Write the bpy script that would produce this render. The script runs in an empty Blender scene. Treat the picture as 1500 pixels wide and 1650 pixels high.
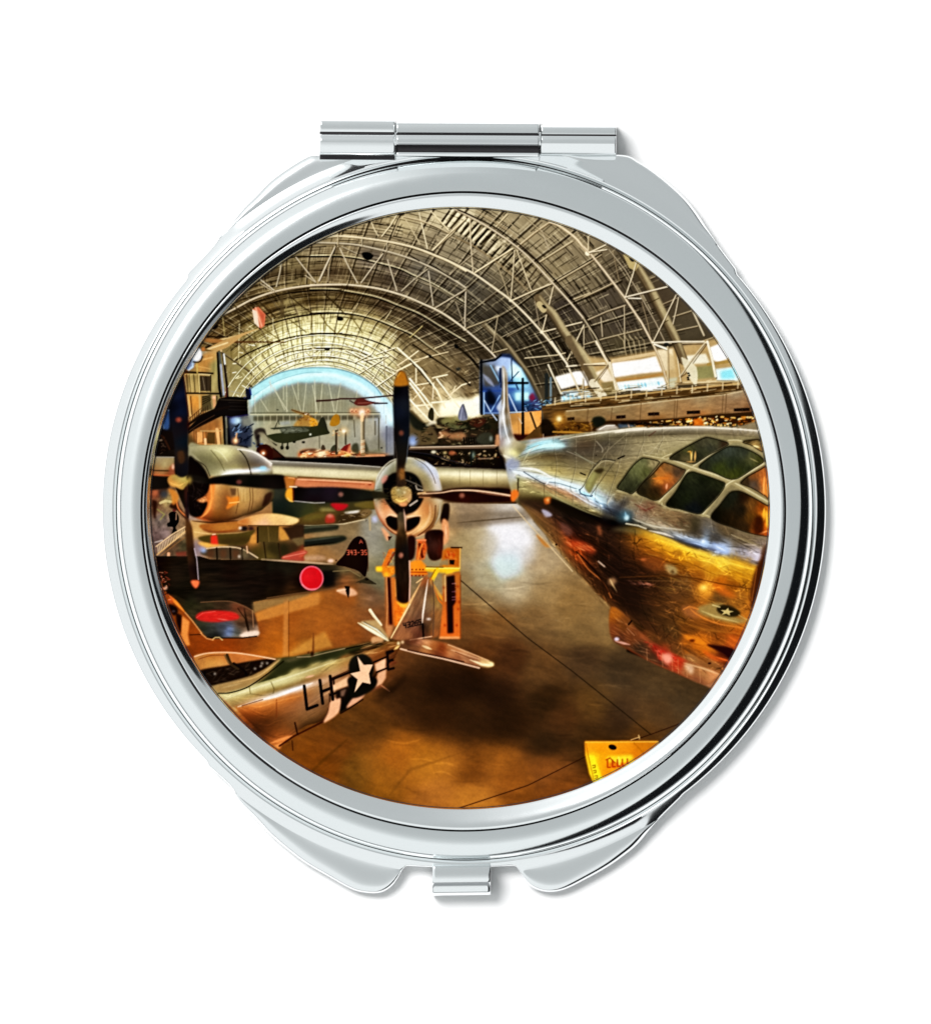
import bpy, math, random
import numpy as np
from mathutils import Vector
import numpy as np, math, random
X0, Y0, PW, PH = 236, 328, 1012, 984        # the printed sheet, in tenths of a millimetre-like print units
IMG = np.zeros((PH, PW, 3), np.float32)
TR = [0.0, 0.0, 1.0]
def T(ox=0.0, oy=0.0, k=1.0): TR[:] = [ox, oy, k]
def tp(pts):
    ox, oy, k = TR
    return [(ox + p[0]/k - X0, oy + p[1]/k - Y0) for p in pts]
def hexc(h):
    h = h.lstrip('#')
    return np.array([int(h[i:i+2], 16)/255.0 for i in (0, 2, 4)], np.float32)
def sm(pts, n=8, closed=False):
    P = [np.array(p, float) for p in pts]; N = len(P); out = []
    for i in range(N if closed else N-1):
        if closed: a, b, c, d = P[i-1], P[i], P[(i+1) % N], P[(i+2) % N]
        else: a, b, c, d = P[max(i-1, 0)], P[i], P[i+1], P[min(i+2, N-1)]
        for j in range(n):
            t = j/n
            out.append(tuple(0.5*((2*b)+(c-a)*t+(2*a-5*b+4*c-d)*t*t+(3*b-a-3*c+d)*t**3)))
    if not closed: out.append(tuple(P[-1]))
    return out
def boxblur(m, r):
    r = int(round(r))
    if r < 1: return m
    for ax in (0, 1):
        for _ in range(2):
            p = np.pad(m, [(r+1, r) if a == ax else (0, 0) for a in (0, 1)], mode='edge')
            c = np.cumsum(p, axis=ax, dtype=np.float64); n = m.shape[ax]
            m = ((c[2*r+1:2*r+1+n] - c[0:n]) if ax == 0 else (c[:, 2*r+1:2*r+1+n] - c[:, 0:n]))/(2*r+1)
    return m.astype(np.float32)
def mask(pts, soft=0):
    pts = tp(pts); pad = int(soft*2)+2
    xs = [p[0] for p in pts]; ys = [p[1] for p in pts]
    x0 = max(0, int(min(xs))-pad); x1 = min(PW, int(max(xs))+pad+2); y0 = max(0, int(min(ys))-pad); y1 = min(PH, int(max(ys))+pad+2)
    if x1 <= x0 or y1 <= y0: return None
    w, h = x1-x0, y1-y0; m = np.zeros((h, w+1), np.float32); S = 3
    A = np.array(pts); B = np.roll(A, -1, axis=0)
    for r in range(h*S):
        y = y0 + (r+.5)/S - 0.0
        s = (A[:, 1] <= y) != (B[:, 1] <= y)
        if not s.any(): continue
        a, b = A[s], B[s]
        cx = np.sort(a[:, 0] + (y-a[:, 1])*(b[:, 0]-a[:, 0])/(b[:, 1]-a[:, 1])) - x0
        row = m[r//S]
        for i in range(0, len(cx)-1, 2):
            l, q = max(0.0, cx[i]), min(float(w), cx[i+1])
            if q <= l: continue
            li, qi = int(l), int(q)
            if li == qi: row[li] += (q-l)/S
            else:
                row[li] += (li+1-l)/S; row[li+1:qi] += 1.0/S
                row[qi] += (q-qi)/S
    m = np.clip(m[:, :w], 0, 1)
    if soft > 0: m = boxblur(m, soft)
    return (x0, y0, m)
def comp(mk, col, a=1.0, mode='n'):
    if mk is None: return
    x0, y0, m = mk; h, w = m.shape
    R = IMG[y0:y0+h, x0:x0+w]; k = (m*a)[..., None]
    if isinstance(col, str): col = hexc(col)
    if mode == 'n': R += (col-R)*k
    elif mode == 'add': R += col*k
    elif mode == 'mul': R *= 1+(col-1)*k
    elif mode == 'scr': R += (1-R)*col*k
def poly(pts, col, a=1.0, soft=0, mode='n'): comp(mask(pts, soft), col, a, mode)
def spoly(pts, col, a=1.0, soft=0, mode='n'): comp(mask(sm(pts, 6, True), soft), col, a, mode)
def ellp(cx, cy, rx, ry, rot=0, n=40, a0=0, a1=360):
    r = math.radians(rot); c, s = math.cos(r), math.sin(r); o = []
    for i in range(n):
        t = math.radians(a0+(a1-a0)*i/(n if a1-a0 == 360 else n-1)); u, v = rx*math.cos(t), ry*math.sin(t)
        o.append((cx+u*c-v*s, cy+u*s+v*c))
    return o
def ell(cx, cy, rx, ry, col, a=1.0, soft=0, rot=0, mode='n'): comp(mask(ellp(cx, cy, rx, ry, rot), soft), col, a, mode)
def field(mk, pts, power=3.0, eps=60.0):
    # colour interpolated between the listed swatches
    if mk is None: return
    if not isinstance(mk, tuple): mk = mask(mk)
    x0, y0, m = mk; h, w = m.shape
    q = tp([(p[0], p[1]) for p in pts]); st = 3
    yy, xx = np.mgrid[0:h+st:st, 0:w+st:st].astype(np.float32); xx += x0; yy += y0
    W = np.zeros(xx.shape, np.float32); Cc = np.zeros(xx.shape+(3,), np.float32)
    for (x, y), p in zip(q, pts):
        k = 1.0/((xx-x)**2+(yy-y)**2+eps)**(power/2); W += k; Cc += k[..., None]*hexc(p[2])
    Cc /= W[..., None]
    gx = np.arange(w)/st; gy = np.arange(h)/st; ix = gx.astype(int); iy = gy.astype(int)
    fx = (gx-ix)[None, :, None]; fy = (gy-iy)[:, None, None]; ix1 = np.minimum(ix+1, Cc.shape[1]-1); iy1 = np.minimum(iy+1, Cc.shape[0]-1)
    C2 = (Cc[iy][:, ix]*(1-fx)+Cc[iy][:, ix1]*fx)*(1-fy)+(Cc[iy1][:, ix]*(1-fx)+Cc[iy1][:, ix1]*fx)*fy
    comp(mk, C2.astype(np.float32))
def line(pts, w, col, a=1.0, soft=0.0, mode='n', curve=False):
    if curve: pts = sm(pts, 8)
    taper = soft > 0 and not isinstance(w, (list, tuple))
    if taper and len(pts) < 6: pts = [(p[0]+(q[0]-p[0])*j/5, p[1]+(q[1]-p[1])*j/5) for p, q in zip(pts[:-1], pts[1:]) for j in range(5)]+[pts[-1]]
    pts = tp(pts)
    xs = [p[0] for p in pts]; ys = [p[1] for p in pts]
    ww = w if isinstance(w, (list, tuple)) else (w, w)
    pad = int(max(ww)/2+soft)+2
    x0 = max(0, int(min(xs))-pad); x1 = min(PW, int(max(xs))+pad+1); y0 = max(0, int(min(ys))-pad); y1 = min(PH, int(max(ys))+pad+1)
    if x1 <= x0 or y1 <= y0: return
    m = np.zeros((y1-y0, x1-x0), np.float32); n = len(pts)-1
    for i in range(n):
        (ax, ay), (bx, by) = pts[i], pts[i+1]
        w0 = ww[0]+(ww[1]-ww[0])*i/n; w1 = ww[0]+(ww[1]-ww[0])*(i+1)/n
        if taper: w0 = w*(.2+.8*math.sin(math.pi*i/n)); w1 = w*(.2+.8*math.sin(math.pi*(i+1)/n))
        u0 = max(x0, int(min(ax, bx))-pad); u1 = min(x1, int(max(ax, bx))+pad+1); v0 = max(y0, int(min(ay, by))-pad); v1 = min(y1, int(max(ay, by))+pad+1)
        if u1 <= u0 or v1 <= v0: continue
        yy, xx = np.ogrid[v0:v1, u0:u1]; dx, dy = bx-ax, by-ay; L = dx*dx+dy*dy+1e-9
        t = np.clip(((xx-ax)*dx+(yy-ay)*dy)/L, 0, 1)
        d = np.sqrt((xx-ax-t*dx)**2+(yy-ay-t*dy)**2); wd = w0+(w1-w0)*t
        c = np.clip((np.maximum(wd, 1)/2-d+.5+soft/2)/(1+soft), 0, 1)*np.minimum(wd, 1)
        s = m[v0-y0:v1-y0, u0-x0:u1-x0]; np.maximum(s, c, out=s)
    comp((x0, y0, m), col, a, mode)
def noise(mk, lx, ly, ang, seed):
    x0, y0, m = mk; h, w = m.shape; rs = np.random.RandomState(seed); r = math.radians(ang)
    yy, xx = np.mgrid[0:h, 0:w].astype(np.float32); xx += x0; yy += y0
    u = (xx*math.cos(r)+yy*math.sin(r))/lx + 4000; v = (-xx*math.sin(r)+yy*math.cos(r))/ly + 4000
    G = rs.rand(256, 256).astype(np.float32)
    iu = np.floor(u).astype(int); iv = np.floor(v).astype(int); fu = u-iu; fv = v-iv; fu = fu*fu*(3-2*fu); fv = fv*fv*(3-2*fv)
    g = lambda a, b: G[(iv+b) & 255, (iu+a) & 255]
    return ((g(0, 0)*(1-fu)+g(1, 0)*fu)*(1-fv)+(g(0, 1)*(1-fu)+g(1, 1)*fu)*fv)*2-1
def tex(mk, amp, lx, ly, ang=0, seed=1, octv=2):
    if mk is None: return
    if not isinstance(mk, tuple): mk = mask(mk)
    n = 0; A = 1
    for i in range(octv): n = n+A*noise(mk, lx/2**i, ly/2**i, ang, seed+i*7); A *= .55
    x0, y0, m = mk; h, w = m.shape; R = IMG[y0:y0+h, x0:x0+w]; R *= (1+amp*n*m)[..., None]
def streaks(pts, n, L, ang, cols, w=1.0, a=.5, seed=1, jit=8, bend=0):
    # short brush lines scattered inside a polygon
    mk = mask(pts)
    if mk is None: return
    rd = random.Random(seed); x0, y0, m = mk; h, ww = m.shape; sv = list(TR); T(X0, Y0, 1); k = 0; tr = 0
    while k < n and tr < n*30:
        tr += 1; x = rd.random()*ww; y = rd.random()*h
        if m[int(y), int(x)] < .5: continue
        k += 1; th = math.radians((ang(x+x0+X0, y+y0+Y0) if callable(ang) else ang)+rd.uniform(-jit, jit)); l = L*rd.uniform(.4, 1.3)/2
        dx, dy = l*math.cos(th), l*math.sin(th); px, py = x+x0, y+y0; b = rd.uniform(-bend, bend)
        line([(px-dx, py-dy), (px-dy*b, py+dx*b), (px+dx, py+dy)], w*.8*rd.uniform(.6, 1.4), rd.choice(cols), a*.62*rd.uniform(.5, 1.2), soft=.8)
    TR[:] = sv
GL = {'3': [[(0,0),(1,0),(1,1),(.3,1)],[(1,1),(1,2),(0,2)]], '4': [[(0,0),(0,1),(1,1)],[(.8,0),(.8,2)]], '2': [[(0,.3),(.3,0),(.9,0),(1,.8),(0,2),(1,2)]],
 '6': [[(1,0),(0,.6),(0,2),(1,2),(1,1),(0,1)]], '5': [[(1,0),(0,0),(0,.9),(1,1),(1,2),(0,2)]], '-': [[(.2,1),(.8,1)]], 'A': [[(0,2),(.5,0),(1,2)],[(.2,1.3),(.8,1.3)]],
 'L': [[(0,0),(0,2),(1,2)]], 'H': [[(0,0),(0,2)],[(1,0),(1,2)],[(0,1),(1,1)]], 'E': [[(1,0),(0,0),(0,2),(1,2)],[(0,1),(.8,1)]], 'r': [[(0,2),(0,.8)],[(0,1.1),(.8,.8)]], 'e': [[(0,1.4),(1,1.4),(.9,.8),(.1,.8),(0,2),(1,2)]], 'a': [[(0,.9),(1,.9),(1,2),(0,2),(0,1.4),(1,1.4)]]}
def text(s, o, ux, uy, adv, w, col, a=1.0):
    # glyph box: origin o, unit vectors ux (width) and uy (half height)
    for i, ch in enumerate(s):
        bx, by = o[0]+adv[0]*i, o[1]+adv[1]*i
        for st in GL.get(ch, []):
            line([(bx+x*ux[0]+y*uy[0], by+x*ux[1]+y*uy[1]) for x, y in st], w, col, a)
def sheet(rows, a=1.0, nu=70, nv=26, clip=None):
    # a smooth curved skin: rows of (x, y, swatch) from one edge of the body to the other
    G = np.array([[list(tp([(p[0], p[1])])[0])+list(hexc(p[2])) for p in r] for r in rows])
    def cr(M, n):
        N = len(M); P = np.concatenate([M[:1], M, M[-1:]]); t = np.arange(n)/n; o = []
        for i in range(N-1):
            q0, q1, q2, q3 = P[i], P[i+1], P[i+2], P[i+3]; tt = t.reshape((-1,)+(1,)*(M.ndim-1))
            o.append(.5*((2*q1)+(q2-q0)*tt+(2*q0-5*q1+4*q2-q3)*tt**2+(3*q1-q0-3*q2+q3)*tt**3))
        return np.concatenate(o)
    g = cr(G, nv); g = cr(np.swapaxes(g, 0, 1), nu).reshape(-1, 5)
    xi = np.floor(g[:, 0]).astype(int); yi = np.floor(g[:, 1]).astype(int); ok = (xi >= 0) & (xi < PW) & (yi >= 0) & (yi < PH)
    k = yi[ok]*PW+xi[ok]; w = np.bincount(k, minlength=PW*PH).astype(np.float32); wb = boxblur(w.reshape(PH, PW), 1)
    m = wb > .01; col = np.stack([boxblur(np.bincount(k, g[ok, 2+c], minlength=PW*PH).reshape(PH, PW).astype(np.float32), 1) for c in range(3)], -1)/np.maximum(wb, 1e-6)[..., None]
    al = boxblur((w.reshape(PH, PW) > 0).astype(np.float32), 1); al = np.clip(al*2-1, 0, 1)*a
    IMG[:] += np.where(m[..., None], (np.clip(col, 0, 1)-IMG)*al[..., None], 0)
def flow(A, B, n, seg, lo, hi, seed, w=(.8, 2.2)):
    # tonal lines that follow a body between two edge curves
    A, B = sm(A, 12), sm(B, 12); rr = random.Random(seed)
    for _ in range(n):
        t = rr.random(); wob = rr.uniform(-.04, .04); u = rr.random(); L = rr.uniform(.3, 1)*seg; pts = []
        for j in range(9):
            q = u+L*j/8
            if q > .999: break
            ia, ib = q*(len(A)-1), q*(len(B)-1); f1, f2 = ia % 1, ib % 1; ia, ib = int(ia), int(ib)
            a = [A[ia][k]*(1-f1)+A[ia+1][k]*f1 for k in (0, 1)]; b = [B[ib][k]*(1-f2)+B[ib+1][k]*f2 for k in (0, 1)]
            s = t+wob*math.sin(j*.7+t*40); pts.append((a[0]*(1-s)+b[0]*s, a[1]*(1-s)+b[1]*s))
        if len(pts) > 3: line(pts, rr.uniform(*w), np.array([rr.uniform(lo, hi)]*3, np.float32), rr.uniform(.3, .9), soft=.8, mode='mul')
def rl(x0, w, y0, h, wd, col, a):
    x, y = x0+rd.random()*w, y0+rd.random()*h; L = .09*(w+h)+3; line([(x, y), (x+rd.uniform(-L, L), y+rd.uniform(-L, L)*.5)], wd, col, a)
def star(cx, cy, r, rot=0, sx=1.0, sy=1.0, shx=0.0):
    o = []
    for i in range(10):
        t = math.radians(-90+36*i+rot); q = r if i % 2 == 0 else r*.4
        x, y = q*math.cos(t)*sx, q*math.sin(t)*sy; o.append((cx+x+shx*y, cy+y))
    return o
# ---------------- vaulted roof ----------------
T()
FULL = [(X0, Y0), (X0+PW, Y0), (X0+PW, Y0+PH), (X0, Y0+PH)]
ROOF = [(X0, Y0), (X0+PW, Y0), (X0+PW, 700), (X0, 700)]
field(ROOF, [(740,345,'c4b284'),(700,350,'b5a47a'),(650,360,'a8966c'),(800,360,'9a8862'),(870,380,'95835e'),(930,395,'8c7a58'),(900,440,'8a7853'),(860,430,'8a7854'),
 (820,400,'958560'),(770,400,'85765a'),(700,385,'8d7d5e'),(640,395,'8a7a5c'),(560,365,'9c8b68'),(500,395,'85775a'),(440,440,'6b5d42'),(400,480,'5a4a30'),(480,430,'766848'),(540,440,'6e5e44'),
 (600,420,'6c6050'),(640,450,'5f5244'),(680,440,'686052'),(720,470,'5c5242'),(760,500,'50483a'),(800,520,'484032'),(760,460,'5e5648'),(840,520,'4a4233'),(860,560,'443a2a'),(900,560,'463b2b'),
 (950,460,'7a6a4c'),(980,480,'5d5040'),(1000,520,'564a3c'),(1020,450,'5a4c38'),(1060,480,'5c4c38'),(1100,540,'5c503a'),(1130,560,'5a4e38'),(1000,560,'5c5036'),(940,540,'544838'),(910,500,'50443a'),
 (380,500,'5d4d30'),(430,500,'6b5732'),(500,480,'6a5834'),(560,480,'685636'),(620,490,'5c4a34'),(680,520,'4e3e2e'),(720,550,'4a3b28'),(760,580,'4a3c2a'),(790,600,'584630'),
 (420,520,'7c6c40'),(480,510,'9a8c5a'),(540,515,'a89a66'),(600,520,'8a7848'),(650,540,'6e5c3a'),(690,570,'6a5636'),(720,610,'7a6540'),(750,640,'8a7448'),
 (470,545,'c6bd84'),(520,545,'d8d096'),(570,550,'c8bb82'),(620,560,'9a8858'),(660,590,'97845a'),(690,630,'a89468'),(520,575,'e6e0a4'),(460,580,'d4cc94'),(580,580,'d8ce92'),(430,600,'b5ab78'),
 (400,590,'8d8256'),(380,560,'847448'),(350,540,'6b5634'),(340,510,'5c4a2c'),(640,620,'b4a474'),(600,600,'c6ba84'),(620,650,'a09468')])
spoly([(400,590),(430,540),(480,515),(530,508),(590,520),(640,560),(650,600),(600,600),(520,590),(450,600)],'f4eca8',.55,12)
spoly([(440,585),(480,560),(530,552),(590,565),(610,590),(520,592)],'fff8c0',.5,6)
RIBS = [(517,690,122,98),(518,694,133,114),(519,696,148,134),(521,697,172,160),(523,698,205,194),(525,699,258,217),(527,700,320,243),(534,708,352,286),(545,720,391,340),(556,734,412,390),(570,750,437,445),(590,770,480,520),(620,800,540,640)]
def rib(s):
    i = min(int(s), len(RIBS)-2); f = s-i
    return tuple(RIBS[i][k]*(1-f)+RIBS[i+1][k]*f for k in range(4))
def arc(s, a0, a1, n=30):
    cx, cy, a, b = rib(s); return [(cx+a*math.cos(math.radians(t)), cy-b*math.sin(math.radians(t))) for t in [a0+(a1-a0)*i/n for i in range(n+1)]]
def inroof(x, y):
    if x < 400: return y < 560 and x > 300
    if x > 770: return y < 620-max(0, x-900)*.12 and not (775 < x < 850 and y > 572)
    return y < 668
rd = random.Random(5)
# cladding seams and purlins: short marks in the two directions of the vault
for k in range(8000):
    s = rd.random()**1.0*11.6; t = rd.uniform(2, 178); cx, cy, a, b = rib(s)
    x, y = cx+a*math.cos(math.radians(t)), cy-b*math.sin(math.radians(t))
    if not (X0 < x < X0+PW and Y0 < y < 690) or not inroof(x, y): continue
    d = rd.random() < .55; big = .5+s/9
    if d:
        dt = rd.uniform(1.5, 4.5)*(1.3-s/18); P = [(cx+a*math.cos(math.radians(t+q)), cy-b*math.sin(math.radians(t+q))) for q in (-dt, 0, dt)]
    else:
        c2 = rib(min(s+rd.uniform(.25, .7), 11.9)); P = [(x, y), (c2[0]+c2[2]*math.cos(math.radians(t)), c2[1]-c2[3]*math.sin(math.radians(t)))]
    br = y > 520 and 400 < x < 640
    if rd.random() < .5: line(P, rd.uniform(.5, 1.3)*big, '2a2012' if not br else '6e6238', rd.uniform(.2, .5))
    else: line(P, rd.uniform(.5, 1.1)*big, 'b8a67c' if not br else 'f8f4c4', rd.uniform(.14, .42))
# regular purlins (run down the vault) and corrugation
for t in range(6, 176, 6):
    pts = []
    for i in range(0, 48):
        c = rib(1+i*10.5/48); pts.append((c[0]+c[2]*math.cos(math.radians(t)), c[1]-c[3]*math.sin(math.radians(t))))
    pts = [p for p in pts if inroof(*p)]
    if len(pts) > 1:
        line(pts, (.8, 4.2), '382c1a', .5); line([(x-1.5, y-2.2) for x, y in pts], (.5, 2.2), 'b09e78', .42)
for s in [x*.25 for x in range(2, 46)]:
    for (a0, a1) in ((4, 60), (60, 100), (100, 150)):
        P = [p for p in arc(s, a0, a1, 24) if inroof(*p)]
        if len(P) > 2: line(P, 1.0+.05*s, rd.choice(['2e2415', '3a2f1d', 'a4946c']), rd.uniform(.12, .38))
# dark band of purlins and bright decking at the crown
T(700, 330, 6)
for i in range(9):
    line([(60+i*48, 170+i*26), (170+i*50, 20+i*30)], 3.2, '4a3a20', .7); line([(84+i*48, 180+i*26), (194+i*50, 30+i*30)], 3, 'd8c592', .55)
for i in range(8):
    line([(330+i*52, 350+i*40), (440+i*54, 200+i*44)], 3, '3c2d18', .55); line([(352+i*52, 356+i*40), (462+i*54, 206+i*44)], 2.6, 'c4b182', .45)
for i in range(6):
    line([(620+i*60, 640+i*36), (760+i*56, 470+i*36)], 2.6, '3a2b18', .45); line([(500+i*30, 480-i*18), (600+i*30, 370-i*18)], 2.2, 'd0bd8e', .4)
T()
# lower dark band of the near bay, under the bright chord
for off, al, w in ((4, .4, 7), (12, .35, 10), (26, .28, 12)):
    line([(345,520+off),(430,474+off),(500,459+off),(545,458+off),(600,464+off),(640,477+off),(700,507+off),(748,532+off),(792,570+off)], w, '2a1d0e', al, soft=4)
line([(350,470),(420,446),(500,436),(580,440),(640,455),(700,482),(760,530)], 16, '3a2c1c', .35, soft=10)
# dark thin arches towards the far end
T(500, 330, 6)
def mirror(pts, cx=130): return [(2*cx-x, y) for x, y in reversed(pts) if x > cx]+pts
for P, w, c, a in (([(0,500),(250,500),(450,520),(640,565),(850,620),(1000,690),(1200,780),(1500,960)],2.2,'2c2214',.75), ([(0,820),(200,822),(400,850),(640,900),(850,980),(1050,1060),(1250,1180),(1500,1330)],2.6,'241a0e',.6),
  ([(0,1048),(200,1040),(420,1060),(620,1110),(820,1190),(1000,1270),(1150,1380),(1320,1500)],2.4,'3a2e16',.85),
  ([(0,1243),(250,1243),(480,1275),(700,1350),(850,1430),(960,1500)],2.2,'4a3d1e',.85), ([(0,1385),(250,1385),(420,1410),(600,1470)],1.8,'5e5028',.8), ([(0,1480),(250,1478),(330,1490)],1.6,'6e6036',.7)):
    line(P, w, c, a, curve=True); line([(x, y-14) for x, y in P], w*.9, 'e6d8a0', .4, curve=True)
T(300, 330, 6)
for P, w, c, a in (([(1500,1045),(1250,1055),(1000,1095),(760,1160)],2.3,'3a2e16',.8), ([(1500,1240),(1250,1248),(1000,1280),(760,1360),(600,1430),(480,1500)],2.2,'4a3d1e',.8),
  ([(1500,1385),(1250,1385),(1000,1420),(860,1470)],1.8,'5e5028',.7), ([(1500,495),(1100,498),(980,510)],2.2,'2c2214',.7), ([(1500,820),(1200,830),(1000,850),(800,900),(620,950)],2.2,'2c2012',.6)):
    line(P, w, c, a, curve=True)
for k in range(26): 
    x = 330+k*46; line([(x, 1080+abs(900-x)*.18), (x+rd.uniform(-25, 25), 1500)], rd.uniform(.8, 1.6), rd.choice(['f2ebba', '8a7c4c', '54481f']), .35)
T(390, 550, 6)
for k in range(420):
    t = rd.uniform(12, 168); q = rd.uniform(1.02, 1.75); x = 765+790*q*math.cos(math.radians(t))*.82; y = 880-640*q*math.sin(math.radians(t)); 
    if y < -100 or y > 520: continue
    th = rd.uniform(0, 3.14); L = rd.uniform(14, 60)
    right = x > 1000; line([(x, y), (x+L*math.cos(th), y+L*math.sin(th))], rd.uniform(.6, 1.3), rd.choice(['fffbd8', 'f4e8b0', '5a4c24', '7c6c3e']) if not right else rd.choice(['f0deb0', 'e4cc98', '4c3a1c']), rd.uniform(.35, .75))
for q in (1.04, 1.1, 1.17, 1.26, 1.36, 1.48):
    P = [(765+790*.87*q*math.cos(math.radians(t)), 890-640*q*math.sin(math.radians(t))) for t in range(8, 173, 4)]
    line(P, 1.3, '62562e', .7); line([(x, y-7) for x, y in P], 1.2, 'fffbd0', .6)
# trusses on the right of the far vault
for (a, b) in (((1000,80),(1500,330)),((1090,100),(1500,290)),((1130,310),(1430,130)),((1170,250),(1440,450)),((1200,330),(1460,520)),((1240,420),(1330,250)),((1380,330),(1370,150)),((1290,440),(1490,300)),((1300,120),(1480,60)),((1180,180),(1390,140)),((1090,200),(1250,120)),((1330,60),(1500,170))):
    line([a, b], 2.0, 'eedcab', .8); line([(a[0], a[1]+9), (b[0], b[1]+9)], 1.2, '3c2e14', .6)
# lower right side of the far vault (behind the planes)
T(640, 550, 6)
field(mask([(0,60),(740,150),(760,700),(120,700),(110,330),(0,300)],14), [(60,100,'9a875c'),(200,250,'887248'),(400,250,'806a42'),(600,300,'6c5634'),(720,400,'5c4a30'),(300,450,'a08658'),(160,500,'b89c68'),(450,500,'c8ac74'),(700,470,'8e744a'),(200,640,'c4a878'),(500,600,'e8d8a4'),(650,620,'f0e2b0')], 3)
streaks([(0,60),(800,150),(800,560),(120,650),(110,330),(0,300)], 330, 14, 42, ['3a2c16','d2b880','2c200e','b89c66'], 1.3, .45, 21, 12)
streaks([(0,60),(800,150),(800,560),(120,650),(110,330),(0,300)], 160, 12, -25, ['4a3a1e','d8c08a'], 1.2, .45, 22, 14)
spoly([(440,600),(700,560),(800,520),(800,720),(560,740),(420,740)], 'fff2c4', .9, 3); spoly([(120,640),(300,640),(460,690),(600,740),(240,790)], 'e2cfa0', .6, 4)
for P, w, c in (([(0,60),(120,170),(230,270),(380,470),(460,640)],2.8,'e8cf9a'), ([(120,360),(260,530),(400,720)],2.6,'f0dcae'), ([(120,400),(210,520),(300,650)],2.6,'f0dcae'), ([(380,360),(500,520),(640,680)],2.4,'ecd6a4'), ([(120,560),(240,690),(330,780)],2.4,'f0dcae'),
   ([(0,280),(140,210),(300,140)],2.6,'e4c690'), ([(0,230),(120,150),(200,90)],1.8,'dcc08c'), ([(340,350),(480,320)],2.2,'e0c48e'), ([(180,420),(300,400)],2,'e4ca94'), ([(180,230),(180,400)],2,'dcc492'), ([(500,520),(620,420),(700,395)],2,'ddc08c'), ([(330,590),(500,575)],2.6,'f0dcb0'), ([(170,620),(330,610)],2.6,'e8d2a2'), ([(350,400),(340,560)],1.5,'e0c898'),
   ([(120,180),(220,290),(330,420)],1.6,'3a2a12'), ([(150,560),(260,440)],1.4,'d8be8a'), ([(520,520),(560,430)],1.4,'d8be8a')):
    line(P, w, c, .85)
line([(150,30),(330,150),(480,250),(600,330),(700,420)], 3, '2c200f', .65); line([(560,30),(720,170),(800,270)], 4, '2a1f10', .6)
ell(318,145,20,14,'0a0806',.95,0,35); ell(572,50,22,14,'0c0906',.9,0,35); ell(590,268,22,12,'2a3434',.7,1)
line([(130,20),(300,110),(400,180),(560,300),(700,400)], 6, '8a7248', .35, soft=3)
# ducts
T(700, 330, 6)
def duct(P, w, a=1.0):
    line(P, w, '6a5a40', a, curve=True); line([(x+w*1.1, y-w*1.2) for x, y in P], w*.55, 'b5a67c', a*.8, soft=3, curve=True); line([(x-w*2, y+w*1.5) for x, y in P], w*.25, '2e2416', a*.6, soft=1, curve=True)
duct([(480,1160),(560,1240),(660,1340),(740,1420),(800,1500)], 9, .7)
T(640, 550, 6); line([(960,-60),(1060,60),(1150,180),(1260,330),(1380,590)], 13, '5e5038', .95, soft=2, curve=True); line([(985,-60),(1085,60),(1175,180),(1285,330),(1395,560)], 4, '8e7c58', .7, soft=2, curve=True)
T()
_m = mask(ROOF, 0)[2]; _x = np.clip((np.arange(PW)+X0-560)/160.0, 0, 1)[None, :, None]; _y = np.clip((700-(np.arange(PH)+Y0))/60.0, 0, 1)[:, None, None]
_l = IMG.mean(axis=2, keepdims=True); _b = np.stack([boxblur(IMG[..., c_], 9) for c_ in range(3)], -1)
IMG[:] = np.clip(IMG+_y*((IMG-_b)*.55+(_l-.42)*.22+(_l*np.array([1.06, 1.0, .86], np.float32)-IMG)*.38*_x), 0, 1)
T(700, 330, 6)
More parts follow.
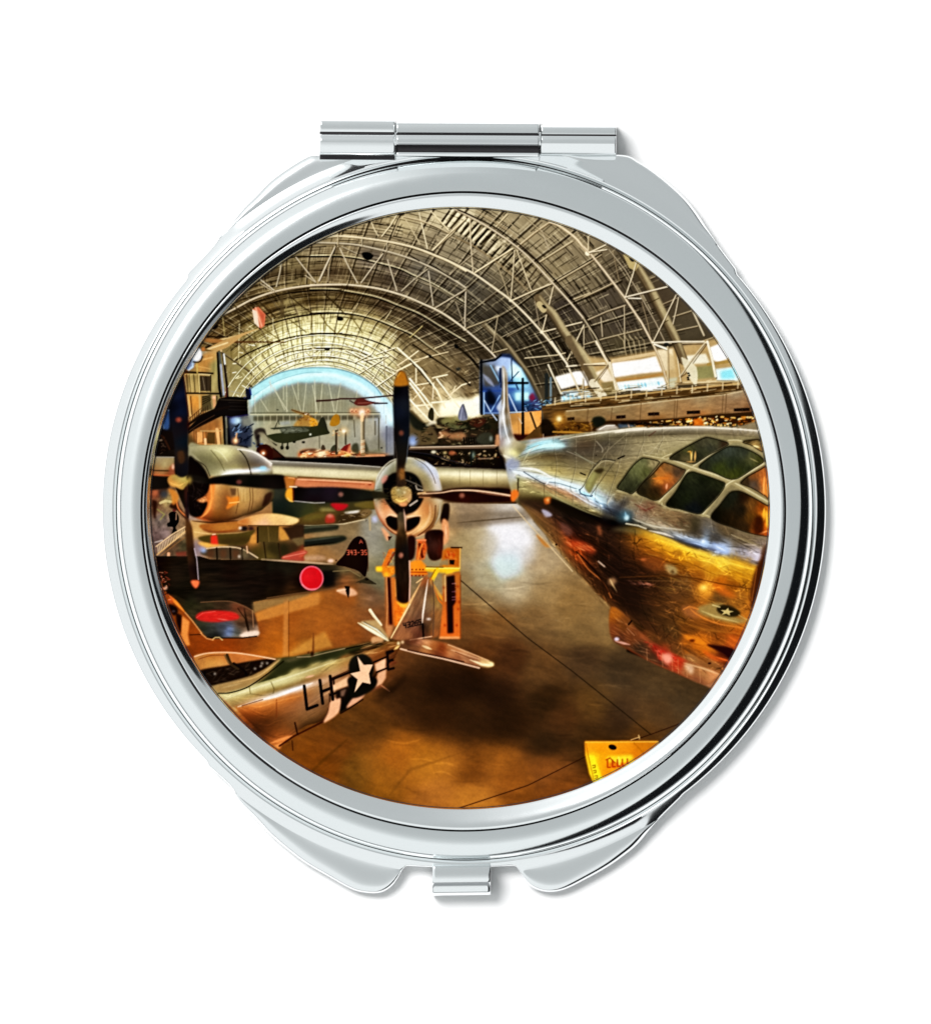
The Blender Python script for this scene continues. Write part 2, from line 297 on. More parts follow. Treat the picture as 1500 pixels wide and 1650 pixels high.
# ---------------- near trusses, read off bay by bay ----------------
def bar(P, w, c='c8b48c', a=.95, sh=1, curve=False):
    w = w*.76
    if sh: line([(x+5, y+9) for x, y in P], w*.8, '2a1e10', .55*a, curve=curve)
    line(P, w, c, a, curve=curve); line([(x-1, y-3) for x, y in P], w*.4, 'f0e0bc', .6*a, curve=curve)
line([(200,310),(380,400),(560,520),(740,670),(900,830)], 2.6, '8e7c5c', .9)
line([(0,570),(130,680),(300,810),(480,960)], 2.6, '8a8068', .8); line([(0,790),(180,900),(350,1000)], 2, '7a7058', .8)
for P, w, c in (([(0,420),(150,290),(300,130)],2.6,'e2cda0'), ([(340,110),(345,330),(370,650)],2.5,'c4b08a'), ([(390,650),(750,420)],3.2,'e0c998'), ([(770,440),(755,680),(735,900)],2.6,'bba882'), ([(795,440),(850,600),(930,820)],2.4,'c0ac84'),
  ([(750,920),(950,830),(1130,760)],2.8,'d2bc90'), ([(1145,790),(1100,980),(1040,1220)],2.6,'c2ae88'), ([(1045,1225),(1420,1132)],2.6,'d4c097'), ([(1440,1160),(1360,1330),(1280,1500)],2.4,'cdb98f'), ([(1440,1160),(1440,1420)],2,'b3a17c'),
  ([(1020,210),(1060,320),(1105,430)],2.4,'9c8c70'), ([(600,570),(660,720),(720,900)],2,'94835f'), ([(300,830),(292,1180)],2.6,'b3a48a'), ([(0,1000),(290,825)],2.4,'a8987c'), ([(310,1190),(620,1070)],2.4,'94835f'),
  ([(610,1070),(580,1250),(550,1420)],2,'8e7e5e'), ([(550,1430),(700,1390)],2.4,'9a8862'), ([(0,110),(140,250)],2.6,'dcc798'), ([(580,220),(700,90)],2.4,'c6b284'), ([(800,400),(960,270),(1110,165)],4,'a48e68'), ([(1490,300),(1480,430)],2.2,'d8c29a'),
  ([(1010,550),(1330,350)],3.4,'a3906a'), ([(1190,730),(1500,550)],3.4,'a18e6a'), ([(1330,915),(1500,850)],3,'98855f'), ([(850,100),(1000,230),(1110,320)],1.8,'9c8a66'), ([(700,130),(800,260)],1.8,'a08e6a'), ([(960,890),(990,1050),(1010,1170)],2.2,'6e5f48'),
  ([(870,1480),(1180,1450),(1260,1430)],2.4,'b8a67e'), ([(0,1380),(110,1350)],2,'a8966c'), ([(700,1270),(900,1160)],2,'6a5c44'), ([(480,920),(600,830)],2,'5c5140'), ([(140,680),(220,600),(400,450)],2,'8e8066')):
    bar(P, w, c)
bar([(190,40),(340,115),(560,240),(800,410),(960,560),(1130,745),(1290,920),(1440,1100),(1500,1200)], 4.2, 'a8967a', curve=True)
line([(225,45),(360,105),(580,215),(820,385),(980,530),(1155,720),(1320,900),(1500,1130)], 2.4, '20160c', .9, curve=True)
line([(400,60),(560,150),(700,240),(830,350)], 2.6, '9a8868', .8)
bar([(1110,165),(1200,200),(1350,310),(1420,390),(1480,465)], 5, 'cdb48c', curve=True)
bar([(-1050,-20),(-850,-18),(-560,25),(-300,70),(0,490),(0,490)][4:]+[(180,565),(380,665),(600,820),(740,925),(900,1080),(1040,1235),(1130,1345),(1250,1500)], 4.4, 'c9b793', curve=True)
bar([(0,1010),(140,1085),(290,1200),(420,1310),(550,1430),(610,1500)], 3.6, 'b8a88e', curve=True)
ell(735,925,16,14,'e0d0a8'); ell(1035,1232,16,14,'e0d0a8'); ell(1480,470,26,22,'f0dcb4'); ell(290,1205,12,12,'cbbba0'); ell(140,245,12,10,'1a1008'); ell(1098,1015,14,12,'120c08'); ell(170,55,24,10,'f0e6c0',.6)
duct([(1000,900),(1060,980),(1140,1060),(1240,1220),(1330,1340),(1420,1430),(1500,1540)], 14, .95)
line([(1010,960),(1050,1010)],10,'c4b07e',.8); ell(1060,985,26,14,'1a120a',.9,0,40)
T(500, 330, 6)
bar([(110,320),(250,300),(480,315),(760,355),(1000,410),(1200,485),(1350,550),(1500,635)], 4.6, 'd2bd92', curve=True)
bar([(0,362),(250,368),(450,385),(640,425),(800,465),(1000,530),(1200,620),(1380,720),(1500,800)], 4, '9c9078', curve=True)
bar([(0,772),(240,768),(420,775),(640,805),(800,845),(950,895),(1100,960),(1250,1030),(1400,1130),(1500,1205)], 4, 'b9a888', curve=True)
for P, w, c in (([(240,400),(150,580),(80,730)],2.4,'aea084'), ([(285,420),(360,580),(455,755)],2.4,'b2a488'), ([(700,470),(600,600),(490,750)],2.6,'a89a80'), ([(745,530),(790,680),(835,830)],2.4,'a89a80'), ([(1130,620),(1000,720),(880,830)],2.6,'8e836c'), ([(1140,640),(1165,820),(1185,970)],2.4,'a69a82'), ([(1210,990),(1500,815)],2.6,'9c8e74'),
  ([(1050,75),(1085,230),(1130,420)],2.6,'dccaa0'), ([(1180,435),(1350,265),(1500,130)],2.8,'dcc697'), ([(1165,60),(1340,250)],2.6,'e2ce9e'), ([(835,95),(770,200),(690,300)],2.6,'d8c598'), ([(900,110),(980,240),(1060,380)],2.2,'b8a67e'), ([(590,170),(620,240),(655,300)],2.2,'d0bd90'), ([(860,130),(790,300)],2,'b5a27a'), ([(900,110),(1050,145),(1200,200),(1330,265)],3,'b39f78'),
  ([(265,290),(265,400)],2,'c8b488'), ([(500,320),(495,400)],2,'a89a7c'), ([(740,360),(735,440)],2,'a89a7c'), ([(1330,1420),(1000,1500)],2.2,'c4ae80'), ([(300,400),(450,470)],1.8,'8e836c'), ([(170,620),(180,720)],1.6,'8a7c60'), ([(-50,680),(50,750)],2,'a4967a'), ([(1500,850),(1490,1130)],2.4,'a89a82'), ([(1400,930),(1480,1150)],1.6,'8a7c62'),
  ([(720,1110),(780,1020)],1.6,'c0b080'), ([(960,1280),(1080,1170)],2,'a8954e'), ([(1200,1390),(1320,1330)],2,'b8a67a'), ([(420,1030),(460,950)],1.4,'b5a578')):
    bar(P, w, c)
for P, w, c in (([(360,770),(300,850),(220,940)],1.6,'2c200f'), ([(130,850),(230,950),(340,1060)],2,'33260f'), ([(480,880),(400,1000)],1.8,'33260f'), ([(100,1060),(160,1160),(250,1240)],2,'6a5a2c'), ([(380,1080),(300,1200),(260,1240)],2,'7a6a38'), ([(380,1060),(500,1230)],2,'6a5a2c'), ([(1150,570),(1400,720)],2,'2c2418'), ([(1000,700),(1150,760),(1380,880)],2,'8a7f66'), ([(950,480),(1050,540)],2,'241a10')):
    line(P, w, c, .8)
spoly([(500,470),(540,455),(590,470),(610,500),(570,535),(520,520)], '0d0805', .98); ell(290,1102,32,20,'0c0a05'); ell(165,1396,26,15,'15120a'); ell(1410,1375,22,14,'0c0805',.95,0,40); ell(1160,1465,22,12,'0c0805',.95,0,35); ell(880,92,34,10,'2a200f',.8)
T(300, 330, 6)
bar([(250,1130),(330,1075),(480,995),(620,920),(760,865),(900,825),(1060,795),(1250,775),(1500,768)], 4, 'b5a182', curve=True)
for P, w, c in (([(925,540),(905,650),(870,790)],2.6,'9e9278'), ([(1060,505),(1150,620),(1250,745)],2.6,'a89a80'), ([(1430,420),(1360,570),(1285,735)],2.6,'ac9e84'), ([(690,700),(850,825)],2.6,'b3a68c'), ([(720,760),(830,830)],2,'9c8e74'), ([(570,800),(590,890)],1.8,'6e6046'), ([(330,1070),(480,890)],2,'8c7c60'), ([(1460,330),(1460,380)],2,'c8b488'), ([(1380,600),(1370,740)],1.6,'8e8066')):
    bar(P, w, c)
for P, w, c in (([(1000,880),(1120,980),(1240,1060)],2.2,'3a2c14'), ([(700,930),(860,1080)],2.4,'3a2c14'), ([(480,980),(540,1170)],2,'3a2c14'), ([(300,1130),(420,1200),(530,1230)],2,'3a2c14'), ([(1340,870),(1500,1000)],2,'3a2c14'), ([(920,880),(930,1060)],6,'55462a'), ([(980,900),(960,1020)],2,'8c7c50'),
   ([(740,1190),(900,1300)],1.8,'6a5a2c'), ([(1000,1110),(1160,1230)],1.8,'5e5028'), ([(1220,1060),(1200,1200)],1.4,'7a6a38'), ([(350,1050),(370,1260)],1.6,'a8985e')):
    line(P, w, c, .75)
ell(285,1185,30,14,'120c06',.95,0,-30); ell(1480,1098,24,18,'0c0a05')
# hanging red and white kite and long wing
poly([(640,1010),(700,985),(770,1060),(760,1170),(715,1200),(660,1130)], 'c86a4a'); poly([(640,1010),(690,1030),(700,1120),(710,1190),(660,1140)], 'dccab0',.9); line([(670,990),(730,1170)],2.4,'e8a080',.8); poly([(700,1010),(760,1060),(750,1150)], 'b8553a',.8)
line([(700,1195),(560,1250),(420,1280),(300,1310)], (1.5,3.4), 'c8a870',.95); line([(140,1300),(350,1322),(960,1325)], (5,1.6), '5e3a1c'); poly([(130,1285),(330,1300),(420,1330),(250,1335),(120,1310)], '9a6a38'); poly([(700,1192),(560,1260),(400,1380),(240,1440),(150,1465),(180,1400),(320,1330),(520,1250)], 'b89058',.95); line([(400,1330),(190,1400)],2.5,'e0c490',.8); ell(712,1195,9,7,'1a1008'); line([(160,1270),(400,1275)],2,'241404',.9)
T(940, 380, 6)
# right side: long chords, duct, windows
for P, w, c in (([(0,590),(130,530),(270,460)],3,'8a7858'), ([(0,290),(170,180)],2.6,'8a7858'), ([(40,810),(220,730),(400,670)],3,'877558'), ([(0,1050),(200,990),(560,900)],3,'7c6c4c'), ([(640,410),(720,380)],2,'887656'), ([(760,660),(900,600)],2,'7c6a4e'), ([(860,780),(1080,710)],2.4,'8a7856'), ([(890,915),(1100,870)],2.4,'8e7c5a'), ([(1050,1050),(1250,980)],2,'a08e68')):
    bar(P, w, c)
spoly([(0,1190),(250,1180),(700,1105),(1200,1010),(1330,1000),(1500,1320),(1500,1420),(900,1440),(300,1500),(0,1500)], 'b89a68', .95, 2)
for P, w, c in (([(390,680),(395,1090)],2.2,'9a8a6a'), ([(165,790),(180,970)],2.2,'a39272'), ([(280,150),(340,430)],1.8,'6e5c40'), ([(240,130),(400,330),(560,600),(700,850),(790,1040)],3,'6e604a'), ([(1040,700),(1110,850),(1160,960)],4,'a39474'), ([(560,640),(620,850),(640,960)],1.8,'6e5c40')):
    bar(P, w, c)
for k in range(5): line([(390+k*55-60, 960+k*4), (440+k*50-60, 1010), (470+k*48-60, 1150)], 2, 'b3a17a', .6)
poly([(270,1230),(560,1195),(700,1165),(760,1310),(560,1330),(290,1370)], 'fff8f4',1,1); poly([(700,1105),(860,1090),(880,1290),(760,1310),(700,1165)], 'e4d0aa',.9,1); poly([(990,1160),(1180,1140),(1220,1230),(1050,1240),(980,1290)], 'ece6cc',.9,1); poly([(1220,1080),(1320,1040),(1390,1190),(1300,1220),(1240,1200)], 'fff8f4',1,1)
poly([(1050,1270),(1240,1250),(1270,1370),(1060,1390)], '8d8a5c',.9,1); poly([(280,1420),(770,1365),(800,1440),(780,1500),(320,1500)], 'eaf4f2',1,1); poly([(1270,1290),(1440,1270),(1500,1400),(1290,1400)], 'd8f2f0',1,1); poly([(1320,1310),(1440,1280),(1470,1380),(1330,1390)], '70d2e8',.8,2)
poly([(820,1380),(900,1370),(880,1460),(820,1470)], '9adcf0',.9,1); poly([(0,1360),(110,1330),(140,1440),(0,1460)],'f2ece2',.9,1)
for i in range(14): line([(330+i*32, 1440-i*3), (345+i*32, 1490-i*4)], 4, rd.choice(['78c8e4','5ab4d8','c8ecf2']), .7, soft=1)
line([(300,1400),(560,1370),(780,1330)], 4, 'b88c50',.9); line([(280,1205),(700,1130)], 5, 'd8bc90',.8); line([(1200,1240),(1440,1205)],5,'a88a4a',.9)
T(840, 550, 3.75)
poly([(200,215),(330,180),(380,180),(400,260),(330,265),(240,290)],'fff8ec',1,1); poly([(240,300),(400,290),(440,330),(340,350),(240,365)],'d0ecf2',.95,1); poly([(440,190),(520,160),(560,240),(500,250)],'f2e0c4',.9,1); line([(240,300),(400,270)],2.4,'a88850',.9); poly([(480,250),(560,240),(580,320),(500,330)],'8a7a52',.9,1); poly([(880,60),(930,100),(940,280),(890,290)],'c4a878',.7,1)
for x in range(250, 440, 14): line([(x, 345-rd.random()*30), (x+8, 355)], 2.4, rd.choice(['58b8e0','90d8f0','386088']), .6)
# posts of the window band
for P, w, c in (([(180,0),(270,130),(370,350)],4,'dcccaa'), ([(450,0),(520,130),(590,310)],5,'d8c4a0'), ([(790,0),(850,160),(890,290)],5,'a88c60'), ([(1120,0),(1150,110),(1170,210)],5,'ece4c8'), ([(270,150),(500,130)],3,'e4d4b0'), ([(300,80),(330,0)],2.4,'c8b690'), ([(790,10),(1110,5)],3.4,'dccaa4'), ([(160,140),(240,320)],3.4,'cfc2a0'),
    ([(1110,10),(980,190),(950,210)],2.4,'c0b090'), ([(520,140),(440,250)],2.2,'b8a888'), ([(880,30),(880,280)],2.4,'c4b088'), ([(930,30),(960,240)],2.2,'dcc8a0'), ([(800,15),(870,40)],3,'f4ecd4'), ([(370,220),(370,340)],2.4,'b8a888')):
    bar(P, w, c)
duct([(290,-10),(340,70),(390,150),(430,230),(455,330)], 15, .95); line([(430,250),(490,330)],13,'e0d4b4',.9); T(940,380,6); duct([(450,210),(530,330),(620,480),(690,620),(770,780),(850,930),(900,1040),(960,1200)], 15, .95); poly([(380,180),(470,170),(540,280),(500,340),(440,310)],'b09c68',.95); ell(465,225,30,18,'0e0a06',.95,0,50); line([(950,1180),(1040,1290),(1080,1440)],17,'dcd2b0',.9,soft=1)
for k in range(4): ell(1012+rd.uniform(-6,14),1330+k*20,12,9,'0c0c0a')
for k in range(3): line([(655+k*88, 635+k*215),(725+k*88, 600+k*215)],1.2,'3c3018',.9)
for P, w, c in (([(0,105),(60,165),(200,340),(390,590),(560,840),(660,1030),(740,1200),(820,1460)],4.6,'b8a180'), ([(50,160),(230,75)],2.4,'e0ccA4'), ([(60,155),(220,130)],2.2,'e6d2ac'), ([(400,590),(470,380),(510,240)],2.4,'d2c09c'), ([(400,590),(850,478)],3,'cfbfa2'), ([(430,600),(550,603)],2.4,'ece0c4'), ([(670,1020),(780,800),(900,550)],2.4,'c4b290'), ([(920,560),(890,720),(860,850)],2.2,'b8a686'), ([(660,1030),(920,1020),(1160,1020)],3,'e0d2b4'), ([(680,1045),(800,1095)],3.2,'f0e8d0'), ([(1170,1030),(1050,1180),(940,1340)],2.2,'c2b08c'), ([(0,800),(100,950),(250,1200)],4,'7c6e52'), ([(0,1240),(230,1240)],2.4,'ccb58c'), ([(230,1240),(100,1400)],2,'a8946e'), ([(810,1080),(815,1440)],2.4,'b59c70'),([(40,0),(45,130)],2.2,'c8b48c'),([(250,1220),(310,1480)],4.4,'e0d0ae')):
    bar(P, w, c.lower())
line([(10,790),(120,960),(250,1210)],1.8,'1c140a',.8); ell(800,1050,26,18,'20282a',.8)
T(); poly([(236,690),(420,690),(860,690),(860,860),(236,860)],'1c140e',1)
# ---------------- far end of the hall ----------------
T(390, 550, 6)
END = sm([(70,480),(160,410),(300,330),(450,280),(600,258),(765,250),(900,262),(1050,300),(1180,360),(1290,440),(1360,520),(1450,600)],6)+[(1470,800),(1470,1150),(60,1150),(60,600)]
mk = mask(END, 1)
field(mk, [(100,470,'a8ccd8'),(220,400,'8ed0dc'),(400,310,'a0dce8'),(600,275,'a4e0ee'),(765,270,'a6e0ec'),(900,280,'a4dcec'),(1050,320,'a2d4ec'),(1180,380,'b0d4f4'),(1300,450,'a8c4f0'),
 (160,480,'9cdcdc'),(300,410,'a4e4e8'),(450,350,'acecf0'),(600,330,'a4e8ee'),(765,340,'b4eef0'),(900,350,'a8e6f4'),(1050,400,'b8eafa'),(1160,460,'c6ecff'),(1280,540,'d0e8ff'),(1380,600,'c0dcfa'),
 (250,480,'98a896'),(400,440,'8c9484'),(550,430,'8a9080'),(765,430,'8a8e7e'),(950,450,'8c9490'),(1070,500,'a0b0b0'),(150,600,'8c9880'),(300,600,'848468'),(500,600,'807c60'),(765,600,'847c60'),(950,600,'8c8268'),(1100,560,'948c78'),(1250,640,'98907c'),
 (300,680,'908c6c'),(700,680,'8c8464'),(1100,680,'988c6c'),(300,850,'a0997a'),(600,950,'98907a'),(900,850,'9c9478'),(1230,850,'a29c88'),(1400,760,'b4c4d0'),(1420,900,'7c7c88'),(1300,1000,'84806e'),(700,1050,'9c957c'),(300,1050,'8c8468')], 3.6)
tex(mk, .05, 8, 40, 0, 3)
poly(sm([(75,480),(160,412),(300,332),(450,284),(600,261),(765,254),(900,264),(1050,302),(1180,362),(1290,442),(1380,530),(1440,600)],5)+[(1460,640),(1460,840),(1400,780),(1300,640)]+sm([(1290,620),(1180,510),(1080,440),(950,400),(765,385),(600,385),(450,410),(300,470),(180,540),(90,640)],5),'a8e6ee',.8,2)
line([(100,560),(200,480),(320,410),(450,360),(600,330),(765,318),(900,330),(1050,375),(1160,430),(1280,530),(1380,640),(1440,760)],7,'dcfafc',.85,soft=4,curve=True)
poly(sm([(100,650),(190,560),(310,490),(460,430),(600,405),(765,402),(940,420),(1070,465),(1160,530),(1240,620),(1330,690)],5)+[(1330,700),(90,700)],'87856c',.72,2.5)
for x in range(140,1300,30): line([(x,470+abs(720-x)*.2),(x,690)],.8,'b0ac90' if x%60 else '6c6a54',.4)
line([(70,470),(160,405),(300,328),(450,280),(600,258),(765,252),(900,262),(1050,300),(1180,362),(1290,442),(1340,510)], 1.6, '3e6a84', .55, curve=True)
line([(110,520),(300,400),(450,340),(620,300),(765,298)], 1.2, '5c8ea0', .5, curve=True)
spoly([(180,470),(400,372),(620,330),(760,350),(740,372),(560,372),(400,420),(230,500)], 'c0f4f4', .55, 3); spoly([(780,345),(950,370),(1100,420),(1200,480),(1170,510),(1050,450),(900,400),(790,385)], 'd0f2fc', .7, 4); spoly([(1180,440),(1330,560),(1440,660),(1450,800),(1380,760),(1290,640)], 'd4ecff', .75, 4)
for a, b in (((260,390),(440,670)),((180,560),(250,670)),((480,410),(570,680)),((620,400),(590,680)),((680,420),(730,690)),((775,410),(750,690)),((835,400),(890,680)),((950,400),(905,690)),((430,400),(430,680)),((310,440),(410,660)),((1110,470),(1100,560)),((270,370),(280,480)),((400,430),(400,560)),((120,520),(130,700)),((700,370),(712,700)),((540,390),(545,560))):
    line([a, b], 1.3, 'd0ccaa', .65)
for x in range(110, 1400, 90): line([(x, 470+rd.random()*60), (x, 690)], .8, '6c6a54', .35)
line([(80,705),(1330,700)], 1.8, 'c8bf98', .8); line([(80,690),(1330,685)], 1.4, '4a4632', .7); poly([(110,722),(1080,716),(1080,760),(110,770)], '4a4432', .75, 1); poly([(1110,716),(1340,712),(1340,740),(1110,748)],'4a4232',.6,1)
for x in range(150, 1400, 62): line([(x, 716), (x, 790)], 1.6, 'b0a88a', .6)
line([(1320,740),(1320,1050)], 2, '4a4432',.8); line([(1285,770),(1285,900)],2,'544c3a',.7); line([(1080,760),(1090,920)],2,'544c3a',.6); line([(1395,820),(1395,1080)],2.5,'4c505c',.7); poly([(1400,820),(1460,820),(1460,1090),(1400,1090)],'6c707c',.6,2)
# yellow biplane and olive liaison aircraft
spoly([(480,660),(560,680),(640,705),(700,760),(740,780),(720,840),(620,840),(500,830),(540,760),(600,720),(520,690)], 'a87428', .75, 1); spoly([(660,740),(720,760),(730,810),(690,830),(660,800)], 'd8901c', .9); spoly([(870,740),(905,705),(940,720),(945,790),(900,820),(850,810)], 'a87416', .95); line([(480,660),(560,685),(640,708)], 2, '6a4620',.9); ell(620,702,14,8,'f8e4c8')
for k in range(30): rl(500,220,690,130, 1, rd.choice(['e8b050','4c3418','d0b890','782c18']), .5)
spoly([(730,830),(760,750),(790,735),(815,790),(830,850),(845,890),(760,895)], '2e3020', .97); spoly([(235,915),(300,895),(420,880),(520,870),(640,830),(760,820),(850,885),(760,910),(640,935),(520,965),(420,985),(330,975),(270,940)], '33381f', .98)
spoly([(280,838),(360,830),(500,820),(640,822),(640,840),(420,850),(300,850)], '3c4030', .9); spoly([(370,850),(480,830),(620,840),(640,870),(500,885),(400,890)], '5c6450', .8); line([(310,850),(350,760),(360,800)],1.4,'3a3a2c',.9); poly([(360,780),(460,770),(470,800),(380,815)],'8c9890',.7,1); ell(662,900,11,11,'c8ccb8',.9)
for k in range(24): rl(390,240,835,50, 1, rd.choice(['2a2e1c','8c9684','1c2014']), .5)
for x in (388,440): ell(x,1028,17,20,'1c1c14'); line([(x,980),(x,1020)],2.4,'2c2c1e')
for x, y in ((505,972),(595,975)): ell(x,y,16,12,'23241a')
line([(170,850),(130,880),(150,910)],2.5,'3a2e28',.9); spoly([(150,860),(205,845),(220,890),(300,985),(380,1050),(420,1120),(300,1060),(220,1000),(190,920)], '807862', .0)
line([(205,860),(270,960),(330,1000)], 2.5, '2c281c', .8); ell(180,870,40,24,'2e2622',.75,1); ell(345,662,12,8,'5a5a48')
spoly([(170,1130),(150,1010),(210,995),(280,1010),(340,1060),(420,1140)], '3e1c12', .97); line([(215,1000),(285,1015),(350,1070),(415,1135)],1.8,'1a0e0a'); ell(207,1080,22,22,'f0a070',.95,1); ell(207,1080,11,12,'fff0d0',1)
for i in range(12): rl(0,180,870,150, 2.4, rd.choice(['1c2838','0e1420','32486c','4c6c98','2a1a1c']), .8)
# glowing row of small aircraft on the floor far away
spoly([(540,1100),(560,1060),(640,1045),(800,1060),(1000,1060),(1080,1060),(1390,1090),(1390,1112),(1080,1118),(800,1125),(560,1125)], 'c06c34', .9, 2)
for k in range(120):
    x = rd.uniform(550, 1120); y = rd.uniform(1050, 1122); line([(x, y), (x+rd.uniform(10, 60), y+rd.uniform(-12, 8))], rd.uniform(1, 2.4), rd.choice(['ffd090','f0884c','742c14','fff0c0','b44c28','3c1c12','e89c58']), .8)
ell(765,1090,55,24,'fff6cc',.95,4); ell(1020,1100,30,18,'ffd060',.9,2); ell(590,1110,30,14,'f8c080',.8,2); ell(685,1065,34,16,'8c5c3c',.9,1); spoly([(560,1085),(600,1050),(700,1040),(720,1050),(640,1062)],'4c2c20',.9,1)
poly([(950,1050),(990,1010),(1050,985),(1045,1050),(1055,1080)],'7c1c18',.95); poly([(1040,990),(1056,1030),(1040,1095),(1010,1080)], 'e08858',.9,1); spoly([(860,1060),(870,1020),(905,1000),(940,1050)],'3c3c2a',.9); spoly([(1060,1060),(1070,1000),(1120,990),(1130,1090)],'3c3c28',.85,1); spoly([(1180,1080),(1170,980),(1190,960),(1230,1080)],'44402c',.9,1); spoly([(765,1045),(775,1005),(795,1005),(808,1045)],'463828',.9); poly([(1210,1060),(1340,1040),(1360,1085),(1220,1095)],'6c6a50',.8,2)
line([(1180,1105),(1370,1098)],2.6,'ff9c60',.9); line([(1160,1070),(1380,1085)],2,'6c5c48',.7); ell(1350,1030,9,7,'181410')
line([(915,860),(912,1080)],5,'3e3424',.9); line([(925,870),(925,1060)],2,'c8b898',.7); line([(1000,880),(1000,990)],3,'4a4434',.9); line([(745,900),(748,1030)],1.5,'4a4434',.7)
for k in range(14): rl(870,80,850,60, 1.3,rd.choice(['f0d8a8','8c4c28','e8a860']),.7)
ell(985,868,38,28,'ffc880',.8,4); ell(985,868,16,14,'fff8e0',.95,1)
# lamp mast with cluster, rotorcraft
line([(1165,740),(1165,1090)],6,'8a7c60',.95); line([(1152,740),(1152,1080)],2,'e0c8a0',.8); line([(1180,740),(1180,1080)],1.6,'4a3c28',.8); line([(1168,1090),(1168,1160)],7,'8e6c44',.95)
for k in range(9): line([(1150,960+k*14),(1182,952+k*14)],1.6,rd.choice(['d89868','5c4028','e8c8a0']),.7)
for x in (1065,1105,1160,1215): ell(x,678,22,32,'d8703c',.6,3); 
for x in (1062,1100,1218): ell(x,672,14,20,'f8b488',.9,1); ell(x+3,676,6,10,'5c2010',.7)
ell(1160,685,46,44,'ff9860',.7,5); ell(1160,690,26,30,'fff0e0',1,2); line([(1160,700),(1158,760)],5,'ffc890',.8)
line([(720,572),(900,562),(950,552),(1100,552),(1300,535),(1455,520)], 2.6, '4c3430', 1); line([(720,575),(850,568)],2.6,'4a3228'); line([(1040,570),(1100,605)],1.6,'3c2c28'); spoly([(1085,600),(1110,560),(1160,552),(1230,575),(1330,592),(1400,592),(1395,604),(1260,606),(1200,622),(1120,622)], '6a3028', .98); line([(1120,595),(1230,590),(1250,600)],1.5,'9c6454',.8); line([(1280,600),(1400,596)],2,'3c2c30')
# dark ledge under the far end
poly([(280,1135),(400,1120),(560,1128),(1390,1105),(1470,1100),(1470,1165),(1100,1195),(700,1170),(280,1162)], '170f0c', 1, 1); line([(1100,1112),(1380,1104)],1.4,'e8a070',.8); line([(420,1120),(560,1124)],1.4,'4c4030',.9)
# ---------------- left: service tower, stair and balcony ----------------
T(240, 550, 7.5)
poly([(200,0),(560,0),(600,60),(820,130),(930,650),(930,1260),(60,1300),(60,700)], '7a6034', 1)
mk = mask([(380,380),(600,120),(820,120),(860,660),(930,900),(930,1250),(480,1250),(420,400)])
field(mk, [(620,80,'8c9c94'),(700,200,'c08848'),(660,290,'b88444'),(800,300,'8c8450'),(500,420,'8a7c4c'),(560,550,'a08a54'),(790,500,'9a8c58'),(550,730,'d08838'),(520,900,'a8783c'),(800,800,'84744c'),(820,700,'8a7a4c'),(600,1150,'d88844'),(760,1000,'96602c'),(840,1130,'e09450'),(900,1150,'8a7848'),(620,1050,'8a5c2c'),(500,1200,'4c3c20'),(420,380,'8c4c20')], 4)
tex(mk, .08, 6, 30, 0, 9)
line([(600,230),(760,190)],3,'e0b070',.6); line([(560,290),(740,330)],2,'c89858',.8); line([(450,368),(770,384)],3,'201408',.95); line([(600,392),(740,400)],2,'c8b07c',.9); line([(450,622),(850,628)],2.6,'120a04',1); line([(430,395),(600,400)],1.6,'c0a868',.8)
for x in (430,455,490,500,540,590,600): line([(x,400),(x+18,610)],1.4,rd.choice(['2c2010','c8ac6c','4c3c1c']),.7)
poly([(610,415),(740,420),(742,600),(625,600)],'3e3224',.95); line([(650,430),(675,580)],1.2,'8c7c60',.8); line([(690,420),(700,600)],1,'241a10',.9); line([(600,400),(612,610)],2.2,'c8b070',.9); line([(570,100),(585,380)],2.4,'c0a458',.9); line([(745,410),(745,600)],2,'24180c',.9)
line([(470,660),(500,900)],3,'c8a060',.8); line([(505,660),(520,880)],1.5,'2c1c0c',.8); line([(610,650),(620,900)],2.6,'b89c64',.8); poly([(640,660),(740,650),(765,820),(640,850)],'4c4228',.9); 
for k in range(4): line([(645,760-k*30),(750,700-k*18)],1.3,'1c160c',.7)
poly([(770,655),(810,655),(810,800),(780,800)],'c88858',.85); ell(788,678,22,16,'f0b090',.8,1); line([(820,660),(830,820)],2,'2c2010',.9); line([(830,700),(960,700)],1.2,'7c6c44',.9)
poly([(560,60),(620,80),(650,200),(560,260),(530,330),(430,340),(440,300),(500,200),(530,100)],'7c8cb0',.95,1); line([(440,300),(480,340),(530,300),(525,180)],3,'b0d0e8',.9,soft=1); ell(575,155,62,78,'fbfdff',1,1); line([(535,245),(590,250),(630,225),(645,180)],2.4,'3c3018',.8,curve=True); line([(480,200),(470,320)],4,'6a7cb0',.8)
ell(660,95,18,24,'d07838',.9,1); line([(690,70),(740,50)],2.6,'1c1408',.9)
# pipes
line([(830,140),(838,300),(850,560),(870,660)],(3.4,4.4),'100c10',1); line([(850,130),(870,300),(890,560),(900,660)],3.2,'586058',.9); line([(868,280),(880,420),(905,640)],3,'98a0b8',.9); line([(900,150),(915,300),(940,520),(950,680)],3.6,'24181c',1); line([(905,150),(918,270)],2.4,'e8f0e4',.95); line([(940,560),(930,680)],2.4,'54201c',.9); ell(876,115,14,16,'c8a878',.9)
